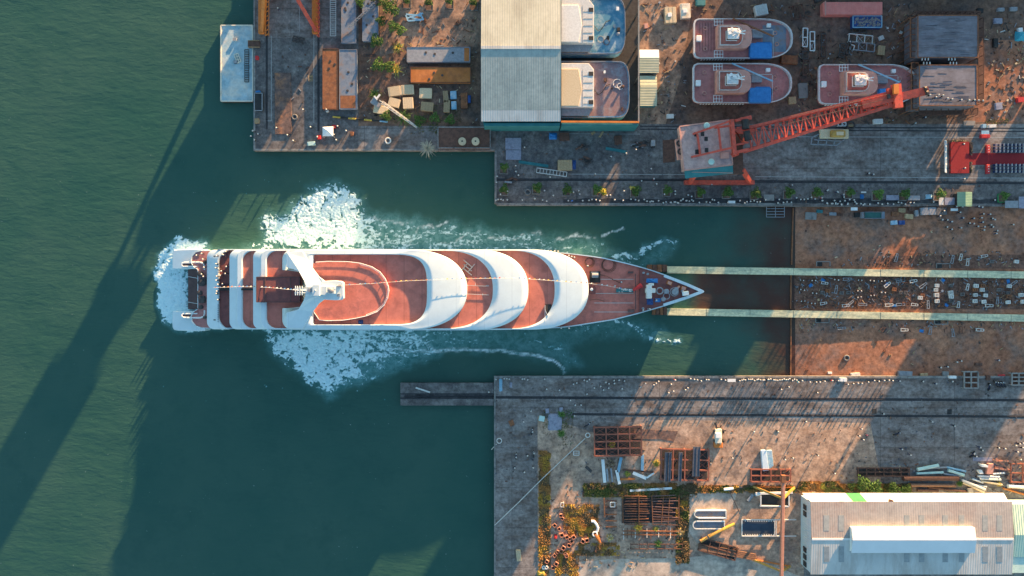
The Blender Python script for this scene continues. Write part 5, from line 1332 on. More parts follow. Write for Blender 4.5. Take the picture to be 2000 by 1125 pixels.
crowd([(455,185),(405,197),(638,218),(565,405),(228,470),(385,465),(925,453),(910,497),(935,522),(1380,405),(1520,430),(1185,583),(1065,355),(430,650),(480,640),(640,620),(1240,620),(90,640),(750,740)],1400,700,3.333,SA,'people crossing the open south quay')
crowd([(965,495)],1400,700,3.333,'person in a pink top beside three helmeted workers on the south quay',None,0,'pink')
crowd([(1700,590),(1690,570),(1810,575),(1850,580),(1920,560),(1940,548),(1965,545),(1665,630),(1650,612),(1950,650),(1960,575),(1930,600)],1400,700,3.333,'person in dark workwear gathered near the pipe stacks by the right edge','people near the pipe stacks')
crowd([(1435,55),(1480,50),(1540,20),(1570,10),(1810,8)],1400,700,3.333,'person in dark workwear and white hard hat on the lower slipway','people on the lower slipway',SZ)
crowd([(1045,297),(1125,290),(1150,290),(1180,292),(1300,294),(1320,292),(1352,300),(1515,293),(1530,393),(1660,403),(1765,500),(1812,547),(1868,545),(1380,608),(1312,708),(1805,650)],760,680,5,'person in dark workwear and white hard hat at the jetty end of the south quay','people at the jetty end of the south quay')
crowd([(975,420)],760,680,5,'person alone on the concrete jetty finger',None,-.5)
crowd([(325,200),(290,348),(222,360),(335,335),(213,427),(330,425),(270,455)],940,780,3.26,'person in dark workwear on the strip between rail groove and weeds, lower left quay','people on the lower left quay strip')
crowd([(322,915),(345,940),(370,900),(335,880),(560,905),(490,860)],400,0,3.41,'person in dark workwear and white hard hat at the outer corner of the north pier','people at the pier corner')
crowd([(665,740),(715,855),(885,940),(890,850),(950,880),(870,905),(820,740),(600,945)],400,0,3.41,'person in dark workwear and white hard hat around the white canopy on the pier','people around the canopy')
crowd([(760,920)],400,0,3.41,'person in red beside the white canopy on the pier',None,0,'red')
crowd([(500,70)],400,0,3.41,'person alone on the pier between the crane rails at the top edge')
crowd([(480,265),(525,250),(535,300),(545,365),(540,450),(525,430)],280,440,4.5,'person in dark workwear and white hard hat on the lowest stern deck of the ship','crew on the lowest stern deck',3.15)
crowd([(660,270),(710,258),(745,235),(720,262),(655,340),(650,375),(675,380),(735,420),(745,365),(660,450),(655,485),(670,520),(715,520),(660,580),(655,600),(670,655),(690,440),(705,400)],280,440,4.5,'person in dark workwear and white hard hat crowding the second stern deck of the ship','crew on the second stern deck',5.02)
crowd([(430,150),(455,152),(490,150),(520,153)],980,460,4.762,'person in white hard hat on the ship side deck by the upper rail','crew on the upper side deck',4.8)
crowd([(615,195),(645,200),(670,207),(550,855),(620,855),(795,280),(1100,435),(1080,490),(1040,470)],980,460,4.762,'person in white hard hat on the ship foredeck','crew on the foredeck',5.2)
crowd([(1360,680),(1305,690),(1420,600)],980,460,4.762,'person in white hard hat on the forecastle near the bow','crew on the forecastle',6.16)
crowd([(980,885),(1035,905),(1060,885),(1100,895),(1140,915),(1180,925),(1265,930),(1335,935),(1380,936),(1420,935),(1460,936)],1600,0,4.6875,'person in white hard hat sitting on the lower edge of a hull block','people on the lower hull block',9.06)

# ---- plants
def leafmesh(n, rx, rz_, size, up=.3, seed=1, mats=('leaf',), droop=0, spiky=False, base=0.):
    rr = random.Random(seed); mb = MB()
    for k in range(n):
        if spiky:                                            # long arching blades from the centre
            a = rr.random()*6.283; l = rx*(.6+.5*rr.random()); el = .2+1.2*rr.random(); pv = None
            p = Vector((0,0,base)); d = Vector((math.cos(a)*math.cos(el),math.sin(a)*math.cos(el),math.sin(el)))
            sd = Vector((-math.sin(a),math.cos(a),0))*size*.5; prev = (p-sd,p+sd)
            for s in range(1,5):
                t = s/4; q = p+d*l*t+Vector((0,0,-droop*t*t*l)); ww = sd*(1-t*.85); cur = (q-ww,q+ww)
                mb.add([prev[0],prev[1],cur[1],cur[0]],[(0,1,2,3)],rr.randrange(len(mats))); prev = cur
        else:
            a = rr.random()*6.283; u = rr.random()**.5; lob = 1+.28*math.sin(3*a+seed)+.15*math.sin(5*a+2*seed); h = rr.random()
            rad = rx*u*lob*(1-.55*abs(h-.45)); c = Vector((math.cos(a)*rad,math.sin(a)*rad,base+h*rz_*(1-.35*u)))
            d = Vector((rr.gauss(0,1),rr.gauss(0,1),rr.gauss(0,.5)+.15)).normalized(); e = d.cross(Vector((rr.gauss(0,1),rr.gauss(0,1),1))).normalized()
            l = size*(.6+.8*rr.random()); w_ = l*.42
            mb.add([c-d*l*.5,c+e*w_*.5,c+d*l*.5,c-e*w_*.5],[(0,1,2,3)],rr.randrange(len(mats)))
    return mb
def make_tree(name, seed, rx, h0, rz_, mats, n=420, size=.55, label='x', cat='tree', trunk=True):
    t = thing(name,label,cat,(0,0,0))
    lm = leafmesh(n,rx,rz_,size,seed=seed,mats=mats,base=h0); lm.build('crown',[M[q] for q in mats],t,recalc=False)
    if trunk:
        mb = MB(); rr = random.Random(seed); mb.tube([(0,0,0),(.05,.03,h0*.6),(.02,-.04,h0+rz_*.5)],.11,7,r1=.04)
        for k in range(5):
            a = k*1.257+rr.random(); mb.tube([(0,0,h0*.8),(math.cos(a)*rx*.35,math.sin(a)*rx*.35,h0+rz_*.35),(math.cos(a)*rx*.7,math.sin(a)*rx*.7,h0+rz_*.55)],.05,5,r1=.015)
        mb.build('trunk',M['bark'],t)
    return t
TA = [make_tree('young_tree',s,1.75,1.2,2.0,('leaf','leaf','leaf_light') if s%2 else ('leaf','leaf_light','leaf_light'),label='young tree') for s in (1,2,3)]
QUAYT = [(985,328),(985,370),(1049,367),(1107,371),(1165,371),(1240,373),(1302,372),(1366,376),(1419,376),(1473,378),(1538,377),(1592,377),(1657,376),(1711,380),(1763,380),(1831,380),(1957,383)]
SPOT = ['by the notch corner above another tree','directly below the notch corner tree','above the tyre on the quay','right of the long folded ladder','beside the yellow flowering shrub','between the flowering shrub and the red crane','just left of the red crane','below the crane counterweight','below the teal crane canopy','below the crane boom foot','left of the ladder going down to the slip','right of the ladder going down to the slip','bright green near the green truck','bushiest bright green one','between two grey stall tables','left of the green-roofed kiosk','in a green tub near the right edge']
def planter(px,py,s=2.2,mat_='concrete_pale',label='x'):
    c = g(px,py,0); o = thing('planter',label,'planter',c)
    mb = MB(); h=s/2
    for a,b in (((-h,-h),(h,-h)),((h,-h),(h,h)),((h,h),(-h,h)),((-h,h),(-h,-h))): mb.bar((c[0]+a[0],c[1]+a[1],.22),(c[0]+b[0],c[1]+b[1],.22),.2,.44)
    mb.build('kerb',M[mat_],o); mb = MB(); mb.box(c[0]-h+.1,c[1]-h+.1,0,c[0]+h-.1,c[1]+h-.1,.3); mb.build('soil',M['earth'],o); return o
for i,(px,py) in enumerate(QUAYT):
    pplace(TA[i%3],px,py,.3,random.random()*6,label='young leafy tree in a square planter, '+SPOT[i],group='young trees along the north quay',sc=rrange(.8,1.05))
    planter(px-1,py+4,2.6,'green' if i==16 else 'concrete_pale','square concrete planter under the young tree '+SPOT[i] if i<16 else 'square green tub near the right edge of the quay')
YW = make_tree('flowering_shrub',5,1.2,.3,1.4,('yellow_leaf','yellow_leaf','leaf'),n=240,label='yellow flowering shrub beside a young tree on the north quay edge',cat='shrub')
pplace(YW,1178,375,0)
# yard plants on the pier
TB = make_tree('yard_tree',8,1.9,1.0,2.2,('leaf','leaf','leaf_light'),n=380,label='dark green yard tree',cat='tree')
for px,py,lb,sc in [(737,84,'dark green bush at the lower end of the blue-grey pontoons',.9),(742,131,'dark green bush in a planter right of the blue-grey pontoon',.95),(762,133,'loose green bush right of the dark bush in the pontoon yard',.8),(706,8,'dark green bush between the pontoons at the top edge',.7),(740,3,'dark green bush at the top edge right of the pontoons',.9),(768,22,'pale green bush above the grey concrete pots',1.0),(746,44,'small dark bush beside the blue-grey pontoon',.7),(757,12,'dark bush left of the pale green bush at the top edge',.7),(784,62,'loose bush on the sunlit earth left of the grey rusty pontoon',.7),(770,55,'pale bush above the yellow green palm',.8),(756,228,'dark bush below the white mobile crane',.7),(820,238,'dark bush by the foot of the white boom',.8),(850,232,'low dark bush above the quay platform corner',.7),(880,236,'low dark bush between the crates and the quay platform',.7)]:
    pplace(TB,px,py,0,random.random()*6,label=lb,group='yard bushes on the pier',sc=sc*1.3,cat='bush')
def palm(px,py,r,mats,label,name='palm_shrub',n=70,seed=3,z=0,size=.28,base=.9):
    c = g(px,py,z); t = thing(name,label,'shrub',c)
    lm = leafmesh(n,r,1,size,seed=seed,mats=mats,droop=.55,spiky=True,base=base)
    mb2 = MB(); mb2.add([(x+c[0],y+c[1],zz+z) for x,y,zz in lm.v],lm.f); mb2.m = lm.m; mb2.build('fronds',[M[q] for q in mats],t,recalc=False)
    mb = MB(); mb.tube([(c[0],c[1],z),(c[0],c[1],z+base)],.16,7,r1=.1); mb.build('stem',M['bark'],t); return t
palm(779,95,3.1,('leaf_yellow','leaf_light'),'yellow green palm left of the grey rusty pontoon',seed=1)
palm(775,138,2.9,('leaf_yellow','leaf_yellow','leaf_light'),'yellowing palm left of the orange rusty pontoon',seed=2)
palm(733,186,3.0,('leaf_light','leaf'),'bright green palm at the foot of the white boom',seed=3)
palm(789,230,3.9,('leaf','leaf_light'),'large green palm under the white boom',seed=4,n=90)
palm(836,291,3.6,('leaf_dry','leaf_dry','leaf_dry'),'dry straw-coloured pampas clump overhanging the quay edge',seed=5,n=170,size=.22)
for i,(px,py) in enumerate([(838,6),(878,3),(925,6),(795,2)]):
    pplace(TB,px,py,0,random.random()*6,label=('potted shrub at the top edge, first right of the palms','potted shrub at the top edge above the blue frame','potted shrub at the top edge in the middle of the row','potted shrub at the top edge next to the warehouse')[(i+1)%4 if i<3 else 0],group='potted shrubs at the top edge',sc=.75,cat='shrub')
    planter(px,py+7,2.6,'concrete_dark',('square planter of the top-edge shrub above the rusty boxes','square planter of the top-edge shrub in mid row','square planter of the top-edge shrub next to the warehouse','square planter of the leftmost top-edge shrub')[i])
# south side plants
for px,py,r,mt,lb,sd in [(1097,808,2.0,('leaf_light','leaf'),'light green shrub above the purple tarpaulin corner',11),(1096,846,1.9,('leaf_light','leaf_light'),'pale green shrub below the purple tarpaulin',12),(1195,868,1.7,('leaf_yellow','leaf_yellow'),'yellow shrub growing through the first steel rack',13),(1281,905,1.8,('leaf_yellow','leaf_yellow','leaf_light'),'yellow shrub left of the second steel rack',14),(1225,925,1.6,('leaf_yellow','leaf_light'),'yellow green shrub between the white boards',15),(1247,1030,2.4,('leaf_yellow','leaf_yellow'),'golden spiky shrub on the fallen scaffold',16),(1281,1033,1.7,('leaf_yellow','leaf_light'),'small golden shrub right of the spiky one on the fallen scaffold',17),(1326,1038,2.2,('leaf_yellow','leaf_dry'),'golden shrub at the right end of the fallen scaffold',18),(1190,1050,2.0,('leaf_yellow','leaf_dry'),'orange-yellow shrub below the rusty shelving',19),(1285,1062,1.9,('leaf','leaf_light'),'green shrub over the low pipe rail',20),(1547,955,1.6,('leaf_light','leaf'),'bright green shrub beside the gantry top',21),(1873,944,1.5,('leaf','leaf_light'),'green shrub at the end of the brown pipes',22),(1872,963,1.0,('leaf','leaf_light'),'small green shrub against the lean-to roof',23),(1950,945,1.2,('leaf_yellow','leaf_yellow'),'yellow tuft beside the white timber stack',24),(1606,950,1.5,('leaf_light','leaf_yellow'),'pale yellow shrub above the white shed corner',25)]:
    palm(px,py,r,mt,lb,name='yard_shrub',seed=sd,n=110,size=.24,base=.3)
for i,(px,py,sc,lb) in enumerate([(1680,940,1.3,'broad green bush behind the white shed, left one'),(1704,949,1.2,'bright green bush behind the white shed, above the roof stack'),(1660,948,.7,'small green bush left of the broad bush'),(1740,950,1.0,'dull green bush right of the bright bush'),(1765,953,.9,'dull green bush beside the brown pipes')]):
    pplace(TB,px,py,0,i*1.3,label=lb,group='bushes behind the white shed',sc=sc,cat='bush')
# weeds: uncountable ground cover
def weeds(name, rects, n, mats, hmax, label, seed):
    rr = random.Random(seed); mb = MB(); tot = sum(abs((r[2]-r[0])*(r[3]-r[1])) for r in rects)
    for (x0,y0,x1,y1) in rects:
        for k in range(int(n*abs((x1-x0)*(y1-y0))/tot)):
            u,v = rr.random(),rr.random(); px,py = x0+(x1-x0)*u,y0+(y1-y0)*v
            q = vnoise(np.array(px/9.),np.array(py/9.),seed)
            if q < .36 and rr.random() < .85: continue
            c = Vector(g(px,py,.0)); hh = hmax*(.3+.7*float(q))*(.5+.5*rr.random()); a = rr.random()*6.283
            d = Vector((math.cos(a)*hh*.7,math.sin(a)*hh*.7,hh)); s_ = Vector((-math.sin(a),math.cos(a),0))*.15
            mi = min(len(mats)-1,int(float(vnoise(np.array(px/20.),np.array(py/20.),seed+3))*len(mats)*.99+rr.random()*.6)); 
            mb.add([c-s_,c+s_,c+d*.6+s_*.8,c+d+Vector((0,0,-.1)),c+d*.6-s_*.8],[(0,1,2,3,4)],mi)
    o = mb.build(name,[M[q] for q in mats],None,recalc=False); return tag(o,label,'weeds',kind='stuff')
weeds('dry_weeds',[(1140,944,1360,970),(1360,948,1560,962),(1320,970,1345,1100),(1560,940,1640,962),(1640,945,1780,963),(1215,965,1330,972)],24000,('weed_gold','weed_brown','weed_green','weed_orange'),1.0,'dry golden weeds growing in a ragged band across the south yard',31)
weeds('dry_weeds',[(1052,880,1075,1125),(1110,1010,1170,1050),(1100,985,1170,1035),(1130,1060,1210,1085),(1085,1075,1130,1125)],17000,('weed_brown','weed_gold','weed_orange','weed_brown'),.75,'brown dry weeds along the kerb and debris heap of the lower left yard',33)
weeds('grass',[(1090,800,1120,870),(1060,800,1078,850),(800,235,860,262),(745,205,900,240),(1720,232,1770,240),(1925,232,1970,242)],2200,('leaf','weed_brown','weed_green'),.5,'sparse dark grass on the yard edges',35)
# ================================================================ yard equipment, racks, boxes, vehicles
def rack(x0,y0,x1,y1,nx_,ny_,z,label,mat_='rust',cat='steel rack',name='steel_rack',w_=.28,legs=True,brace=True,rz=0.,floor=False):
    """open steel grillage seen from above; corners in pixels, rz radians about its middle"""
    cx,cy = (x0+x1)/2,(y0+y1)/2; c0 = g(cx,cy,0); o = thing(name,label,cat,c0)
    ca,sa = math.cos(rz),math.sin(rz)
    def q(x,y,zz):
        dx,dy = x-cx,y-cy; a = g(cx+dx*ca-dy*sa,cy+dx*sa+dy*ca,z); return (a[0],a[1],zz)
    if floor:
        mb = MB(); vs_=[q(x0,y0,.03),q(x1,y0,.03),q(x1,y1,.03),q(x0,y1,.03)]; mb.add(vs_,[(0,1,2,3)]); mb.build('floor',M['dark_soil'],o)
    for j in range(ny_+1):
        y = y0+(y1-y0)*j/ny_; mb = MB(); mb.bar(q(x0,y,z),q(x1,y,z),w_,w_); mb.build('beam',M[mat_],o)
    for i in range(nx_+1):
        x = x0+(x1-x0)*i/nx_; mb = MB(); mb.bar(q(x,y0,z+.03),q(x,y1,z+.03),w_*.9,w_); mb.build('cross_beam',M[mat_],o)
    if brace:
        mb = MB()
        for i in range(nx_):
            for j in range(ny_):
                if (i+j)%2 or ny_>2:
                    xa,xb = x0+(x1-x0)*i/nx_,x0+(x1-x0)*(i+1)/nx_; ya,yb2 = y0+(y1-y0)*j/ny_,y0+(y1-y0)*(j+1)/ny_
                    mb.bar(q(xa,ya,z-.35),q(xb,yb2,z-.35),w_*.35); mb.bar(q(xb,ya,z-.4),q(xa,yb2,z-.4),w_*.35)
        mb.build('bracing',M[mat_],o)
    if legs and z > .5:
        for i in (0,nx_//2,nx_):
            for j in (0,ny_):
                p = q(x0+(x1-x0)*i/nx_,y0+(y1-y0)*j/ny_,0); mb = MB(); mb.bar((p[0],p[1],0),(p[0],p[1],z),w_*.8); mb.build('leg',M[mat_],o)
    return o
def pbeam(a,b,w_,h_,z,label,mat_,cat='beam',name='steel_beam',flange=True):
    A,B = Vector(g(a[0],a[1],z)),Vector(g(b[0],b[1],z)); o = thing(name,label,cat,(A.x,A.y,0))
    mb = MB(); mb.bar((A.x,A.y,z+h_/2),(B.x,B.y,z+h_/2),w_,h_*.3) if flange else mb.bar((A.x,A.y,z+h_/2),(B.x,B.y,z+h_/2),w_,h_); mb.build('web' if flange else 'bar',M[mat_],o)
    if flange:
        d = (B-A).normalized(); n_ = Vector((-d.y,d.x,0))*w_*.45; mb = MB()
        for s in (-1,1): mb.bar(A+n_*s+Vector((0,0,h_/2)),B+n_*s+Vector((0,0,h_/2)),w_*.14,h_)
        mb.build('flange',M[mat_],o)
    return o
def pontoon(x0,y0,x1,y1,z,label,mt,patch=None):
    o = thing('steel_pontoon',label,'steel pontoon',g((x0+x1)/2,(y0+y1)/2,0))
    mb = MB(); mb.pbox(x0,y0,x1,y1,.2,z); mb.build('shell',M[mt],o,bevel=.12)
    mb = MB(); 
    for q in (((x0,y0),(x1,y0)),((x0,y1),(x1,y1)),((x0,y0),(x0,y1)),((x1,y0),(x1,y1))): mb.bar(g(*q[0],z+.05),g(*q[1],z+.05),.16,.12)
    mb.build('rim',M['rust_dark' if 'rust' in mt else 'grey_blue'],o)
    mb = MB(); rr = random.Random(int(x0))
    for k in range(3):
        x,y = x0+(x1-x0)*(.2+.6*rr.random()),y0+(y1-y0)*(.15+.7*rr.random()); c=g(x,y,z); mb.lathe(c,[(.4,0),(.4,.1),(.1,.12)],10)
    mb.build('manhole',M['dark_steel'],o)
    if patch: 
        mb = MB(); p = patch; a=g(p[0],p[1],z); c=g(p[2],p[3],z); mb.box(a[0]+.1,a[1]-.1,z,c[0]-.1,c[1]+.1,z+.02); mb.build('plate',M[p[4]],o)
    mb = MB()
    for t in (.15,.85):
        x,y = (x0+(x1-x0)*t,(y0+y1)/2) if abs(x1-x0)>abs(y1-y0) else ((x0+x1)/2,y0+(y1-y0)*t)
        c = g(x,y,0); mb.cbox((c[0],c[1],.1),(4.2,4.2,.2)) if 0 else mb.cbox((c[0],c[1],.1),(3,3,.2))
    mb.build('bearer',M['wood'],o); return o
pontoon(630,95,660,213,1.6,'rust brown steel pontoon box on the pier yard, lower left of four','rust')
pontoon(663,97,697,213,1.6,'blue-grey steel pontoon box with a rusty lower end on the pier yard','grey_blue',(664,186,695,212,'rust'))
pontoon(667,-40,695,84,1.6,'blue-grey steel pontoon box with the lattice boom across it','grey_blue')
pontoon(708,-40,738,80,1.6,'blue-grey steel pontoon box at the top edge, rightmost of the pontoons','grey_blue')
pontoon(795,92,918,121,1.8,'long grey steel pontoon with one rusty end beside the warehouse','grey',(906,93,917,120,'rust_orange'))
pontoon(802,131,919,161,1.8,'long bright orange rusty steel pontoon beside the warehouse','rust_orange')
# deck plates lying on the pier
def plate(pts,z,label,mt,name='steel_plate'):
    c = g(sum(p[0] for p in pts)/len(pts),sum(p[1] for p in pts)/len(pts),0)
    mb = MB(); mb.prism(gp(pts),.0,z); o = mb.build(name,M[mt],None,loc=c); return tag(o,label,'steel plate')
plate([(537,143),(568,143),(570,262),(538,262)],.35,'long brown steel plate lying between the pier rails','rust_plate')
plate([(1238,838),(1324,842),(1316,862),(1290,858),(1236,857)],.1,'thin reddish steel plate on the sunny south yard','rust_plate')
plate([(1294,274),(1317,272),(1319,316),(1295,318)],.08,'dark square steel sheet on the quay left of the crane','rust_dark')
# pontoon barge moored at the pier
bg_ = thing('barge','small flat barge with worn blue white deck moored outside the pier','barge',g(462,124,WATER))
mb = MB(); mb.pbox(431,49,494,198,-3.2,-.6); mb.build('hull',M['rust_dark'],bg_,bevel=.15)
mb = MB(); a=g(432.5,196.5,-.58); c=g(492.5,50.5,-.58); mb.box(a[0],a[1],-.6,c[0],c[1],-.57); mb.build('deck',M['barge_deck'],bg_)
mb = MB()
for q in (((431.5,49.5),(493.5,49.5)),((431.5,197.5),(493.5,197.5)),((431.5,49.5),(431.5,197.5)),((493.5,49.5),(493.5,197.5))): mb.bar(g(*q[0],-.5),g(*q[1],-.5),.35,.25)
mb.build('gunwale',M['cream'],bg_)
rack(478,97,486,160,1,14,-.3,'dark ladder lying on the barge deck','dark_steel','ladder','ladder',w_=.18,legs=False,brace=False)
rack(460,105,468,122,2,3,-.3,'small cream pallet lying askew on the barge','cream','pallet','pallet',w_=.22,legs=False,brace=False,rz=-.35)
o = thing('gangway','brown gangway frame between the barge and the pier','gangway',g(497,86,0)); mb = MB(); mb.pbox(484,79,507,92,-.4,.7); mb.build('platform',M['rust_dark'],o); mb=MB(); mb.bar(g(484,79,.9),g(507,79,.9),.15); mb.bar(g(484,92,.9),g(507,92,.9),.15); mb.build('rail',M['wood'],o)
for px,py,w_,d_,lb in [(460,78,7,5,'small pale box on the blue part of the barge deck'),(461,122,6,5,'small dark box on the barge beside the pallet')]:
    c = g(px,py,-.57); mb = MB(); mb.cbox((c[0],c[1],-.25),(w_/6,d_/6,.6)); o = thing('box',lb,'box',c); mb.build('case',M['offwhite' if w_>6 else 'dark'],o,bevel=.05); mb = MB(); mb.cbox((c[0],c[1],.08),(w_/6+.08,d_/6+.08,.06)); mb.build('lid',M['grey'],o)
# generic crate with lid / slats
def crate(px,py,w_,d_,h_,rz,mt,label,cat='crate',name='crate',z=0,lidm=None,slats=4,kit=True):
    c = g(px,py,z); o = thing(name,label,cat,c); w_/=PPM; d_/=PPM
    mb = MB(); mb.cbox((c[0],c[1],z+h_/2),(w_,d_,h_),rz); mb.build('body',M[mt],o,bevel=.04)
    mb = MB(); ca,sa = math.cos(rz),math.sin(rz)
    for k in range(slats):
        u = (-.5+(k+.5)/slats)*w_; mb.cbox((c[0]+u*ca,c[1]+u*sa,z+h_+.03),(w_/slats*.78,d_*1.02,.06),rz)
    mb.build('slatted_lid' if slats>1 else 'lid',M[lidm or mt],o); return o
for i,(px,py,w_,d_,rz,mt,lb) in enumerate([(772,180,25,18,.15,'wood_pale','pale plywood crate with a dark corner, upper left of the crate group'),(797,177,24,18,.05,'wood_pale','pale plywood crate second in the top row of the crate group'),(832,184,24,19,-.03,'wood_pale','clean cream crate standing apart in the top row'),(771,202,22,16,-.25,'wood_pale','tilted cream crate in the bottom row nearest the palm'),(798,203,20,21,.05,'wood_pale','slatted cream crate in the middle of the bottom row'),(835,210,24,17,-.1,'wood','worn striped crate in the bottom row'),(871,190,10,22,.08,'wood','narrow wooden crate, upper of the right pair'),(873,209,12,23,-.05,'wood','narrow wooden crate, lower of the right pair'),(886,187,12,15,.05,'blue_pale','pale blue case, upper one beside the narrow crates'),(887,207,10,15,.05,'blue_pale','pale blue case, lower one beside the narrow crates'),(907,198,13,29,.03,'rust','brown open bin beside the warehouse wall'),(917,195,6,14,.0,'blue_dark','small dark blue case behind the brown bin')]):
    crate(px,py,w_,d_,1.3 if i<6 else 1.0,rz,mt,lb,slats=(1,1,1,1,5,4,2,2,1,1,3,1)[i])
# folded blue frame
o = thing('folded_stand','bundle of folded pale blue steel frames in the pier yard','steel frame',g(809,33,0))
for a,b in (((793,28),(824,31)),((795,36),(826,26)),((797,41),(827,38)),((800,33),(822,40)),((793,30),(797,41)),((820,25),(827,39))):
    mb = MB(); mb.bar(g(*a,.5),g(*b,.6),.5,.4); mb.build('bar',M['blue_pale'],o)
# long lattice boom across pontoons, white lattice boom over the crates
def lattice_boom(a,b,w_,z0,z1,mt,label,name='lattice_boom',n=10,taper=.5):
    A,B = Vector(g(*a,z0)),Vector(g(*b,z1)); o = thing(name,label,'crane boom',(A.x,A.y,0)); d=(B-A).normalized(); s=Vector((-d.y,d.x,0)).normalized(); up=Vector((0,0,1))
    ch = []
    for i,(u,v) in enumerate(((-1,0),(1,0),(0,1))):
        p0 = A+s*u*w_/2+up*v*w_*.8; p1 = B+s*u*w_/2*taper+up*v*w_*.8*taper; mb=MB(); mb.tube([p0,p1],w_*.09,6); mb.build('chord',M[mt],o); ch.append((p0,p1))
    mb = MB()
    for k in range(n):
        for i in range(3):
            j=(i+1)%3; mb.bar(ch[i][0].lerp(ch[i][1],k/n),ch[j][0].lerp(ch[j][1],(k+1)/n),w_*.07)
    mb.build('lacing',M[mt],o)
    mb = MB(); mb.cbox(A,(w_*1.5,w_*1.2,w_*.8),math.atan2(d.y,d.x)); mb.build('boom_foot',M['dark_steel'],o); return o
lattice_boom((735,4),(681,53),1.0,2.6,2.2,'grey','thin grey lattice boom lying across the two blue-grey pontoons')
lattice_boom((742,197),(815,249),1.0,3.0,1.6,'offwhite','white crane boom reaching down from the palm to the quay platform')
o = thing('mobile_crane','small white mobile crane chassis beside the bright green palm','mobile crane',g(740,200,0))
mb=MB(); c=g(737,203,0); mb.cbox((c[0],c[1],1.3),(3.4,2.2,1.6),-.6); mb.build('cab',M['grey'],o,bevel=.15)
mb=MB(); c=g(745,216,0); mb.cbox((c[0],c[1],.9),(4.6,2.6,1.0),-.2); mb.build('chassis',M['wood_pale'],o,bevel=.1)
mb=MB(); c=g(741,193,0); mb.cbox((c[0],c[1],2.3),(2.0,.5,.5),.9); mb.cbox((c[0]-.5,c[1]-.6,2.2),(2.2,.5,.5),-.9); mb.build('outrigger',M['white'],o)
for dx,dy in ((-9,10),(2,14),(-10,20),(4,5)):
    mb=MB(); p=g(744+dx,206+dy,0); mb.tube([(p[0],p[1]-.2,.5),(p[0],p[1]+.2,.5)],.5,12); mb.build('wheel',M['rubber'],o)
# ladder at the top, small things on the pier
rack(645,-30,656,70,1,26,.4,'long pale ladder lying beside the pontoons at the top edge','offwhite','ladder','ladder',w_=.16,legs=False,brace=False)
rack(572,72,592,82,3,2,.9,'brown wheeled steel frame between the pier rails','dark_steel','trolley','steel_trolley',w_=.22,rz=.25)
rack(603,147,610,158,1,4,.4,'small wooden ladder beside the right pier rail','wood','ladder','ladder',w_=.18,legs=False,brace=False)
rack(710,106,734,110,4,1,.5,'dark low rack beside the pontoons, upper of two','dark_steel','rack','low_rack',w_=.15)
rack(709,137,732,141,4,1,.5,'dark low rack beside the pontoons, lower of two','dark_steel','rack','low_rack',w_=.15)
o = thing('canopy_tent','white pyramid canopy tent on the pier','canopy',g(641,256,0))
mb=MB(); ap=g(640,255,3.2); cs=[g(x,y,2.3) for x,y in ((630,248),(651,247),(651,266),(630,266))]; mb.add([ap]+cs,[(0,1,2),(0,2,3),(0,3,4),(0,4,1)]); mb.build('roof',M['white'],o)
for c in cs:
    mb=MB(); mb.bar((c[0],c[1],0),c,.1); mb.build('pole',M['grey'],o)
for px,py,w_,d_,mt,lb in [(653,248,7,6,'red','red box at the upper right corner of the white canopy'),(624,269,7,7,'red','red box at the lower left of the white canopy'),(609,281,15,7,'teal_pale','pale mint table by the pier edge below the canopy'),(503,114,6,7,'red','red box on the pier beside the barge'),(505,180,9,3,'blue','blue bar above the black bin on the pier'),(503,237,9,9,'wood','brown chest on the narrow pier strip'),(688,262,6,7,'rust','brown box on the sunlit pier patch'),(640,217,5,5,'white','white bucket-like box under the rusty pontoon')]:
    crate(px,py,w_,d_,.8,.1,mt,lb,'box','box',slats=1)
o = thing('waste_skip','black open skip with grey rim at the pier edge','skip',g(504,199,0)); mb=MB(); mb.pbox(497,182,512,216,0,1.3); mb.build('bin',M['dark'],o); mb=MB()
for q in (((497,182),(512,182)),((497,216),(512,216)),((497,182),(497,216)),((512,182),(512,216))): mb.bar(g(*q[0],1.35),g(*q[1],1.35),.25,.2)
mb.build('rim',M['grey'],o)
# yellow and black striped barrier pipe
o = thing('barrier_pole','yellow and black striped barrier pole laid across the pier yard','barrier',g(703,234,0))
for k in range(7):
    t0,t1=k/7,(k+1)/7; mb=MB(); mb.tube([g(650+107*t0,228+10*t0,.3),g(650+107*t1,228+10*t1,.3)],.28,8); mb.build('stripe',M['yellow' if k%2==0 and k<5 else ('blue_pale' if k==6 else 'dark')],o)
def tyre(px,py,label,r=.85,z=0):
    c=g(px,py,z); mb=MB(); mb.torus((c[0],c[1],z+.22),r,.26,18,8); o=mb.build('tyre',M['offwhite' if 'white' in label else 'rubber_grey'],None,loc=c,smooth=True); return tag(o,label,'tyre')
tyre(758,275,'white tyre lying on the pier left of the pampas clump'); tyre(1031,375,'grey tyre on the north quay by the water edge'); tyre(576,229,'worn tyre beside the brown plate on the pier',.75); tyre(1653,699,'tyre at the foot of the south quay wall on the slipway',.8,SZ(1653))
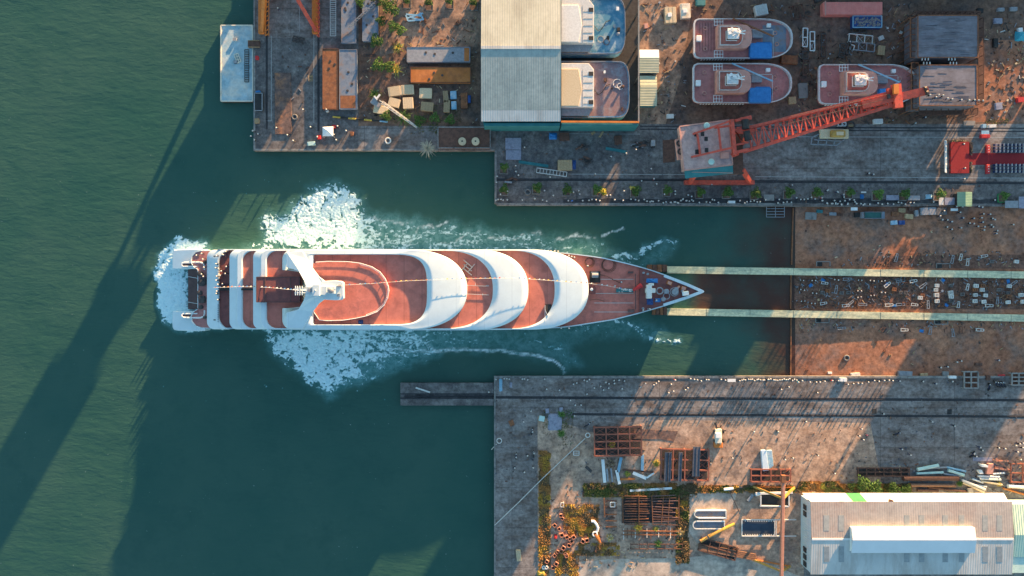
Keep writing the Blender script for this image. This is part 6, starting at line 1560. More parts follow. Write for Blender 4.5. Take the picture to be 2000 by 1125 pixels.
# ---- north quay apron stuff
def tarpheap(px,py,w_,d_,h_,mt,label,cat='tarpaulin',z=0,rz=0): return tarp(px,py,z,w_/6,d_/6,h_,M[mt],label,cat,'tarpaulin',rz)
o = thing('stacked_panels','two stacked grey lavender panels on the dark quay corner','panels',g(1003,290,0))
for (x0,y0,x1,y1,z) in ((987,269,1018,292,.5),(988,293,1018,312,.45)):
    mb=MB(); mb.pbox(x0,y0,x1,y1,.05,z); mb.build('panel',M['purple_grey'],o,bevel=.05)
tarpheap(1080,266,16,13,1.0,'blue','blue tarpaulin bundle on the quay under the teal wall')
crate(1102,268,19,14,1.2,.05,'rust_dark','dark brown bin beside the blue bundle on the quay','bin','bin',slats=1)
crate(1207,274,14,16,.8,.08,'rust_dark','dark brown pallet stack on the mid quay','pallet stack','pallet_stack',slats=4)
for a,b,mt,lb in [((1013,316),(1071,325),'teal','long blue steel profile on the quay beside the tree corner'),((1183,290),(1223,297),'teal','blue steel profile lying on the middle of the quay')]: pbeam(a,b,.9,.35,0,lb,mt)
pbeam((1155,262),(1162,258),.9,.3,0,'short plank pair on the quay','wood','plank','plank',False); pbeam((1171,268),(1178,257),.6,.3,0,'narrow short plank on the quay beside the plank pair','wood','plank','plank',False)
o = rack(1048,332,1107,341,9,1,.8,'long folded grey gangway ladder with white rungs on the quay','offwhite','gangway','gangway',w_=.2,legs=False,brace=False,rz=.14)
crate(1103,324,28,20,1.4,.02,'wood','brown timber stack with beams on the quay','timber stack','timber_stack',slats=5); tarpheap(1119,322,12,18,1.2,'blue_dark','royal blue tarpaulin over the end of the timber stack')
for px,py,lb in [(1142,314,'heap of dark scrap right of the blue-covered timber stack'),(1138,288,'heap of dark pipes on the quay below the brown bin'),(1245,283,'heap of welding gear at the mid quay, left one'),(1258,281,'heap of welding gear at the mid quay, right one'),(998,352,'small heap of netting by the notch corner trees')]:
    o = thing('scrap_heap',lb,'scrap heap',g(px,py,0)); rr=random.Random(px)
    for k in range(7):
        mb=MB(); c=g(px+rr.uniform(-9,9),py+rr.uniform(-5,5),0); mb.cbox((c[0],c[1],.25+.1*k),(rr.uniform(.8,3),rr.uniform(.2,.7),.3),rr.uniform(-.5,.5)); mb.build('piece',M[rr.choice(['dark_steel','rust_dark','grey','dark'])],o)
o = thing('generator','grey rounded generator set on the mid quay','generator',g(1276,279,0)); mb=MB(); mb.pbox(1272,273,1280,285,.1,1.4); mb.build('housing',M['grey'],o,bevel=.2); mb=MB(); mb.pbox(1273,285,1279,288,.1,1.0); mb.build('radiator',M['dark'],o)
# ladder into the slip
rack(1497,402,1532,424,2,4,-1.0,'grey access ladder frame at the slip wall','grey','ladder','ladder',w_=.18,legs=False,brace=False)
# stalls, tables, kiosk
def table(x0,y0,x1,y1,h_,mt,label,cat='table'):
    o = thing('table',label,cat,g((x0+x1)/2,(y0+y1)/2,0)); mb=MB(); mb.pbox(x0,y0,x1,y1,h_-.08,h_); mb.build('top',M[mt],o)
    for x,y in ((x0+1,y0+1),(x1-1,y0+1),(x0+1,y1-1),(x1-1,y1-1)):
        mb=MB(); p=g(x,y,0); mb.bar((p[0],p[1],0),(p[0],p[1],h_-.08),.12); mb.build('leg',M['dark_steel'],o)
    return o
for (x0,y0,x1,y1,mt,lb) in [(1731,381,1756,391,'purple_grey','grey long stall table on the quay, left of four'),(1773,382,1797,391,'grey','pale grey long stall table right of the left one'),(1834,386,1843,400,'offwhite','narrow white stall table beside the blue tub'),(1845,386,1865,400,'purple_grey','mauve stall table left of the green kiosk'),(1492,380,1512,392,'concrete_pale','flat grey table between trees on the quay'),(1963,392,1989,406,'grey','wide grey table with bench near the right edge'),(1990,384,2006,407,'purple_grey','grey table cut by the right edge'),(1422,392,1436,397,'white','white table at the quay edge below the crane'),(1662,405,1675,411,'white','white table just over the slip wall, left one'),(1857,407,1871,412,'white','white table just over the slip wall, right one'),(1682,374,1692,377,'offwhite','small cream bench behind the blue-clad man'),(1421,740,1437,746,'white','white table on the south quay edge in shade')]: table(x0,y0,x1,y1,1.0,mt,lb)
o = thing('kiosk','kiosk with green ridged roof on the north quay','kiosk',g(1885,390,0)); mb=MB(); mb.pbox(1872,377,1897,401,0,2.5); mb.build('wall',M['dark_steel'],o)
mb=MB(); X0,X1,XM=gx(1870,2.8),gx(1899,2.8),gx(1886,3.3); ya,yb2=gy(403,2.8),gy(375,2.8); mb.add([(X0,ya,2.7),(XM,ya,3.3),(X1,ya,2.7),(X0,yb2,2.7),(XM,yb2,3.3),(X1,yb2,2.7)],[(0,1,4,3),(1,2,5,4),(0,2,1),(3,4,5),(0,3,5,2)]); mb.build('roof',M['green_roof'],o)
tarpheap(1683,384,7,9,1.0,'blue','sky blue tub cover among the crowd on the quay'); tarpheap(1814,384,13,9,.9,'blue_pale','pale blue barrel cover left of a young tree on the quay')
# boats, trucks on the upper slip
o = thing('truck','green flatbed truck parked against the slip wall','truck',g(1708,420,SZ(1708))); zt_=SZ(1708)
mb=MB(); mb.pbox(1689,414,1722,426,zt_+.6,zt_+1.4); mb.build('bed',M['teal_dark'],o,bevel=.06); mb=MB(); mb.pbox(1683,414,1688.5,426,zt_+.5,zt_+1.9); mb.build('cab',M['grey_blue'],o,bevel=.15)
mb=MB(); mb.pbox(1688.5,413.5,1723,414.5,zt_+1.2,zt_+1.7); mb.pbox(1688.5,425.8,1723,426.8,zt_+1.2,zt_+1.7); mb.pbox(1722,413.5,1728,426.8,zt_+1.0,zt_+1.7); mb.build('side_board',M['grey_blue'],o)
for x in (1686,1700,1718):
    for y in (414.5,426):
        mb=MB(); p=g(x,y,zt_); mb.tube([(p[0],p[1]-.15,zt_+.45),(p[0],p[1]+.15,zt_+.45)],.45,10); mb.build('wheel',M['rubber'],o)
for px,py,w_,d_,h_,mt,lb in [(1672,420,10,9,.9,'dark','dark box left of the green truck on the slip'),(1747,418,14,8,.6,'rust','reddish box right of the green truck'),(1760,411,13,8,.7,'wood','tilted plywood box by the slip wall'),(1778,406,11,12,.8,'rust_dark','brown locker by the slip wall'),(1774,423,16,9,.6,'wood','flat plywood stack on the slip'),(1788,417,6,12,.9,'grey','grey narrow cabinet on the slip'),(1810,413,30,14,1.0,'grey','long grey covered box under the slip wall'),(1836,413,22,14,.8,'concrete_dark','dark grey pallet box under the slip wall'),(1745,435,13,8,.5,'blue_pale','pale blue pallet on the slip below the boxes'),(1760,435,12,8,.5,'blue_dark','dark blue pallet beside the pale blue one'),(1583,422,22,14,.4,'concrete_pale','pale concrete slab by the slip wall'),(1626,418,14,6,.4,'grey','small grey frame box at the slip wall'),(1640,420,10,5,.4,'rust_dark','small brown box at the slip wall'),(1600,413,12,6,.5,'teal','small teal box at the slip wall')]:
    crate(px,py,w_,d_,h_,rrange(-.1,.1),mt,lb,'box','box',z=SZ(px),slats=2)
# ---- stage
st = thing('stage','red carpeted stage with a blue white backdrop on the quay','stage',g(1872,305,0))
mb=MB(); mb.pbox(1857,277,1893,338,0,.8); mb.build('platform',M['carpet'],st)
bd = MB(); a=g(1846,336,2.6); c=g(1857,273,2.6); bd.add([(a[0],a[1],2.6),(c[0]-.2,a[1],.9),(c[0]-.2,c[1],.9),(a[0],c[1],2.6),(a[0]-.1,a[1],2.5),(c[0]-.3,a[1],.8),(c[0]-.3,c[1],.8),(a[0]-.1,c[1],2.5)],[(0,1,2,3),(7,6,5,4),(0,4,5,1),(1,5,6,2),(2,6,7,3),(3,7,4,0)]); bk=bd.build('backdrop',M['white'],st)
mb=MB()
for k in range(5):
    ya,yb2 = gy(330-k*11.5,1.8),gy(321-k*11.5,1.8)
    for (u0,u1) in ((.18,.5),(.58,.82)):
        xa,xb = a[0]+(c[0]-.2-a[0])*u0,a[0]+(c[0]-.2-a[0])*u1; za,zb3 = 2.6-1.7*u0,2.6-1.7*u1
        mb.add([(xa,ya,za+.09),(xb,ya,zb3+.09),(xb,yb2,zb3+.09),(xa,yb2,za+.09)],[(0,1,2,3)])
mb.build('printed_panel',M['print_blue'],bk)
mb=MB()
for y in (280,295,310,325,334): p=g(1846,y,0); mb.bar((p[0],p[1],0),(p[0]+.6,p[1],2.4),.12)
mb.build('brace',M['dark_steel'],st)
mb=MB(); mb.pbox(1893,299,2300,322,.0,.03); o=mb.build('red_carpet',M['carpet'],None,loc=g(1950,310,0)); tag(o,'long red carpet leading from the stage to the right edge','carpet')
# flower rows of the stage
for px,py,w_,d_,lb in [(1868,276,34,4,'row of flower pots along the upper edge of the stage'),(1895,327,5,22,'row of flower pots at the lower right of the stage'),(1896,290,4,24,'row of flower pots at the upper right of the stage')]:
    o=thing('flower_row',lb,'flowers',g(px,py,0)); lm=leafmesh(120,1,.7,.35,seed=px,mats=('leaf','leaf_dry','weed_brown')); mb=MB(); c=g(px,py,0)
    mb.add([(c[0]+x*w_/12*1.0,c[1]+y*d_/12*1.0,z+.25) for x,y,z in lm.v],lm.f); mb.m=lm.m; mb.build('foliage',[M['leaf'],M['leaf_dry'],M['weed_brown']],o,recalc=False)
    mb=MB(); mb.pbox(px-w_/2,py-d_/2,px+w_/2,py+d_/2,0,.3); mb.build('trough',M['dark'],o)
for (x0,y0,x1,y1,lb) in [(1927,283,1934,299,'red covered table at the head of the upper chair block'),(1927,321,1934,339,'red covered table at the head of the lower chair block')]:
    o=thing('table',lb,'table',g((x0+x1)/2,(y0+y1)/2,0)); mb=MB(); mb.pbox(x0,y0,x1,y1,.05,.85); mb.build('cloth',M['red'],o,bevel=.06)
    mb=MB()
    for k in range(3): mb.lathe(g((x0+x1)/2,y0+4+k*5,.85),[(.12,0),(.12,.25),(.05,.3)],8)
    mb.build('bottle',M['white'],o)
o=thing('booth','small booth with blue white roof and red cloth front near the stage','booth',g(1925,261,0)); mb=MB(); mb.pbox(1917,262,1934,269,0,1.1); mb.build('cloth_front',M['red'],o,bevel=.06); mb=MB(); mb.pbox(1917,255,1932,262,1.9,2.0); mb.build('roof',M['blue_pale'],o)
for x,y in ((1918,256),(1931,256),(1918,261),(1931,261)):
    mb=MB(); p=g(x,y,0); mb.bar((p[0],p[1],0),(p[0],p[1],1.9),.1); mb.build('post',M['grey'],o)
ch=thing('chair','x','chair',(0,0,0)); mb=MB(); mb.cbox((0,0,.47),(.62,.62,.08)); mb.build('seat',M['cloth_navy'],ch); mb=MB(); mb.cbox((.32,0,.85),(.1,.62,.55)); mb.build('backrest',M['chair_pale'],ch)
for x in (-.27,.27):
    for y in (-.27,.27): mb=MB(); mb.bar((x,y,0),(x,y,.44),.06); mb.build('leg',M['grey'],ch)
for blk,(y0) in enumerate((284,323.5)):
    for i in range(8):
        for j in range(3):
            c=g(1939+i*7.6,y0+j*6.2,0); place(ch,c[0],c[1],0,random.uniform(-.08,.08),label='white backed chair in the %s seating block beside the red carpet'%('upper','lower')[blk],group='chairs in the %s seating block'%('upper','lower')[blk],cat='chair',sc=1.25)
# ---- things at the hull blocks / tug yard
o=thing('shipping_container','long coral red container cabin at the top of the yard','container',g(1665,17,0)); mb=MB(); mb.pbox(1608,3.5,1724,28,.1,2.7); mb.build('body',M['container_lit_red'],o,bevel=.12)  # red brightened to salmon, standing in for sunlight that misses the roof
mb=MB(); mb.pbox(1611,1.5,1613.5,30,2.7,2.8); mb.build('roof_rib',M['salmon'],o)
o=thing('waste_skip','blue open skip full of rubble below the red container','skip',g(1693,42,0)); mb=MB(); mb.pbox(1665,30.5,1722,54,0,1.6); mb.build('bin',M['blue_dark'],o,bevel=.06)
mb=MB()
for q in (((1666,31),(1722,31)),((1666,53.5),(1722,53.5)),((1666,31),(1666,53.5)),((1722,31),(1722,53.5))): mb.bar(g(*q[0],1.7),g(*q[1],1.7),.3,.25)
mb.build('rim',M['blue_pale'],o); mb=MB(); rr=random.Random(2)
for k in range(120): c=g(rr.uniform(1669,1719),rr.uniform(35,51),1.6); mb.cbox((c[0],c[1],1.62+.15*rr.random()),(rr.uniform(.2,.6),rr.uniform(.2,.5),.25),rr.random()*3)
r_=mb.build('rubble',M['concrete_pale'],o); r_['kind']='stuff'
for (x0,y0,x1,y1,nx_,ny_,mt,rz,lb) in [(1568,55,1577,91,1,2,'white',.02,'white braced steel frame standing by the tugs, left of two'),(1582,62,1591,99,1,2,'white',0,'white braced steel frame standing by the tugs, right of two'),(1658,68,1704,83,3,1,'offwhite',.1,'white braced frame below the blue skip'),(1661,84,1708,99,3,1,'grey',.1,'grey braced frame below the white one'),(1664,57,1692,64,2,1,'dark_steel',.02,'dark narrow frame under the blue skip'),(1604,66,1613,110,1,2,'dark_steel',0,'dark steel frame right of the white frames'),(1567,100,1578,115,1,1,'dark_steel',0,'small dark frame below the white frames'),(1568,118,1580,146,1,2,'rust_dark',.05,'rusty ladder frame beside the lower tug bow'),(1600,68,1612,112,1,2,'rust_dark',.0,'rusty tall frame beside the skip yard'),(1640,85,1650,112,1,3,'dark_steel',.2,'leaning dark steel ladder frame'),(1545,10,1570,36,3,1,'rust_dark',-.2,'rusty timber grid at the top by the uppermost tug bow'),(1655,78,1660,106,1,1,'dark_steel',.25,'narrow dark trestle left of the grey frame'),(1660,88,1668,97,1,1,'offwhite',.3,'small white square frame beside the trestle')]:
    rack(x0,y0,x1,y1,nx_,ny_,1.0,lb,mt,'steel frame','steel_grillage',w_=.26,rz=rz)
for px,py,w_,d_,h_,rz,mt,lb in [(1567,178,18,28,.8,.05,'concrete_pale','pale plywood topped pallet stack right of the lower tug'),(1546,197,14,13,.9,.1,'wood','small wooden crate at the lower tug bow'),(1540,118,32,16,1.0,-.05,'rust','rust red slab platform between the two left tugs'),(1308,32,22,30,1.3,.05,'wood_pale','sunlit wooden pallet box with a white lid, left of two at the top'),(1337,24,19,28,1.3,.05,'cream','sunlit pale pallet box with two white slabs, right of two at the top'),(1367,5,18,16,1.2,0,'teal','teal box cut by the top edge'),(1261,52,8,9,.8,.1,'salmon','pink box beside the shed posts'),(1484,23,24,20,1.6,.2,'offwhite','white grey machine cabin above the uppermost tug'),(1720,75,10,8,.5,.4,'offwhite','small white chair-like frame below the blue skip'),(1719,100,14,18,.9,-.1,'wood','tan rounded mould form above the right tug'),(1596,-2,16,14,1,.3,'dark_steel','dark crate cut by the top edge near the red container'),(1990,196,14,9,.9,.1,'red','red tool chest on the red soil'),(1990,60,9,8,.8,.1,'white','white box at the right edge above the cyan tarpaulin'),(1942,85,9,17,.8,0,'dark','black bin on the red soil by the hull blocks'),(1948,208,14,13,.7,.1,'purple_grey','mauve grey plate box below the red soil tracks'),(1947,42,17,10,.6,0,'purple_grey','mauve flat box at the top right yard'),(1912,22,12,8,.8,-.1,'dark','dark box at the top right yard'),(1952,20,14,6,.8,0,'grey','long grey block at the top right yard, left one'),(1977,19,14,7,.8,0,'grey','long grey block at the top right yard, right one'),(1369,68,5,14,.3,.05,'white','white board beside the uppermost tug stern'),(1892,241,22,9,.5,0,'concrete_pale','pale flat slab beside the north rails'),(1308,228,14,8,.9,0,'offwhite','white box at the crane corner'),(1713,238,18,9,.9,.05,'offwhite','white steel box under the crane boom by the rails'),(1935,247,16,6,.8,.05,'offwhite','white cart beside the booth'),(1919,247,8,7,.9,0,'blue_pale','pale blue motor unit beside the booth')]:
    crate(px,py,w_,d_,h_,rz,mt,lb,'box' if 'box' in lb or 'chest' in lb else 'yard item','box' if 'machine' not in lb else 'machine_cabin',slats=3 if mt in('wood','wood_pale','rust') else 1)
for px,py,lb in [(1308,29,'white square lid on the left sunlit pallet box'),(1338,21,'white slab pair on the right sunlit pallet box')]:
    c=g(px,py,1.36); mb=MB(); mb.cbox((c[0],c[1],1.45),(1.3,1.3,.16),.1); mb.build; o=mb.build('slab',M['white'],None,loc=(c[0],c[1],1.37),bevel=.03); tag(o,lb,'slab')
tarpheap(1991,71,18,19,1.6,'cyan','crumpled cyan tarpaulin at the right edge of the red soil')
pbeam((1372,66),(1376,100),.7,.3,0,'long teal steel profile beside the uppermost tug stern','teal')
# truck-trailer machine below the boom
o=thing('forklift','sunlit yellow forklift-like machine with an open frame under the crane boom','forklift',g(1622,264,0))
mb=MB(); mb.pbox(1602,252,1658,270,.4,1.5); mb.build('chassis',M['wood_pale'],o,bevel=.15); mb=MB(); mb.pbox(1624,254,1652,267,1.5,2.8); mb.build('cab',M['yellow_orange'],o,bevel=.2); mb=MB(); mb.pbox(1634,257,1648,264,2.8,2.9); mb.build('roof',M['wood_pale'],o)
mb=MB()
for a,b in (((1586,268),(1600,262)),((1584,282),(1634,284)),((1634,284),(1650,272)),((1586,268),(1584,282)),((1590,273),(1645,276)),((1600,268),(1597,283)),((1616,270),(1613,284)),((1632,270),(1628,284))): mb.bar(g(*a,.9),g(*b,.9),.28)
mb.build('mast_frame',M['grey'],o)
for x,y in ((1606,252),(1650,252),(1606,270),(1650,270)):
    mb=MB(); p=g(x,y,0); mb.tube([(p[0],p[1]-.3,.5),(p[0],p[1]+.3,.5)],.55,12); mb.build('wheel',M['rubber'],o)
rack(1637,239,1652,246,2,1,.8,'small white frame beside the rails under the boom','white','steel frame','steel_grillage',w_=.22)
o=thing('cable_arch','dark curved hose reel beside the small white frame','hose reel',g(1662,244,0)); mb=MB(); mb.torus(g(1662,245,.9),1.2,.3,14,6); mb.build('reel',M['dark_steel'],o); mb=MB(); mb.pbox(1657,243,1667,247,0,.7); mb.build('stand',M['wood'],o)
# rubbish lying around the tug yard / red soil
rr=random.Random(77)
def scatter(n,x0,y0,x1,y1,mats,label,group,name,zf=None,smin=.5,smax=1.8,avoid=()):
    for k in range(n):
        for _ in range(20):
            px,py=rr.uniform(x0,x1),rr.uniform(y0,y1)
            if not any(a[0]<px<a[2] and a[1]<py<a[3] for a in avoid): break
        z=zf(px) if zf else 0; c=g(px,py,z); mb=MB(); l=rr.uniform(smin,smax); t=rr.random(); a=rr.random()*3.14
        if t<.45: mb.cbox((0,0,.12),(l,.18+.12*rr.random(),.2),a)
        elif t<.75:
            s=l*.5
            for q in ((-1,0),(1,0)): mb.cbox((q[0]*s*.5*math.cos(a),q[0]*s*.5*math.sin(a),.15),(.12,s*1.3,.22),a)
            mb.cbox((0,0,.15),(s,.12,.2),a)
        else: mb.cbox((0,0,.18),(l*.5,l*.45,.35),a)
        o=mb.build(name,M[rr.choice(mats)],None); o.location=c; tag(o,label,'scrap',group)
AV=[(1340,30,1560,240),(1785,20,1925,225),(1595,0,1730,60),(1595,125,1795,215)]
scatter(60,1255,5,1775,236,['rust_dark','rust','grey','dark_steel','wood','offwhite'],'piece of scrap steel or timber on the brown tug yard','scrap on the tug yard','scrap_piece',avoid=AV)
scatter(34,1925,60,2000,235,['rust_dark','wood_pale','offwhite','rust','grey'],'piece of scrap or timber on the red soil by the hull blocks','scrap on the red soil','scrap_piece')
scatter(26,745,5,935,90,['rust_dark','rust','wood','grey'],'piece of scrap lying in the sun-striped pier yard','scrap in the pier yard','scrap_piece',smax=2.4)
scatter(14,510,80,610,270,['dark_steel','grey','rust_dark'],'piece of scrap between the pier crane rails','scrap between the pier rails','scrap_piece',smax=1.4)
scatter(16,1560,420,1990,520,['rust_dark','wood_pale','dark_steel'],'small piece of timber on the open upper slipway','timber bits on the upper slipway','timber_piece',SZ,.4,1.1)
scatter(24,1560,625,1990,725,['rust_dark','wood','rust_brown','dark_steel'],'small piece of timber on the open lower slipway','timber bits on the lower slipway','timber_piece',SZ,.4,1.2)
# ---- slipway: launch rails, pits, keel blocks
for (x0,y0,x1,y1,lb) in [(1303,520,2300,537.5,'long pale greased launching way, upper of two down the slipway'),(1303,602,2300,623,'long pale greased launching way, lower of two down the slipway')]:
    o=thing('launching_way',lb,'launching way',g(1600,y0+8,SZ(1600))); z0=-1.2; z1=-.2+ (2300-2000)*.0036
    mb=MB(); h=6.8; A=[g(x0,y0,z0),g(x1,y1-3,z1),g(x1,y1-3+2*h,z1),g(x0,y0+2*h,z0)]
    A=[(x,y,z) for x,y,z in A]; mb.add(A+[(x,y,-8) for x,y,z in A],[(0,1,2,3),(0,4,5,1),(1,5,6,2),(2,6,7,3),(3,7,4,0)]); mb.build('beam',M['rail_pale'],o)
    mb=MB(); 
    for k in range(9):
        x=1380+k*85; y=y0+(y1-3-y0)*(x-x0)/(x1-x0)+h; zz=z0+(z1-z0)*(x-x0)/(x1-x0); mb.bar(g(x,y-h,zz+.02),g(x,y+h,zz+.02),.06,.06)
    mb.build('joint',M['dark_steel'],o)
for (x0,y0,x1,y1,lb) in [(1264,517,1303,531,'rusty timber cradle end on the upper launching way at the bow'),(1274,600,1303,615,'rusty timber cradle end on the lower launching way at the bow')]:
    o=thing('launch_cradle',lb,'launch cradle',g((x0+x1)/2,(y0+y1)/2,0)); n=4
    for k in range(n):
        xa=x0+(x1-x0)*k/n; mb=MB(); mb.pbox(xa+.4,y0,xa+(x1-x0)/n-.4,y1,-2.6,-.8+.1*(k%2)); mb.build('block',M['rust_dark' if k%2 else 'rust'],o,bevel=.08)
for (x,y,dirn,lb) in [(1595,511,1,'sunk black pit with pale rim above the upper way, left one'),(1829,515,1,'sunk black pit with pale rim above the upper way, right one'),(1593,621,-1,'sunk black pit with pale rim below the lower way, left one'),(1825,624,-1,'sunk black pit with pale rim below the lower way, right one')]:
    z=SZ(x); o=thing('pit',lb,'pit',g(x+13,y+4,z)); mb=MB(); mb.pbox(x,y,x+26,y+9,z-.02,z+.05); mb.build('hole',M['dark'],o); mb=MB()
    yy=y if dirn>0 else y+9
    mb.bar(g(x,yy,z+.15),g(x+26,yy,z+.15),.25,.25); mb.bar(g(x,y,z+.15),g(x,y+9,z+.15),.25,.25); mb.bar(g(x+26,y,z+.15),g(x+26,y+9,z+.15),.25,.25); mb.build('rim',M['concrete_pale'],o)
def proto_block(mt,seed):
    o=thing('keel_block','x','keel block',(0,0,0)); rr2=random.Random(seed); mb=MB()
    mb.box(-.62,-.55,0,-.36,.55,.7); mb.box(.36,-.55,0,.62,.55,.7); mb.box(-.36,-.55,0,.36,-.34,.7); mb.box(-.36,.34,0,.36,.55,.7); mb.box(-.12,-.34,0,.12,.34,.7); mb.build('frame',M[mt],o)
    mb=MB(); mb.cbox((.05,.62,.15),(1.5,.18,.25),.1); mb.build('wedge',M['rust_dark'],o); return o
def proto_trestle(mt,l=2.1,w_=.8):
    o=thing('trestle','x','trestle',(0,0,0)); mb=MB(); h=.55
    mb.bar((-l/2,-w_/2,h),(l/2,-w_/2*.7,h),.16); mb.bar((-l/2,w_/2,h),(l/2,w_/2*.7,h),.16); mb.bar((-l/2,-w_/2,h),(-l/2,w_/2,h),.16); mb.bar((l/2,-w_/2*.7,h),(l/2,w_/2*.7,h),.16); mb.bar((l*.1,-w_/2*.8,h),(l*.1,w_/2*.8,h),.12); mb.build('top_frame',M[mt],o)
    for x,y in ((-l/2,-w_/2),(-l/2,w_/2),(l/2,-w_/2*.7),(l/2,w_/2*.7)):
        mb=MB(); mb.bar((x,y,0),(x,y,h),.12); mb.build('leg',M[mt],o)
    return o
def proto_posts():
    o=thing('post_pair','x','bollard',(0,0,0))
    for x in (-.55,.55): mb=MB(); mb.lathe((x,0,0),[(.26,0),(.26,.7),(.2,.8),(.05,.82)],10); mb.build('post',M['rust_dark'],o); 
    mb=MB(); mb.lathe((-.55,0,.82),[(.2,0),(.16,.06)],8); mb.lathe((.55,0,.82),[(.2,0),(.16,.06)],8); mb.build('cap',M['offwhite'],o); return o
KB=[proto_block('offwhite',1),proto_block('rust',2),proto_block('concrete_dark',3)]; KB[0]['label']=KB[1]['label']=KB[2]['label']='keel block'
TR=[proto_trestle('offwhite'),proto_trestle('grey',2.4,.7),proto_trestle('rust_dark',2.0,.9)]; PO=proto_posts()
LBL=['pale two-holed keel block on the slipway between the launching ways','rusty two-holed keel block on the slipway between the launching ways','grey two-holed keel block on the slipway between the launching ways']
LTR=['pale steel trestle lying on the slipway','grey steel trestle lying on the slipway','rusty steel trestle lying on the slipway']
def sl(p,x,y,rz,lb,gr,cat): px,py=1560+x/4.545,500+y/4.545; return pplace(p,px,py,SZ(px),rz,label=lb,group=gr,cat=cat,sc=rrange(.9,1.1)*1.05)
for i,(x,y) in enumerate([(205,325),(250,310),(375,328),(435,325),(840,295),(900,325),(940,325),(1220,262),(1210,300),(1340,262),(1340,325),(1345,400),(1215,345),(1220,400),(1445,340),(1565,265),(1555,300),(1560,345),(1555,400),(1625,265),(1620,300),(1655,320),(1650,350),(1635,405),(1770,300),(1860,268),(1850,328),(1850,410),(1965,345),(1705,50),(1925,50),(1855,360),(1985,405),(1345,360),(1090,350),(1070,370),(2010,300),(2030,260)]):
    k=0 if i%5 in(0,2,3) and i>6 else (1 if i%3==1 else 2); sl(KB[k],x,y,rrange(-.12,.12),LBL[k],'keel blocks on the slipway','keel block')
for i,(x,y,h) in enumerate([(215,420,1),(425,205,1),(420,262,0),(225,240,1),(325,295,0),(640,290,0),(780,255,2),(895,222,3),(942,225,3),(1010,222,3),(1095,262,2),(1425,275,0),(1490,275,0),(895,430,3),(940,430,3),(1020,432,3),(1140,430,0),(1497,390,0),(1410,430,0),(1755,395,0),(1700,230,3),(410,440,1),(450,420,2),(540,440,1),(795,435,1),(860,15,0),(785,58,0),(1430,10,0),(1355,30,0),(1060,10,0),(1490,55,0),(375,640,1),(745,640,2),(930,655,1),(1160,660,0),(1430,655,0),(1600,655,3),(1360,680,0),(1990,10,0),(1640,0,3),(1900,240,2),(1800,330,0),(1680,440,1),(560,430,1),(640,440,1)]):
    k=0 if i%3==0 else (1 if i%3==1 else 2); sl(TR[k],x,y,(1.5,.05,.8,0.0)[h]+rrange(-.2,.2),LTR[k],'trestles on the slipway','trestle')
for x,y in [(20,215),(125,218),(325,212),(535,215),(640,220),(740,222),(25,300),(130,330),(530,310),(740,325),(120,420),(530,365),(645,350),(30,400)]: sl(PO,x,y,rrange(-.2,.2),'pair of short round posts standing on the slipway near the water line','post pairs on the slipway','bollard')
scatter(70,1560,543,1995,600,['rust_dark','rust_brown','grey_dark','wood','rust','rust_brown','grey'],'loose timber or steel piece among the keel blocks on the slipway','loose pieces among the keel blocks','timber_piece',SZ,.6,2.2)
for (x,y,lb) in [(215,215,'blue rag beside the upper way on the slipway'),(105,260,'blue rag near the slip water line'),(1280,212,'blue rag beside the upper way, mid slipway'),(1860,225,'blue rag by the upper way near the right edge'),(1090,665,'blue cloth heap below the lower way'),(850,440,'flat blue sheet on the slipway beside the lower way'),(1310,435,'small blue rag beside the lower way'),(780,250,'blue sheet leaning on a trestle, slipway middle')]:
    px,py=1560+x/4.545,500+y/4.545; tarp(px,py,SZ(px),1.4,1.0,.35,M['blue'],lb,'rag','rag',rrange(0,3))
# slip wall line at the water
mb=MB()
for y0,y1 in ((406,517),(535,603),(619,733)): mb.bar(g(1549 if y0<500 else 1545,y0,-1.85),g(1546 if y0<500 else 1544,y1,-1.85),.35,.5)
struct('slip_sill',mb,M['rust'])
# things on slipway near south quay
for px,py,w_,d_,h_,mt,lb in [(1645,741,14,7,.8,'white','white covered table at the slipway foot of the south quay'),(1669,732,18,8,.8,'offwhite','pale curved sheet at the slip wall'),(1766,731,27,13,.8,'grey','grey canvas topped box against the south slip wall'),(1803,733,15,9,.6,'wood','brown crate against the south slip wall'),(1845,731,12,12,.7,'concrete_pale','pale open crate against the south slip wall'),(1910,711,14,6,.5,'rust_dark','small brown bench on the lower slipway'),(1955,735,13,7,.5,'red','dull red mat by the square manhole frames'),(1928,737,8,9,.7,'rust_dark','brown barrel end by the manhole frames'),(1858,736,14,5,.9,'white','white trolley against the south slip wall'),(1620,728,8,4,.5,'white','small white box near the slip corner')]:
    crate(px,py,w_,d_,h_,rrange(-.06,.06),mt,lb,'box','box',z=SZ(px) if py<736 else 0,slats=2)
for (x0,y0,x1,y1,lb) in [(1883,726,1910,758,'white steel frame of six dark square openings straddling the south slip wall'),(1976,729,2003,752,'white steel frame with dark openings at the right edge of the slip wall')]:
    o=rack(x0,y0,x1,y1,2,3,1.3,lb,'concrete_pale','steel frame','steel_grillage',w_=.42,brace=False); mb=MB(); a=g(x0,y1,.6); c=g(x1,y0,.6); mb.box(a[0],a[1],.3,c[0],c[1],.6); mb.build('floor',M['rust_dark'],o)
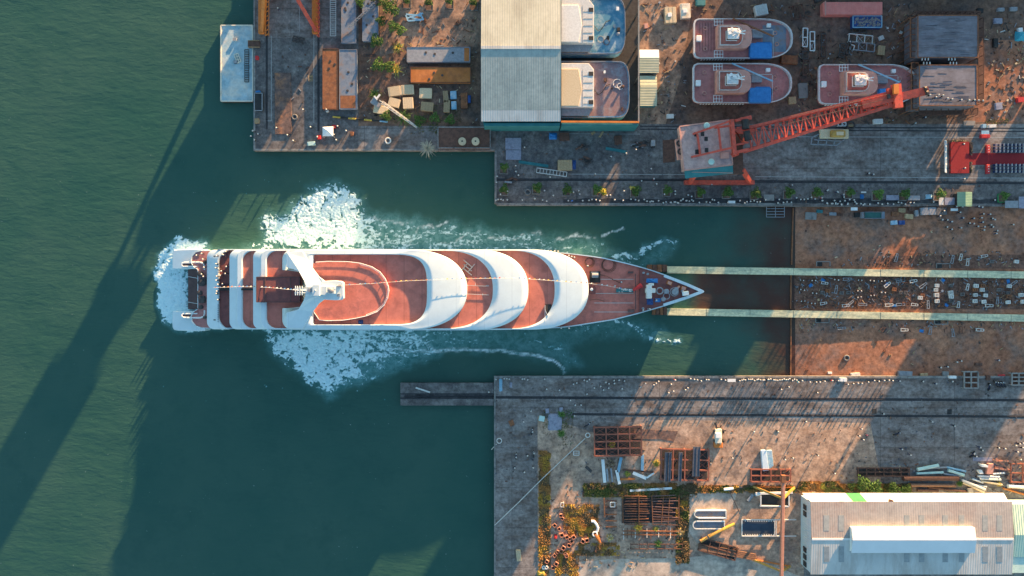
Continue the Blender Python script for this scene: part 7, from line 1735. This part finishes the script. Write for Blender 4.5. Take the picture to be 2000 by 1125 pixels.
# motorcycles
mo=thing('motorcycle','x','motorcycle',(0,0,0))
for x in (-.68,.68):
    mb=MB(); mb.tube([(x,-.06,.32),(x,.06,.32)],.33,14); mb.build('wheel',M['rubber'],mo)
mb=MB(); mb.tube([(-.55,0,.45),(-.1,0,.55),(.35,0,.62),(.55,0,.8)],.16,7,r1=.12); mb.build('body',M['cloth_navy'],mo); mb=MB(); mb.cbox((-.3,0,.82),(.75,.26,.12)); mb.build('seat',M['dark'],mo,bevel=.03); mb=MB(); mb.bar((.45,-.36,1.0),(.45,.36,1.0),.06); mb.bar((.45,0,1.0),(.65,0,.35),.07); mb.build('handlebar',M['grey'],mo); mb=MB(); mb.lathe((.58,0,.82),[(.1,0),(.1,.1),(.03,.14)],8); mb.build('headlight',M['white'],mo)
mo['label']='motorcycle'
for px,py,rz,lb,gr in [(1929,755,1.5,'lone motorcycle parked apart beside the framed openings',None),(1943,749,2.2,'dark motorcycle in the row by the south slip wall','motorcycles in the row by the slip wall'),(1948,750,2.2,'dark motorcycle in the row by the south slip wall','motorcycles in the row by the slip wall'),(1953,750,2.2,'dark motorcycle in the row by the south slip wall','motorcycles in the row by the slip wall'),(1958,750,2.2,'dark motorcycle in the row by the south slip wall','motorcycles in the row by the slip wall'),(1147,829,.6,'motorcycle standing left of the first steel rack',None),(1039,842,1.4,'motorcycle on the lower left quay beside the weeds',None),(1008,890,1.5,'motorcycle on the lower left quay strip, left one',None),(1042,886,1.6,'motorcycle on the lower left quay strip, right one',None),(1383,906,.7,'motorcycle right of the second steel rack',None),(1897,887,.9,'motorcycle at the tip of the pipe stacks',None),(1750,846,.4,'motorcycle on the shaded part of the south quay',None)]:
    pplace(mo,px,py,0,rz,label=lb,group=gr,cat='motorcycle',sc=1.35)
# ---- south yard racks and stacks
rack(1161,834,1253,890,4,4,1.6,'rust red steel rack of four bays, upper left of the south yard','rust_red',w_=.42,rz=-.02,floor=True)
o=rack(1291,878,1384,938,4,3,1.6,'rust red steel rack loaded with dark beams in the south yard','rust_red',w_=.42,rz=.02,floor=True)
for x in (1302,1308,1329,1357,1364): pbeam((x,883 if x<1350 else 872),(x-2,940 if x<1350 else 930),1.1,.5,1.7,'dark steel channel on the loaded rack, %s'%{1302:'leftmost of five',1308:'second from the left',1329:'middle one',1357:'fourth from the left',1364:'rightmost and longest'}[x],'grey_dark')
rack(1467,917,1544,941,4,2,1.2,'rust red steel rack under the pale tarpaulin bundle','rust_red',w_=.38,floor=True)
rack(1676,914,1776,930,6,2,.8,'dark rusty rack behind the green bushes','rust_dark',w_=.3,floor=True)
rack(1974,906,2020,942,2,2,1.0,'rusty rack cut by the right edge','rust_red',w_=.35)
o=thing('covered_bundle','pale blue covered sheet bundle lying on the sunny yard','bundle',g(1495,900,0)); mb=MB(); a=[(1487,880),(1497,879),(1502,919),(1490,920)]; mb.prism(gp(a,1.2),0.1,1.2); mb.build('board',M['bundle_pale'],o,bevel=.08); mb=MB(); mb.prism(gp([(1497,880),(1508,879),(1511,910),(1502,917)],.9),.1,.9); mb.build('cover',M['blue_pale'],o,bevel=.08)
for i,(a,b,w_,lb) in enumerate([((1177,897),(1181,942),1.0,'white board, leftmost of the upright pair below the rack'),((1185,915),(1187,940),.6,'grey narrow board between the white boards'),((1193,914),(1196,941),.5,'grey narrow board right of the other grey board'),((1204,918),(1210,945),.9,'white board right of the grey narrow boards'),((1213,893),(1207,922),.9,'pale blue board leaning to the right'),((1255,888),(1254,921),.9,'pale blue board right of the first rack'),((1236,923),(1262,934),1.0,'white board lying slantwise between the racks'),((1263,933),(1277,923),.5,'white strip forming a corner with the slanted board'),((1230,958),(1312,953),.7,'long white pole in the dry weeds'),((1210,936),(1240,935),.6,'orange brown beam in front of the weeds'),((1216,917),(1276,922),.5,'dark steel beam between the racks')]):
    pbeam(a,b,w_,.35,.15,lb,('white','grey','grey','white','blue_pale','blue_pale','white','white','white','rust_orange','rust_dark')[i],'board','board',False)
o=thing('debris_pad','brown trampled rubble pad between the white boards','rubble',g(1192,905,0)); lm=leafmesh(150,1.8,.3,.5,seed=4,mats=('wood','rust_dark')); mb=MB(); c=g(1193,905,0); mb.add([(c[0]+x,c[1]+y,z+.05) for x,y,z in lm.v],lm.f); mb.m=lm.m; mb.build('rubble',[M['wood'],M['rust_dark']],o,recalc=False)['kind']='stuff'
# wheel loader
o=thing('wheel_loader','white and brown wheel loader with an orange bucket on the sunny south yard','wheel loader',g(1403,850,0))
mb=MB(); mb.pbox(1397,838,1410,866,.5,1.7); mb.build('body',M['cream'],o,bevel=.15); mb=MB(); mb.pbox(1398,846,1409,856,1.7,3.0); mb.build('cab',M['white'],o,bevel=.12); mb=MB(); mb.pbox(1395,864,1412,875,.1,1.3); mb.build('bucket',M['crane_orange'],o,bevel=.15)
mb=MB(); mb.pbox(1398,856,1400.5,868,1.0,1.4); mb.pbox(1406,856,1408.5,868,1.0,1.4); mb.build('arm',M['wood_pale'],o); mb=MB(); mb.bar(g(1392,842,1.2),g(1418,841,1.2),.4); mb.bar(g(1400,838,1.3),g(1397,825,1.6),.5); mb.build('outrigger',M['dark_steel'],o)
for x,y in ((1395.5,842),(1411,842),(1395.5,860),(1411,860)):
    mb=MB(); p=g(x,y,0); mb.tube([(p[0]-.25,p[1],.65),(p[0]+.25,p[1],.65)],.65,14); mb.build('wheel',M['rubber'],o)
# fallen scaffold field
o=thing('fallen_scaffold','collapsed brown scaffold grid lying in the lower yard','scaffold',g(1272,1000,0)); rr2=random.Random(9)
for k in range(12):
    y=969+k*5.0; mb=MB(); mb.bar(g(1216+rr2.uniform(0,6),y+rr2.uniform(-1,1),.6),g(1270+rr2.uniform(-8,4),y+rr2.uniform(-2,1),.7),.25); mb.build('bar',M['rust_dark' if k%3 else 'rust'],o)
    mb=MB(); sl_=rr2.uniform(-2,2)+(4 if 3<k<9 else 0); mb.bar(g(1274,y,.7),g(1326-rr2.uniform(0,14),y+sl_,.9),.24); mb.build('bar',M['rust_dark' if k%2 else 'rust_purple'],o)
for x,dx in ((1216,1),(1248,0),(1273,2),(1296,-4),(1308,-3),(1326,0)):
    mb=MB(); mb.bar(g(x,968,.85),g(x+dx,1022,.85),.2); mb.build('upright',M['rust'],o)
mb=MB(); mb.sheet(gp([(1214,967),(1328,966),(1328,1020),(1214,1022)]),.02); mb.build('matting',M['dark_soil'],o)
o=thing('barrier_fence','rusty slatted barrier with upright stakes below the collapsed scaffold','barrier',g(1272,1040,0))
for y in (1037,1044): mb=MB(); mb.bar(g(1217,y,.7),g(1330,y+1,.7),.35); mb.build('rail',M['rust'],o)
for k in range(15):
    x=1218+k*7.6; mb=MB(); mb.bar(g(x,1030+rr2.uniform(0,4),.5),g(x,1050+rr2.uniform(-3,4),.9),.2); mb.build('stake',M['offwhite' if k%3==0 else 'rust_dark'],o)
rack(1232,1063,1333,1072,6,1,.6,'long low pipe rail below the rusty barrier','rust_dark','rail','pipe_rail',w_=.22,brace=False)
o=thing('shelving_unit','rusty upright shelving lying left of the collapsed scaffold','shelving',g(1190,1000,0)); mb=MB(); mb.bar(g(1180,973,.8),g(1181,1010,.8),.4); mb.build('upright',M['rust'],o)
for y in (978,990,992,1005,1017,1029): mb=MB(); mb.bar(g(1183,y,.6),g(1205,y+rr2.uniform(-1,1),.6),.35); mb.build('shelf',M['rust' if y%2 else 'rust_dark'],o)
rack(1192,981,1201,990,1,1,1.0,'small white chair frame on the rusty shelving','white','frame','metal_chair',w_=.2,legs=False,brace=False); rack(1095,982,1101,990,1,1,.8,'small white square frame standing alone in the lower left yard','offwhite','frame','metal_chair',w_=.22,brace=False)
# chairs and crates dumped in a heap
CB=thing('dumped_crate','x','crate',(0,0,0)); mb=MB()
for q in ((-.5,0,.12,1.1),(.5,0,.12,1.1)): mb.cbox((q[0],q[1],.4),(q[2],q[3],.8))
mb.cbox((0,-.5,.4),(1.0,.12,.8)); mb.cbox((0,.5,.4),(1.0,.12,.8)); mb.build('frame',M['rust_salmon'],CB); mb=MB(); mb.cbox((0,0,.06),(.9,.9,.1)); mb.build('base',M['dark'],CB); CB['label']='crate'
for px,py in [(1095,1006),(1098,1012),(1083,1025),(1092,1032),(1097,1044),(1107,1048),(1113,1052),(1116,1056),(1111,1064),(1100,1069),(1096,1076),(1089,1077),(1083,1084),(1068,1096),(1086,1100),(1080,1108),(1106,1084),(1138,1056),(1146,1054),(1120,1048),(1104,1081)]:
    pplace(CB,px,py,rrange(0,.2),rrange(0,3),label='open orange brown crate dumped on the heap in the lower left yard',group='crates dumped on the heap',cat='crate',sc=rrange(.85,1.15))
tarp(1085,1048,0,1.0,1.5,.8,M['red'],'bright red bag beside the dumped crates','bag','bag'); 
for x,r in ((1062,0),(1067,1)): tyre(x,1108,('left','right')[r]+' small white ring of the pair near the dumped crates',.45)
o=thing('pipe_bend','curved white pipe elbow at the right of the debris heap','pipe',g(1163,1022,0)); mb=MB(); mb.tube([g(x,y,.6) for x,y in ((1155,1018),(1160,1018),(1165,1024),(1168,1031),(1166,1038))],.45,9); mb.build('pipe',M['white'],o)
o=thing('scrap_machine','orange rusty scrap machine part below the pipe elbow','machine part',g(1167,1050,0)); mb=MB(); mb.tube([g(1162,1043,.6),g(1168,1052,.6),g(1172,1060,.5)],.8,9,r1=.4); mb.build('body',M['rust_orange'],o); mb=MB(); mb.torus(g(1162,1043,1.0),.7,.25); mb.build('ring',M['white'],o); mb=MB(); mb.bar(g(1166,1062,.4),g(1163,1078,.3),.4); mb.build('shaft',M['rust'],o)
# tanks
for x0,y0,x1,y1,lb in [(1356,997,1419,1012,'open pale steel trough, upper of two on the sunny yard'),(1353,1018,1416,1034,'open pale steel trough, lower of two on the sunny yard')]:
    o=thing('steel_trough',lb,'trough',g((x0+x1)/2,(y0+y1)/2,0)); n=10; pts=[]
    for k in range(n+1):
        t=math.pi/2+math.pi*k/n; pts.append((x0+7.5+7.5*math.cos(t),(y0+y1)/2-(y1-y0)/2*math.sin(t)))
    pts+= [(x1,y1),(x1,y0)]
    P0=gp(pts,1.1); mb=MB(); cx_,cy_=g((x0+x1)/2,(y0+y1)/2,1.1)[:2]; inn_=[(cx_+(x-cx_)*.95,cy_+(y-cy_)*.8) for x,y in P0]
    mb.loft([[(x,y,0) for x,y in P0],[(x,y,1.1) for x,y in P0],[(x,y,1.1) for x,y in inn_],[(x,y,.4) for x,y in inn_]]); mb.build('wall',M['offwhite'],o); mb=MB(); mb.sheet(inn_,.42); mb.build('bottom',M['grey_blue'],o)
    mb=MB(); mb.bar(g(x0+8,y1 if y0<1000 else y0,1.2),g(x1,y1 if y0<1000 else y0,1.2),.35,.2); mb.build('lip',M['white'],o)
# yellow bent beam + brown frame stack
o=thing('bent_pipe','bright yellow bent pipe lying across the rusty frames','pipe',g(1400,1040,0))
for a,b,c_ in (((1368,1057),(1382,1050),'yellow_orange'),((1384,1048),(1412,1034),'yellow_orange'),((1412,1034),(1435,1023),'yellow')):
    mb=MB(); mb.tube([g(*a,1.0),g(*b,1.2)],.55,9,r1=.45); mb.build('section',M[c_],o)
rack(1366,1060,1440,1085,4,2,.9,'rusty steel frames stacked under the yellow pipe','rust_dark','steel frame','steel_grillage',w_=.3,rz=.28,floor=True)
for k in range(4): pbeam((1364,1062+k*3.4),(1476,1083+k*3.6),.45,.4,.3+.1*k,'long rusty pipe beside the stacked frames, %s'%('first from the top','second from the top','third from the top','bottom one')[k],'rust_brown','pipe','steel_pipe',False)
# frame pool and covered shed left of the white shed
o=thing('pool_tank','dark rectangular pool frame with white toothed rim beside the gantry','pool frame',g(1500,1031,0)); mb=MB(); mb.pbox(1450,1016,1512,1046,0,.5); mb.build('sheet',M['pool_dark'],o)
for q in (((1449,1015),(1555,1015)),((1449,1047),(1555,1047)),((1449,1015),(1449,1047)),((1513,1015),(1513,1047)),((1516,1015),(1516,1047))): mb=MB(); mb.bar(g(*q[0],.9),g(*q[1],.9),.28); mb.build('rim_beam',M['offwhite'],o)
mb=MB()
for k in range(13):
    x=1455+k*4.6; mb.pbox(x,1016.5,x+2,1019,.9,1.0); mb.pbox(x,1043.5,x+2,1046,.9,1.0)
mb.build('teeth',M['offwhite'],o)
o=thing('open_shelter','dark open shelter frame with white front edge beside the gantry top','shelter',g(1513,975,0)); mb=MB(); mb.pbox(1486,967,1541,989,0,.1); mb.build('floor',M['dark'],o)
for a,b,w_ in (((1476,964),(1548,962),.7),((1486,968),(1486,988),.3),((1484,988),(1541,989),.4),((1541,968),(1541,989),.3)): mb=MB(); mb.bar(g(*a,1.6),g(*b,1.6),w_,.3); mb.build('beam',M['white'],o)
pbeam((1470,965),(1460,978),.9,.5,.2,'grey leaning plate left of the open shelter','grey','plate','steel_plate',False)
crate(1478,964,10,5,1.0,.2,'blue_pale','pale blue case at the left end of the open shelter',slats=1)
o=thing('gantry_crane','rust red beam gantry on yellow splayed legs beside the white shed','gantry crane',g(1527,1030,0)); mb=MB(); mb.bar(g(1530,928,7),g(1526,1130,7),.95,1.1); mb.build('beam',M['rust_salmon'],o,bevel=.1)
mb=MB(); mb.bar(g(1530,928,7.4),g(1530,942,7.4),1.3,1.2); mb.build('end_cap',M['rust'],o)
for top_,feet in (((1529,974),((1471,950),(1551,952))),((1526,1116),((1468,1092),(1543,1106)))):
    for f in feet:
        mb=MB(); mb.bar(g(*top_,6.4),g(f[0],f[1],.2),.6,.6); mb.build('leg',M['yellow_orange'],o)
    mb=MB(); mb.bar(g(feet[0][0],feet[0][1],.3),g(feet[1][0],feet[1][1],.3),.35); mb.build('tie',M['crane_orange'],o)
# pipes and timber stacks right of the bushes
def pipes(lst,cat='pipe'):
    for a,b,r,mt,lb in lst:
        A,B=Vector(g(*a,0)),Vector(g(*b,0)); o=thing('steel_pipe' if 'pipe' in lb else 'timber_beam',lb,cat,(A.x,A.y,0)); mb=MB(); mb.tube([(A.x,A.y,r+.05),(B.x,B.y,r+.05)],r,10,cap=False); mb.build('wall' if 'pipe' in lb else 'log',M[mt],o,smooth=False)
        mb=MB(); d=(B-A).normalized()*.06; mb.tube([(B.x,B.y,r+.05),(B.x+d.x,B.y+d.y,r+.05)],r*1.12,10); mb.tube([(A.x-d.x,A.y-d.y,r+.05),(A.x,A.y,r+.05)],r*1.12,10); mb.build('collar',M[mt],o)
pipes([((1790,916),(1830,908),.55,'teal_pale','thick mint pipe uppermost in the pale pipe stack'),((1810,914),(1848,912),.3,'grey','grey pipe second in the pale pipe stack'),((1789,924),(1840,922),.4,'teal_pale','mint pipe at the left of the pale pipe stack'),((1848,912),(1884,920),.35,'blue_pale','pale blue pipe slanting at the right of the pale stack'),((1850,918),(1880,927),.5,'teal_pale','short thick mint pipe at the right of the pale stack'),((1842,925),(1876,929),.35,'grey','grey pipe lowest in the pale stack'),((1762,933),(1868,933),.75,'rust_dark','long brown pipe with a sunlit top, upper of three'),((1776,946),(1862,947),.6,'rust_brown','long brown pipe, middle of three'),((1790,956),(1830,957),.45,'rust_dark','short brown pipe, lowest of three'),((1812,951),(1890,960),.35,'rust_dark','thin brown pipe beside the lean-to roof')])
pipes([((1877,937),(1922,955),.4,'offwhite','pale log, uppermost of the slanted timber stack'),((1879,942),(1920,960),.35,'wood_pale','pale log, second of the slanted timber stack'),((1890,945),(1925,950),.3,'offwhite','thin white log on the slanted timber stack'),((1898,935),(1918,942),.3,'white','short white log on the slanted timber stack'),((1909,929),(1950,931),.35,'white','white beam, top of the level timber stack'),((1912,934),(1952,936),.4,'offwhite','white beam, middle of the level timber stack'),((1914,939),(1955,946),.35,'wood_pale','cream beam, bottom of the level timber stack'),((1938,925),(1960,923),.3,'white','curved white beam above the level stack'),((1966,948),(2010,951),.6,'white','white trunk cut by the right edge'),((1958,953),(2010,968),.3,'crane_orange','orange pole at the right edge below the white trunk'),((1960,954),(2010,952),.25,'rust_orange','thin orange pole at the right edge')],'timber')
crate(1892,957,10,9,.9,.1,'concrete_pale','small grey square box beside the slanted timber stack',slats=1)
o=thing('salmon_board','salmon coloured board standing by the scrap steel near the right edge','board',g(1935,915,0)); mb=MB(); mb.prism(gp([(1931,906),(1941,906),(1940,926),(1927,926)],1.3),.2,1.3); mb.build('panel',M['salmon'],o); mb=MB(); mb.prism(gp([(1915,907),(1930,909),(1930,913),(1918,912)],1.5),.2,1.5); mb.prism(gp([(1911,919),(1918,918),(1921,925),(1914,926)],1.2),.2,1.2); mb.build('offcut',M['white'],o)
for i,(a,b) in enumerate([((1942,910),(1972,918)),((1945,896),(1965,912)),((1938,897),(1960,905)),((1942,914),(1975,919)),((1950,900),(1976,901)),((1967,932),(1976,940))]): pbeam(a,b,.4,.3,.1+.1*i,('salmon rusty angle bar, lowest of the bundle near the right edge','salmon rusty angle bar, steepest of the bundle','salmon rusty angle bar, uppermost of the bundle','salmon rusty angle bar, longest of the bundle','salmon rusty angle bar, level one of the bundle','salmon rusty angle bar below the bundle by the rack')[i],'rust_salmon','angle bar','angle_bar',False)
pbeam((1900,897),(1938,897),1.2,.1,0,'pale grey strip lying left of the rusty angle bars','purple_grey','strip','steel_strip',False)
# roof stack, rope, misc
o=thing('chimney_pipe','short rusty vent pipe standing at the lean-to roof','vent pipe',g(1716,966,4)); mb=MB(); c=g(1716,966,0); mb.lathe((c[0],c[1],0),[(.6,0),(.6,7.6),(.45,7.8)],12); mb.build('pipe',M['rust'],o); mb=MB(); mb.lathe((c[0],c[1],7.8),[(.7,0),(.7,.15),(.2,.2)],12); mb.build('rim',M['rust_dark'],o)
o=thing('mooring_line','long pale mooring line with loops stretched over the lower left quay','mooring line',g(1147,850,0)); mb=MB(); mb.tube([g(966,1026,.4),g(1010,984,.3),(g(1060,934,.3)),g(1100,896,.3),g(1143,856,.3)],.15,6); mb.build('rope',M['offwhite'],o); mb=MB(); mb.torus(g(1148,850,.3),.7,.17,16,6); mb.build('loop',M['offwhite'],o)
o=thing('mooring_line','short pale rope loop at the west edge of the lower left quay','mooring line',g(974,862,0)); mb=MB(); mb.torus(g(975,861,.3),.8,.14,16,6); mb.tube([g(970,867,.3),g(960,878,-1.5)],.12,6); mb.build('rope',M['offwhite'],o)
tarp(1084,824,0,4.6,5.6,.5,M['purple_grey'],'lavender grey tarpaulin spread between the two light green shrubs'); crate(1058,817,11,10,.6,-.2,'teal_pale','pale mint crate left of the lavender tarpaulin',slats=1); crate(999,826,9,11,.6,.4,'rust','reddish box on the lower left quay',slats=2)
for px,py,lb in [(1069,802,'pale grey cushion block above the lavender tarpaulin, left'),(1096,800,'pale grey cushion block above the lavender tarpaulin, right')]: crate(px,py,7,9,.5,.1,'purple_grey',lb,'block','block',slats=1)
crate(1013,1083,9,20,1.2,.12,'wood_pale','sunlit wooden trolley on the lower left quay','trolley','trolley',slats=3)
tarp(1057,1119,0,2.6,1.6,.8,M['yellow'],'yellow heap cover at the bottom edge','cover','cover')
rack(1120,881,1131,889,1,2,.3,'small white pallet on the grey ground beside the rope','offwhite','pallet','pallet',w_=.2,legs=False,brace=False)
pbeam((1144,911),(1155,921),.9,.3,0,'dark plank in the lower left yard','dark_steel','plank','plank',False)
pbeam((812,757),(840,766),.5,.3,-.5,'pale stone strip lying on the jetty','offwhite','stone','stone_strip',False)
crate(776,760,1,1,.2,0,'dark','tiny dark cleat at the tip of the jetty','cleat','cleat',z=-.5,slats=1) if 0 else None
for x in (1715,1862): 
    mb=MB(); mb.pbox(x-12,795+(x-965)*.0058-1,x-3,804+(x-965)*.0058,0,.06); tag(mb.build('manhole_cover',M['dark'],None,loc=g(x-7,800,0)),'black square manhole cover in the trench strip, %s one'%('left' if x<1800 else 'right'),'manhole cover')
tarpheap(978,752,6,24,.25,'blue_pale','pale torn sheet lying across the jetty root'); tarpheap(998,752,5,10,.2,'purple_grey','small pale sheet right of the jetty root sheet')
o=thing('street_lamp','tall lamp post with a double white head near the dry weeds','lamp post',g(1442,985,0)); mb=MB(); mb.tube([g(1443,998,0),g(1424,958,5.5)],.14,7); mb.build('pole',M['dark_steel'],o); mb=MB(); mb.tube([g(1414,956,5.6),g(1432,954,5.6)],.45,8); mb.build('lamp_head',M['white'],o)

# uncountable litter trodden into the ground
def litter(name,zones,n,mats,label,seed,zf=None,smax=1.0,avoid=()):
    rr=random.Random(seed); mb=MB(); tot=sum((a[2]-a[0])*(a[3]-a[1]) for a in zones)
    for (x0,y0,x1,y1) in zones:
        for k in range(int(n*(x1-x0)*(y1-y0)/tot)):
            px,py=rr.uniform(x0,x1),rr.uniform(y0,y1)
            if any(a[0]<px<a[2] and a[1]<py<a[3] for a in avoid): continue
            if float(vnoise(np.array(px/22.),np.array(py/22.),seed)) < .42 and rr.random()<.8: continue
            z=zf(px) if zf else 0; c=g(px,py,z); l=smax*(.25+.75*rr.random()**2); mi=rr.randrange(len(mats)); a=rr.random()*3.14
            mb.cbox((c[0],c[1],z+.06),(l,.10+.16*rr.random(),.12+.2*rr.random()),a,mi)
            if rr.random()<.35: mb.cbox((c[0]+.3*l*math.cos(a),c[1]+.3*l*math.sin(a),z+.09),(.12,.3+.5*rr.random(),.16),a,mi)
    o=mb.build(name,[M[q] for q in mats]); return tag(o,label,'litter',kind='stuff')
litter('timber_litter',[(1552,540,2000,602)],1500,['rust_dark','dark_steel','rust','rust_brown','grey','rust_brown'],'dark timber splinters and scrap littering the slipway between the ways',41,SZ,1.9)
litter('timber_litter',[(1640,490,2000,520),(1560,622,2000,648)],420,['rust_dark','dark_steel','grey','wood'],'scattered splinters on the slipway beside the launching ways',42,SZ,1.4)
litter('yard_litter',[(1252,8,1790,240),(1922,20,2000,236)],1300,['rust_dark','dark_steel','rust','wood','grey','dark'],'small scrap and offcuts littering the brown tug yard',43,None,2.0,AV)
litter('yard_litter',[(700,0,936,240),(1060,960,1330,1110),(1640,905,2000,962)],900,['rust_dark','dark_steel','rust','wood','grey','wood_pale'],'small scrap and offcuts littering the pier yard and lower yard',44,None,1.6)
litter('quay_litter',[(972,250,1330,395),(968,742,2000,960),(1420,345,2000,400)],900,['dark_steel','rust_dark','grey_dark','rust_brown','concrete_dark'],'small litter and stones on the quay concrete',45,None,.9)

# the ship is still on the slope of the ways: bow up, stern down
TILT = R(1.1); pv = Matrix.Translation((gx(700,5),0,2)); TM = pv @ Matrix.Rotation(-TILT,4,'Y') @ pv.inverted()
bpy.context.view_layer.update()
for o in [o for o in COL.objects if o.parent is None and o.type in ('EMPTY','MESH') and not o.get('kind')]:
    x_,y_,z_ = o.location
    if o is ship or (gx(330,3) < x_ < gx(1375,7) and gy(652,5) < y_ < gy(480,5) and z_ > 1.9): o.matrix_world = TM @ o.matrix_world

# coil and reel shapes on deck of the middle tug, cover on the right one

mb=MB(); c=T2.location; mb.torus((c.x+9,c.y-2.5,5.15),1.0,.14); mb.torus((c.x+9,c.y-2.5,5.35),.8,.12); mb.build('rope_coil',M['rust_dark'],T2)
mb=MB(); c=T3.location; mb.cbox((c.x+9.5,c.y+.5,5.5),(2.2,.4,.5),.5); mb.cbox((c.x+9.3,c.y-.6,5.4),(.4,1.8,.4),.4); mb.build('pump',M['blue_pale'],T3)
mb=MB(); c=T.location
for k in range(9): mb.bar((c.x-13.5+.9*k,c.y-3.8,5.04),(c.x-13.5+.9*k,c.y+5.4,5.04),.1,.06)
mb.build('deck_stiffener',M['rust_dark'],T)
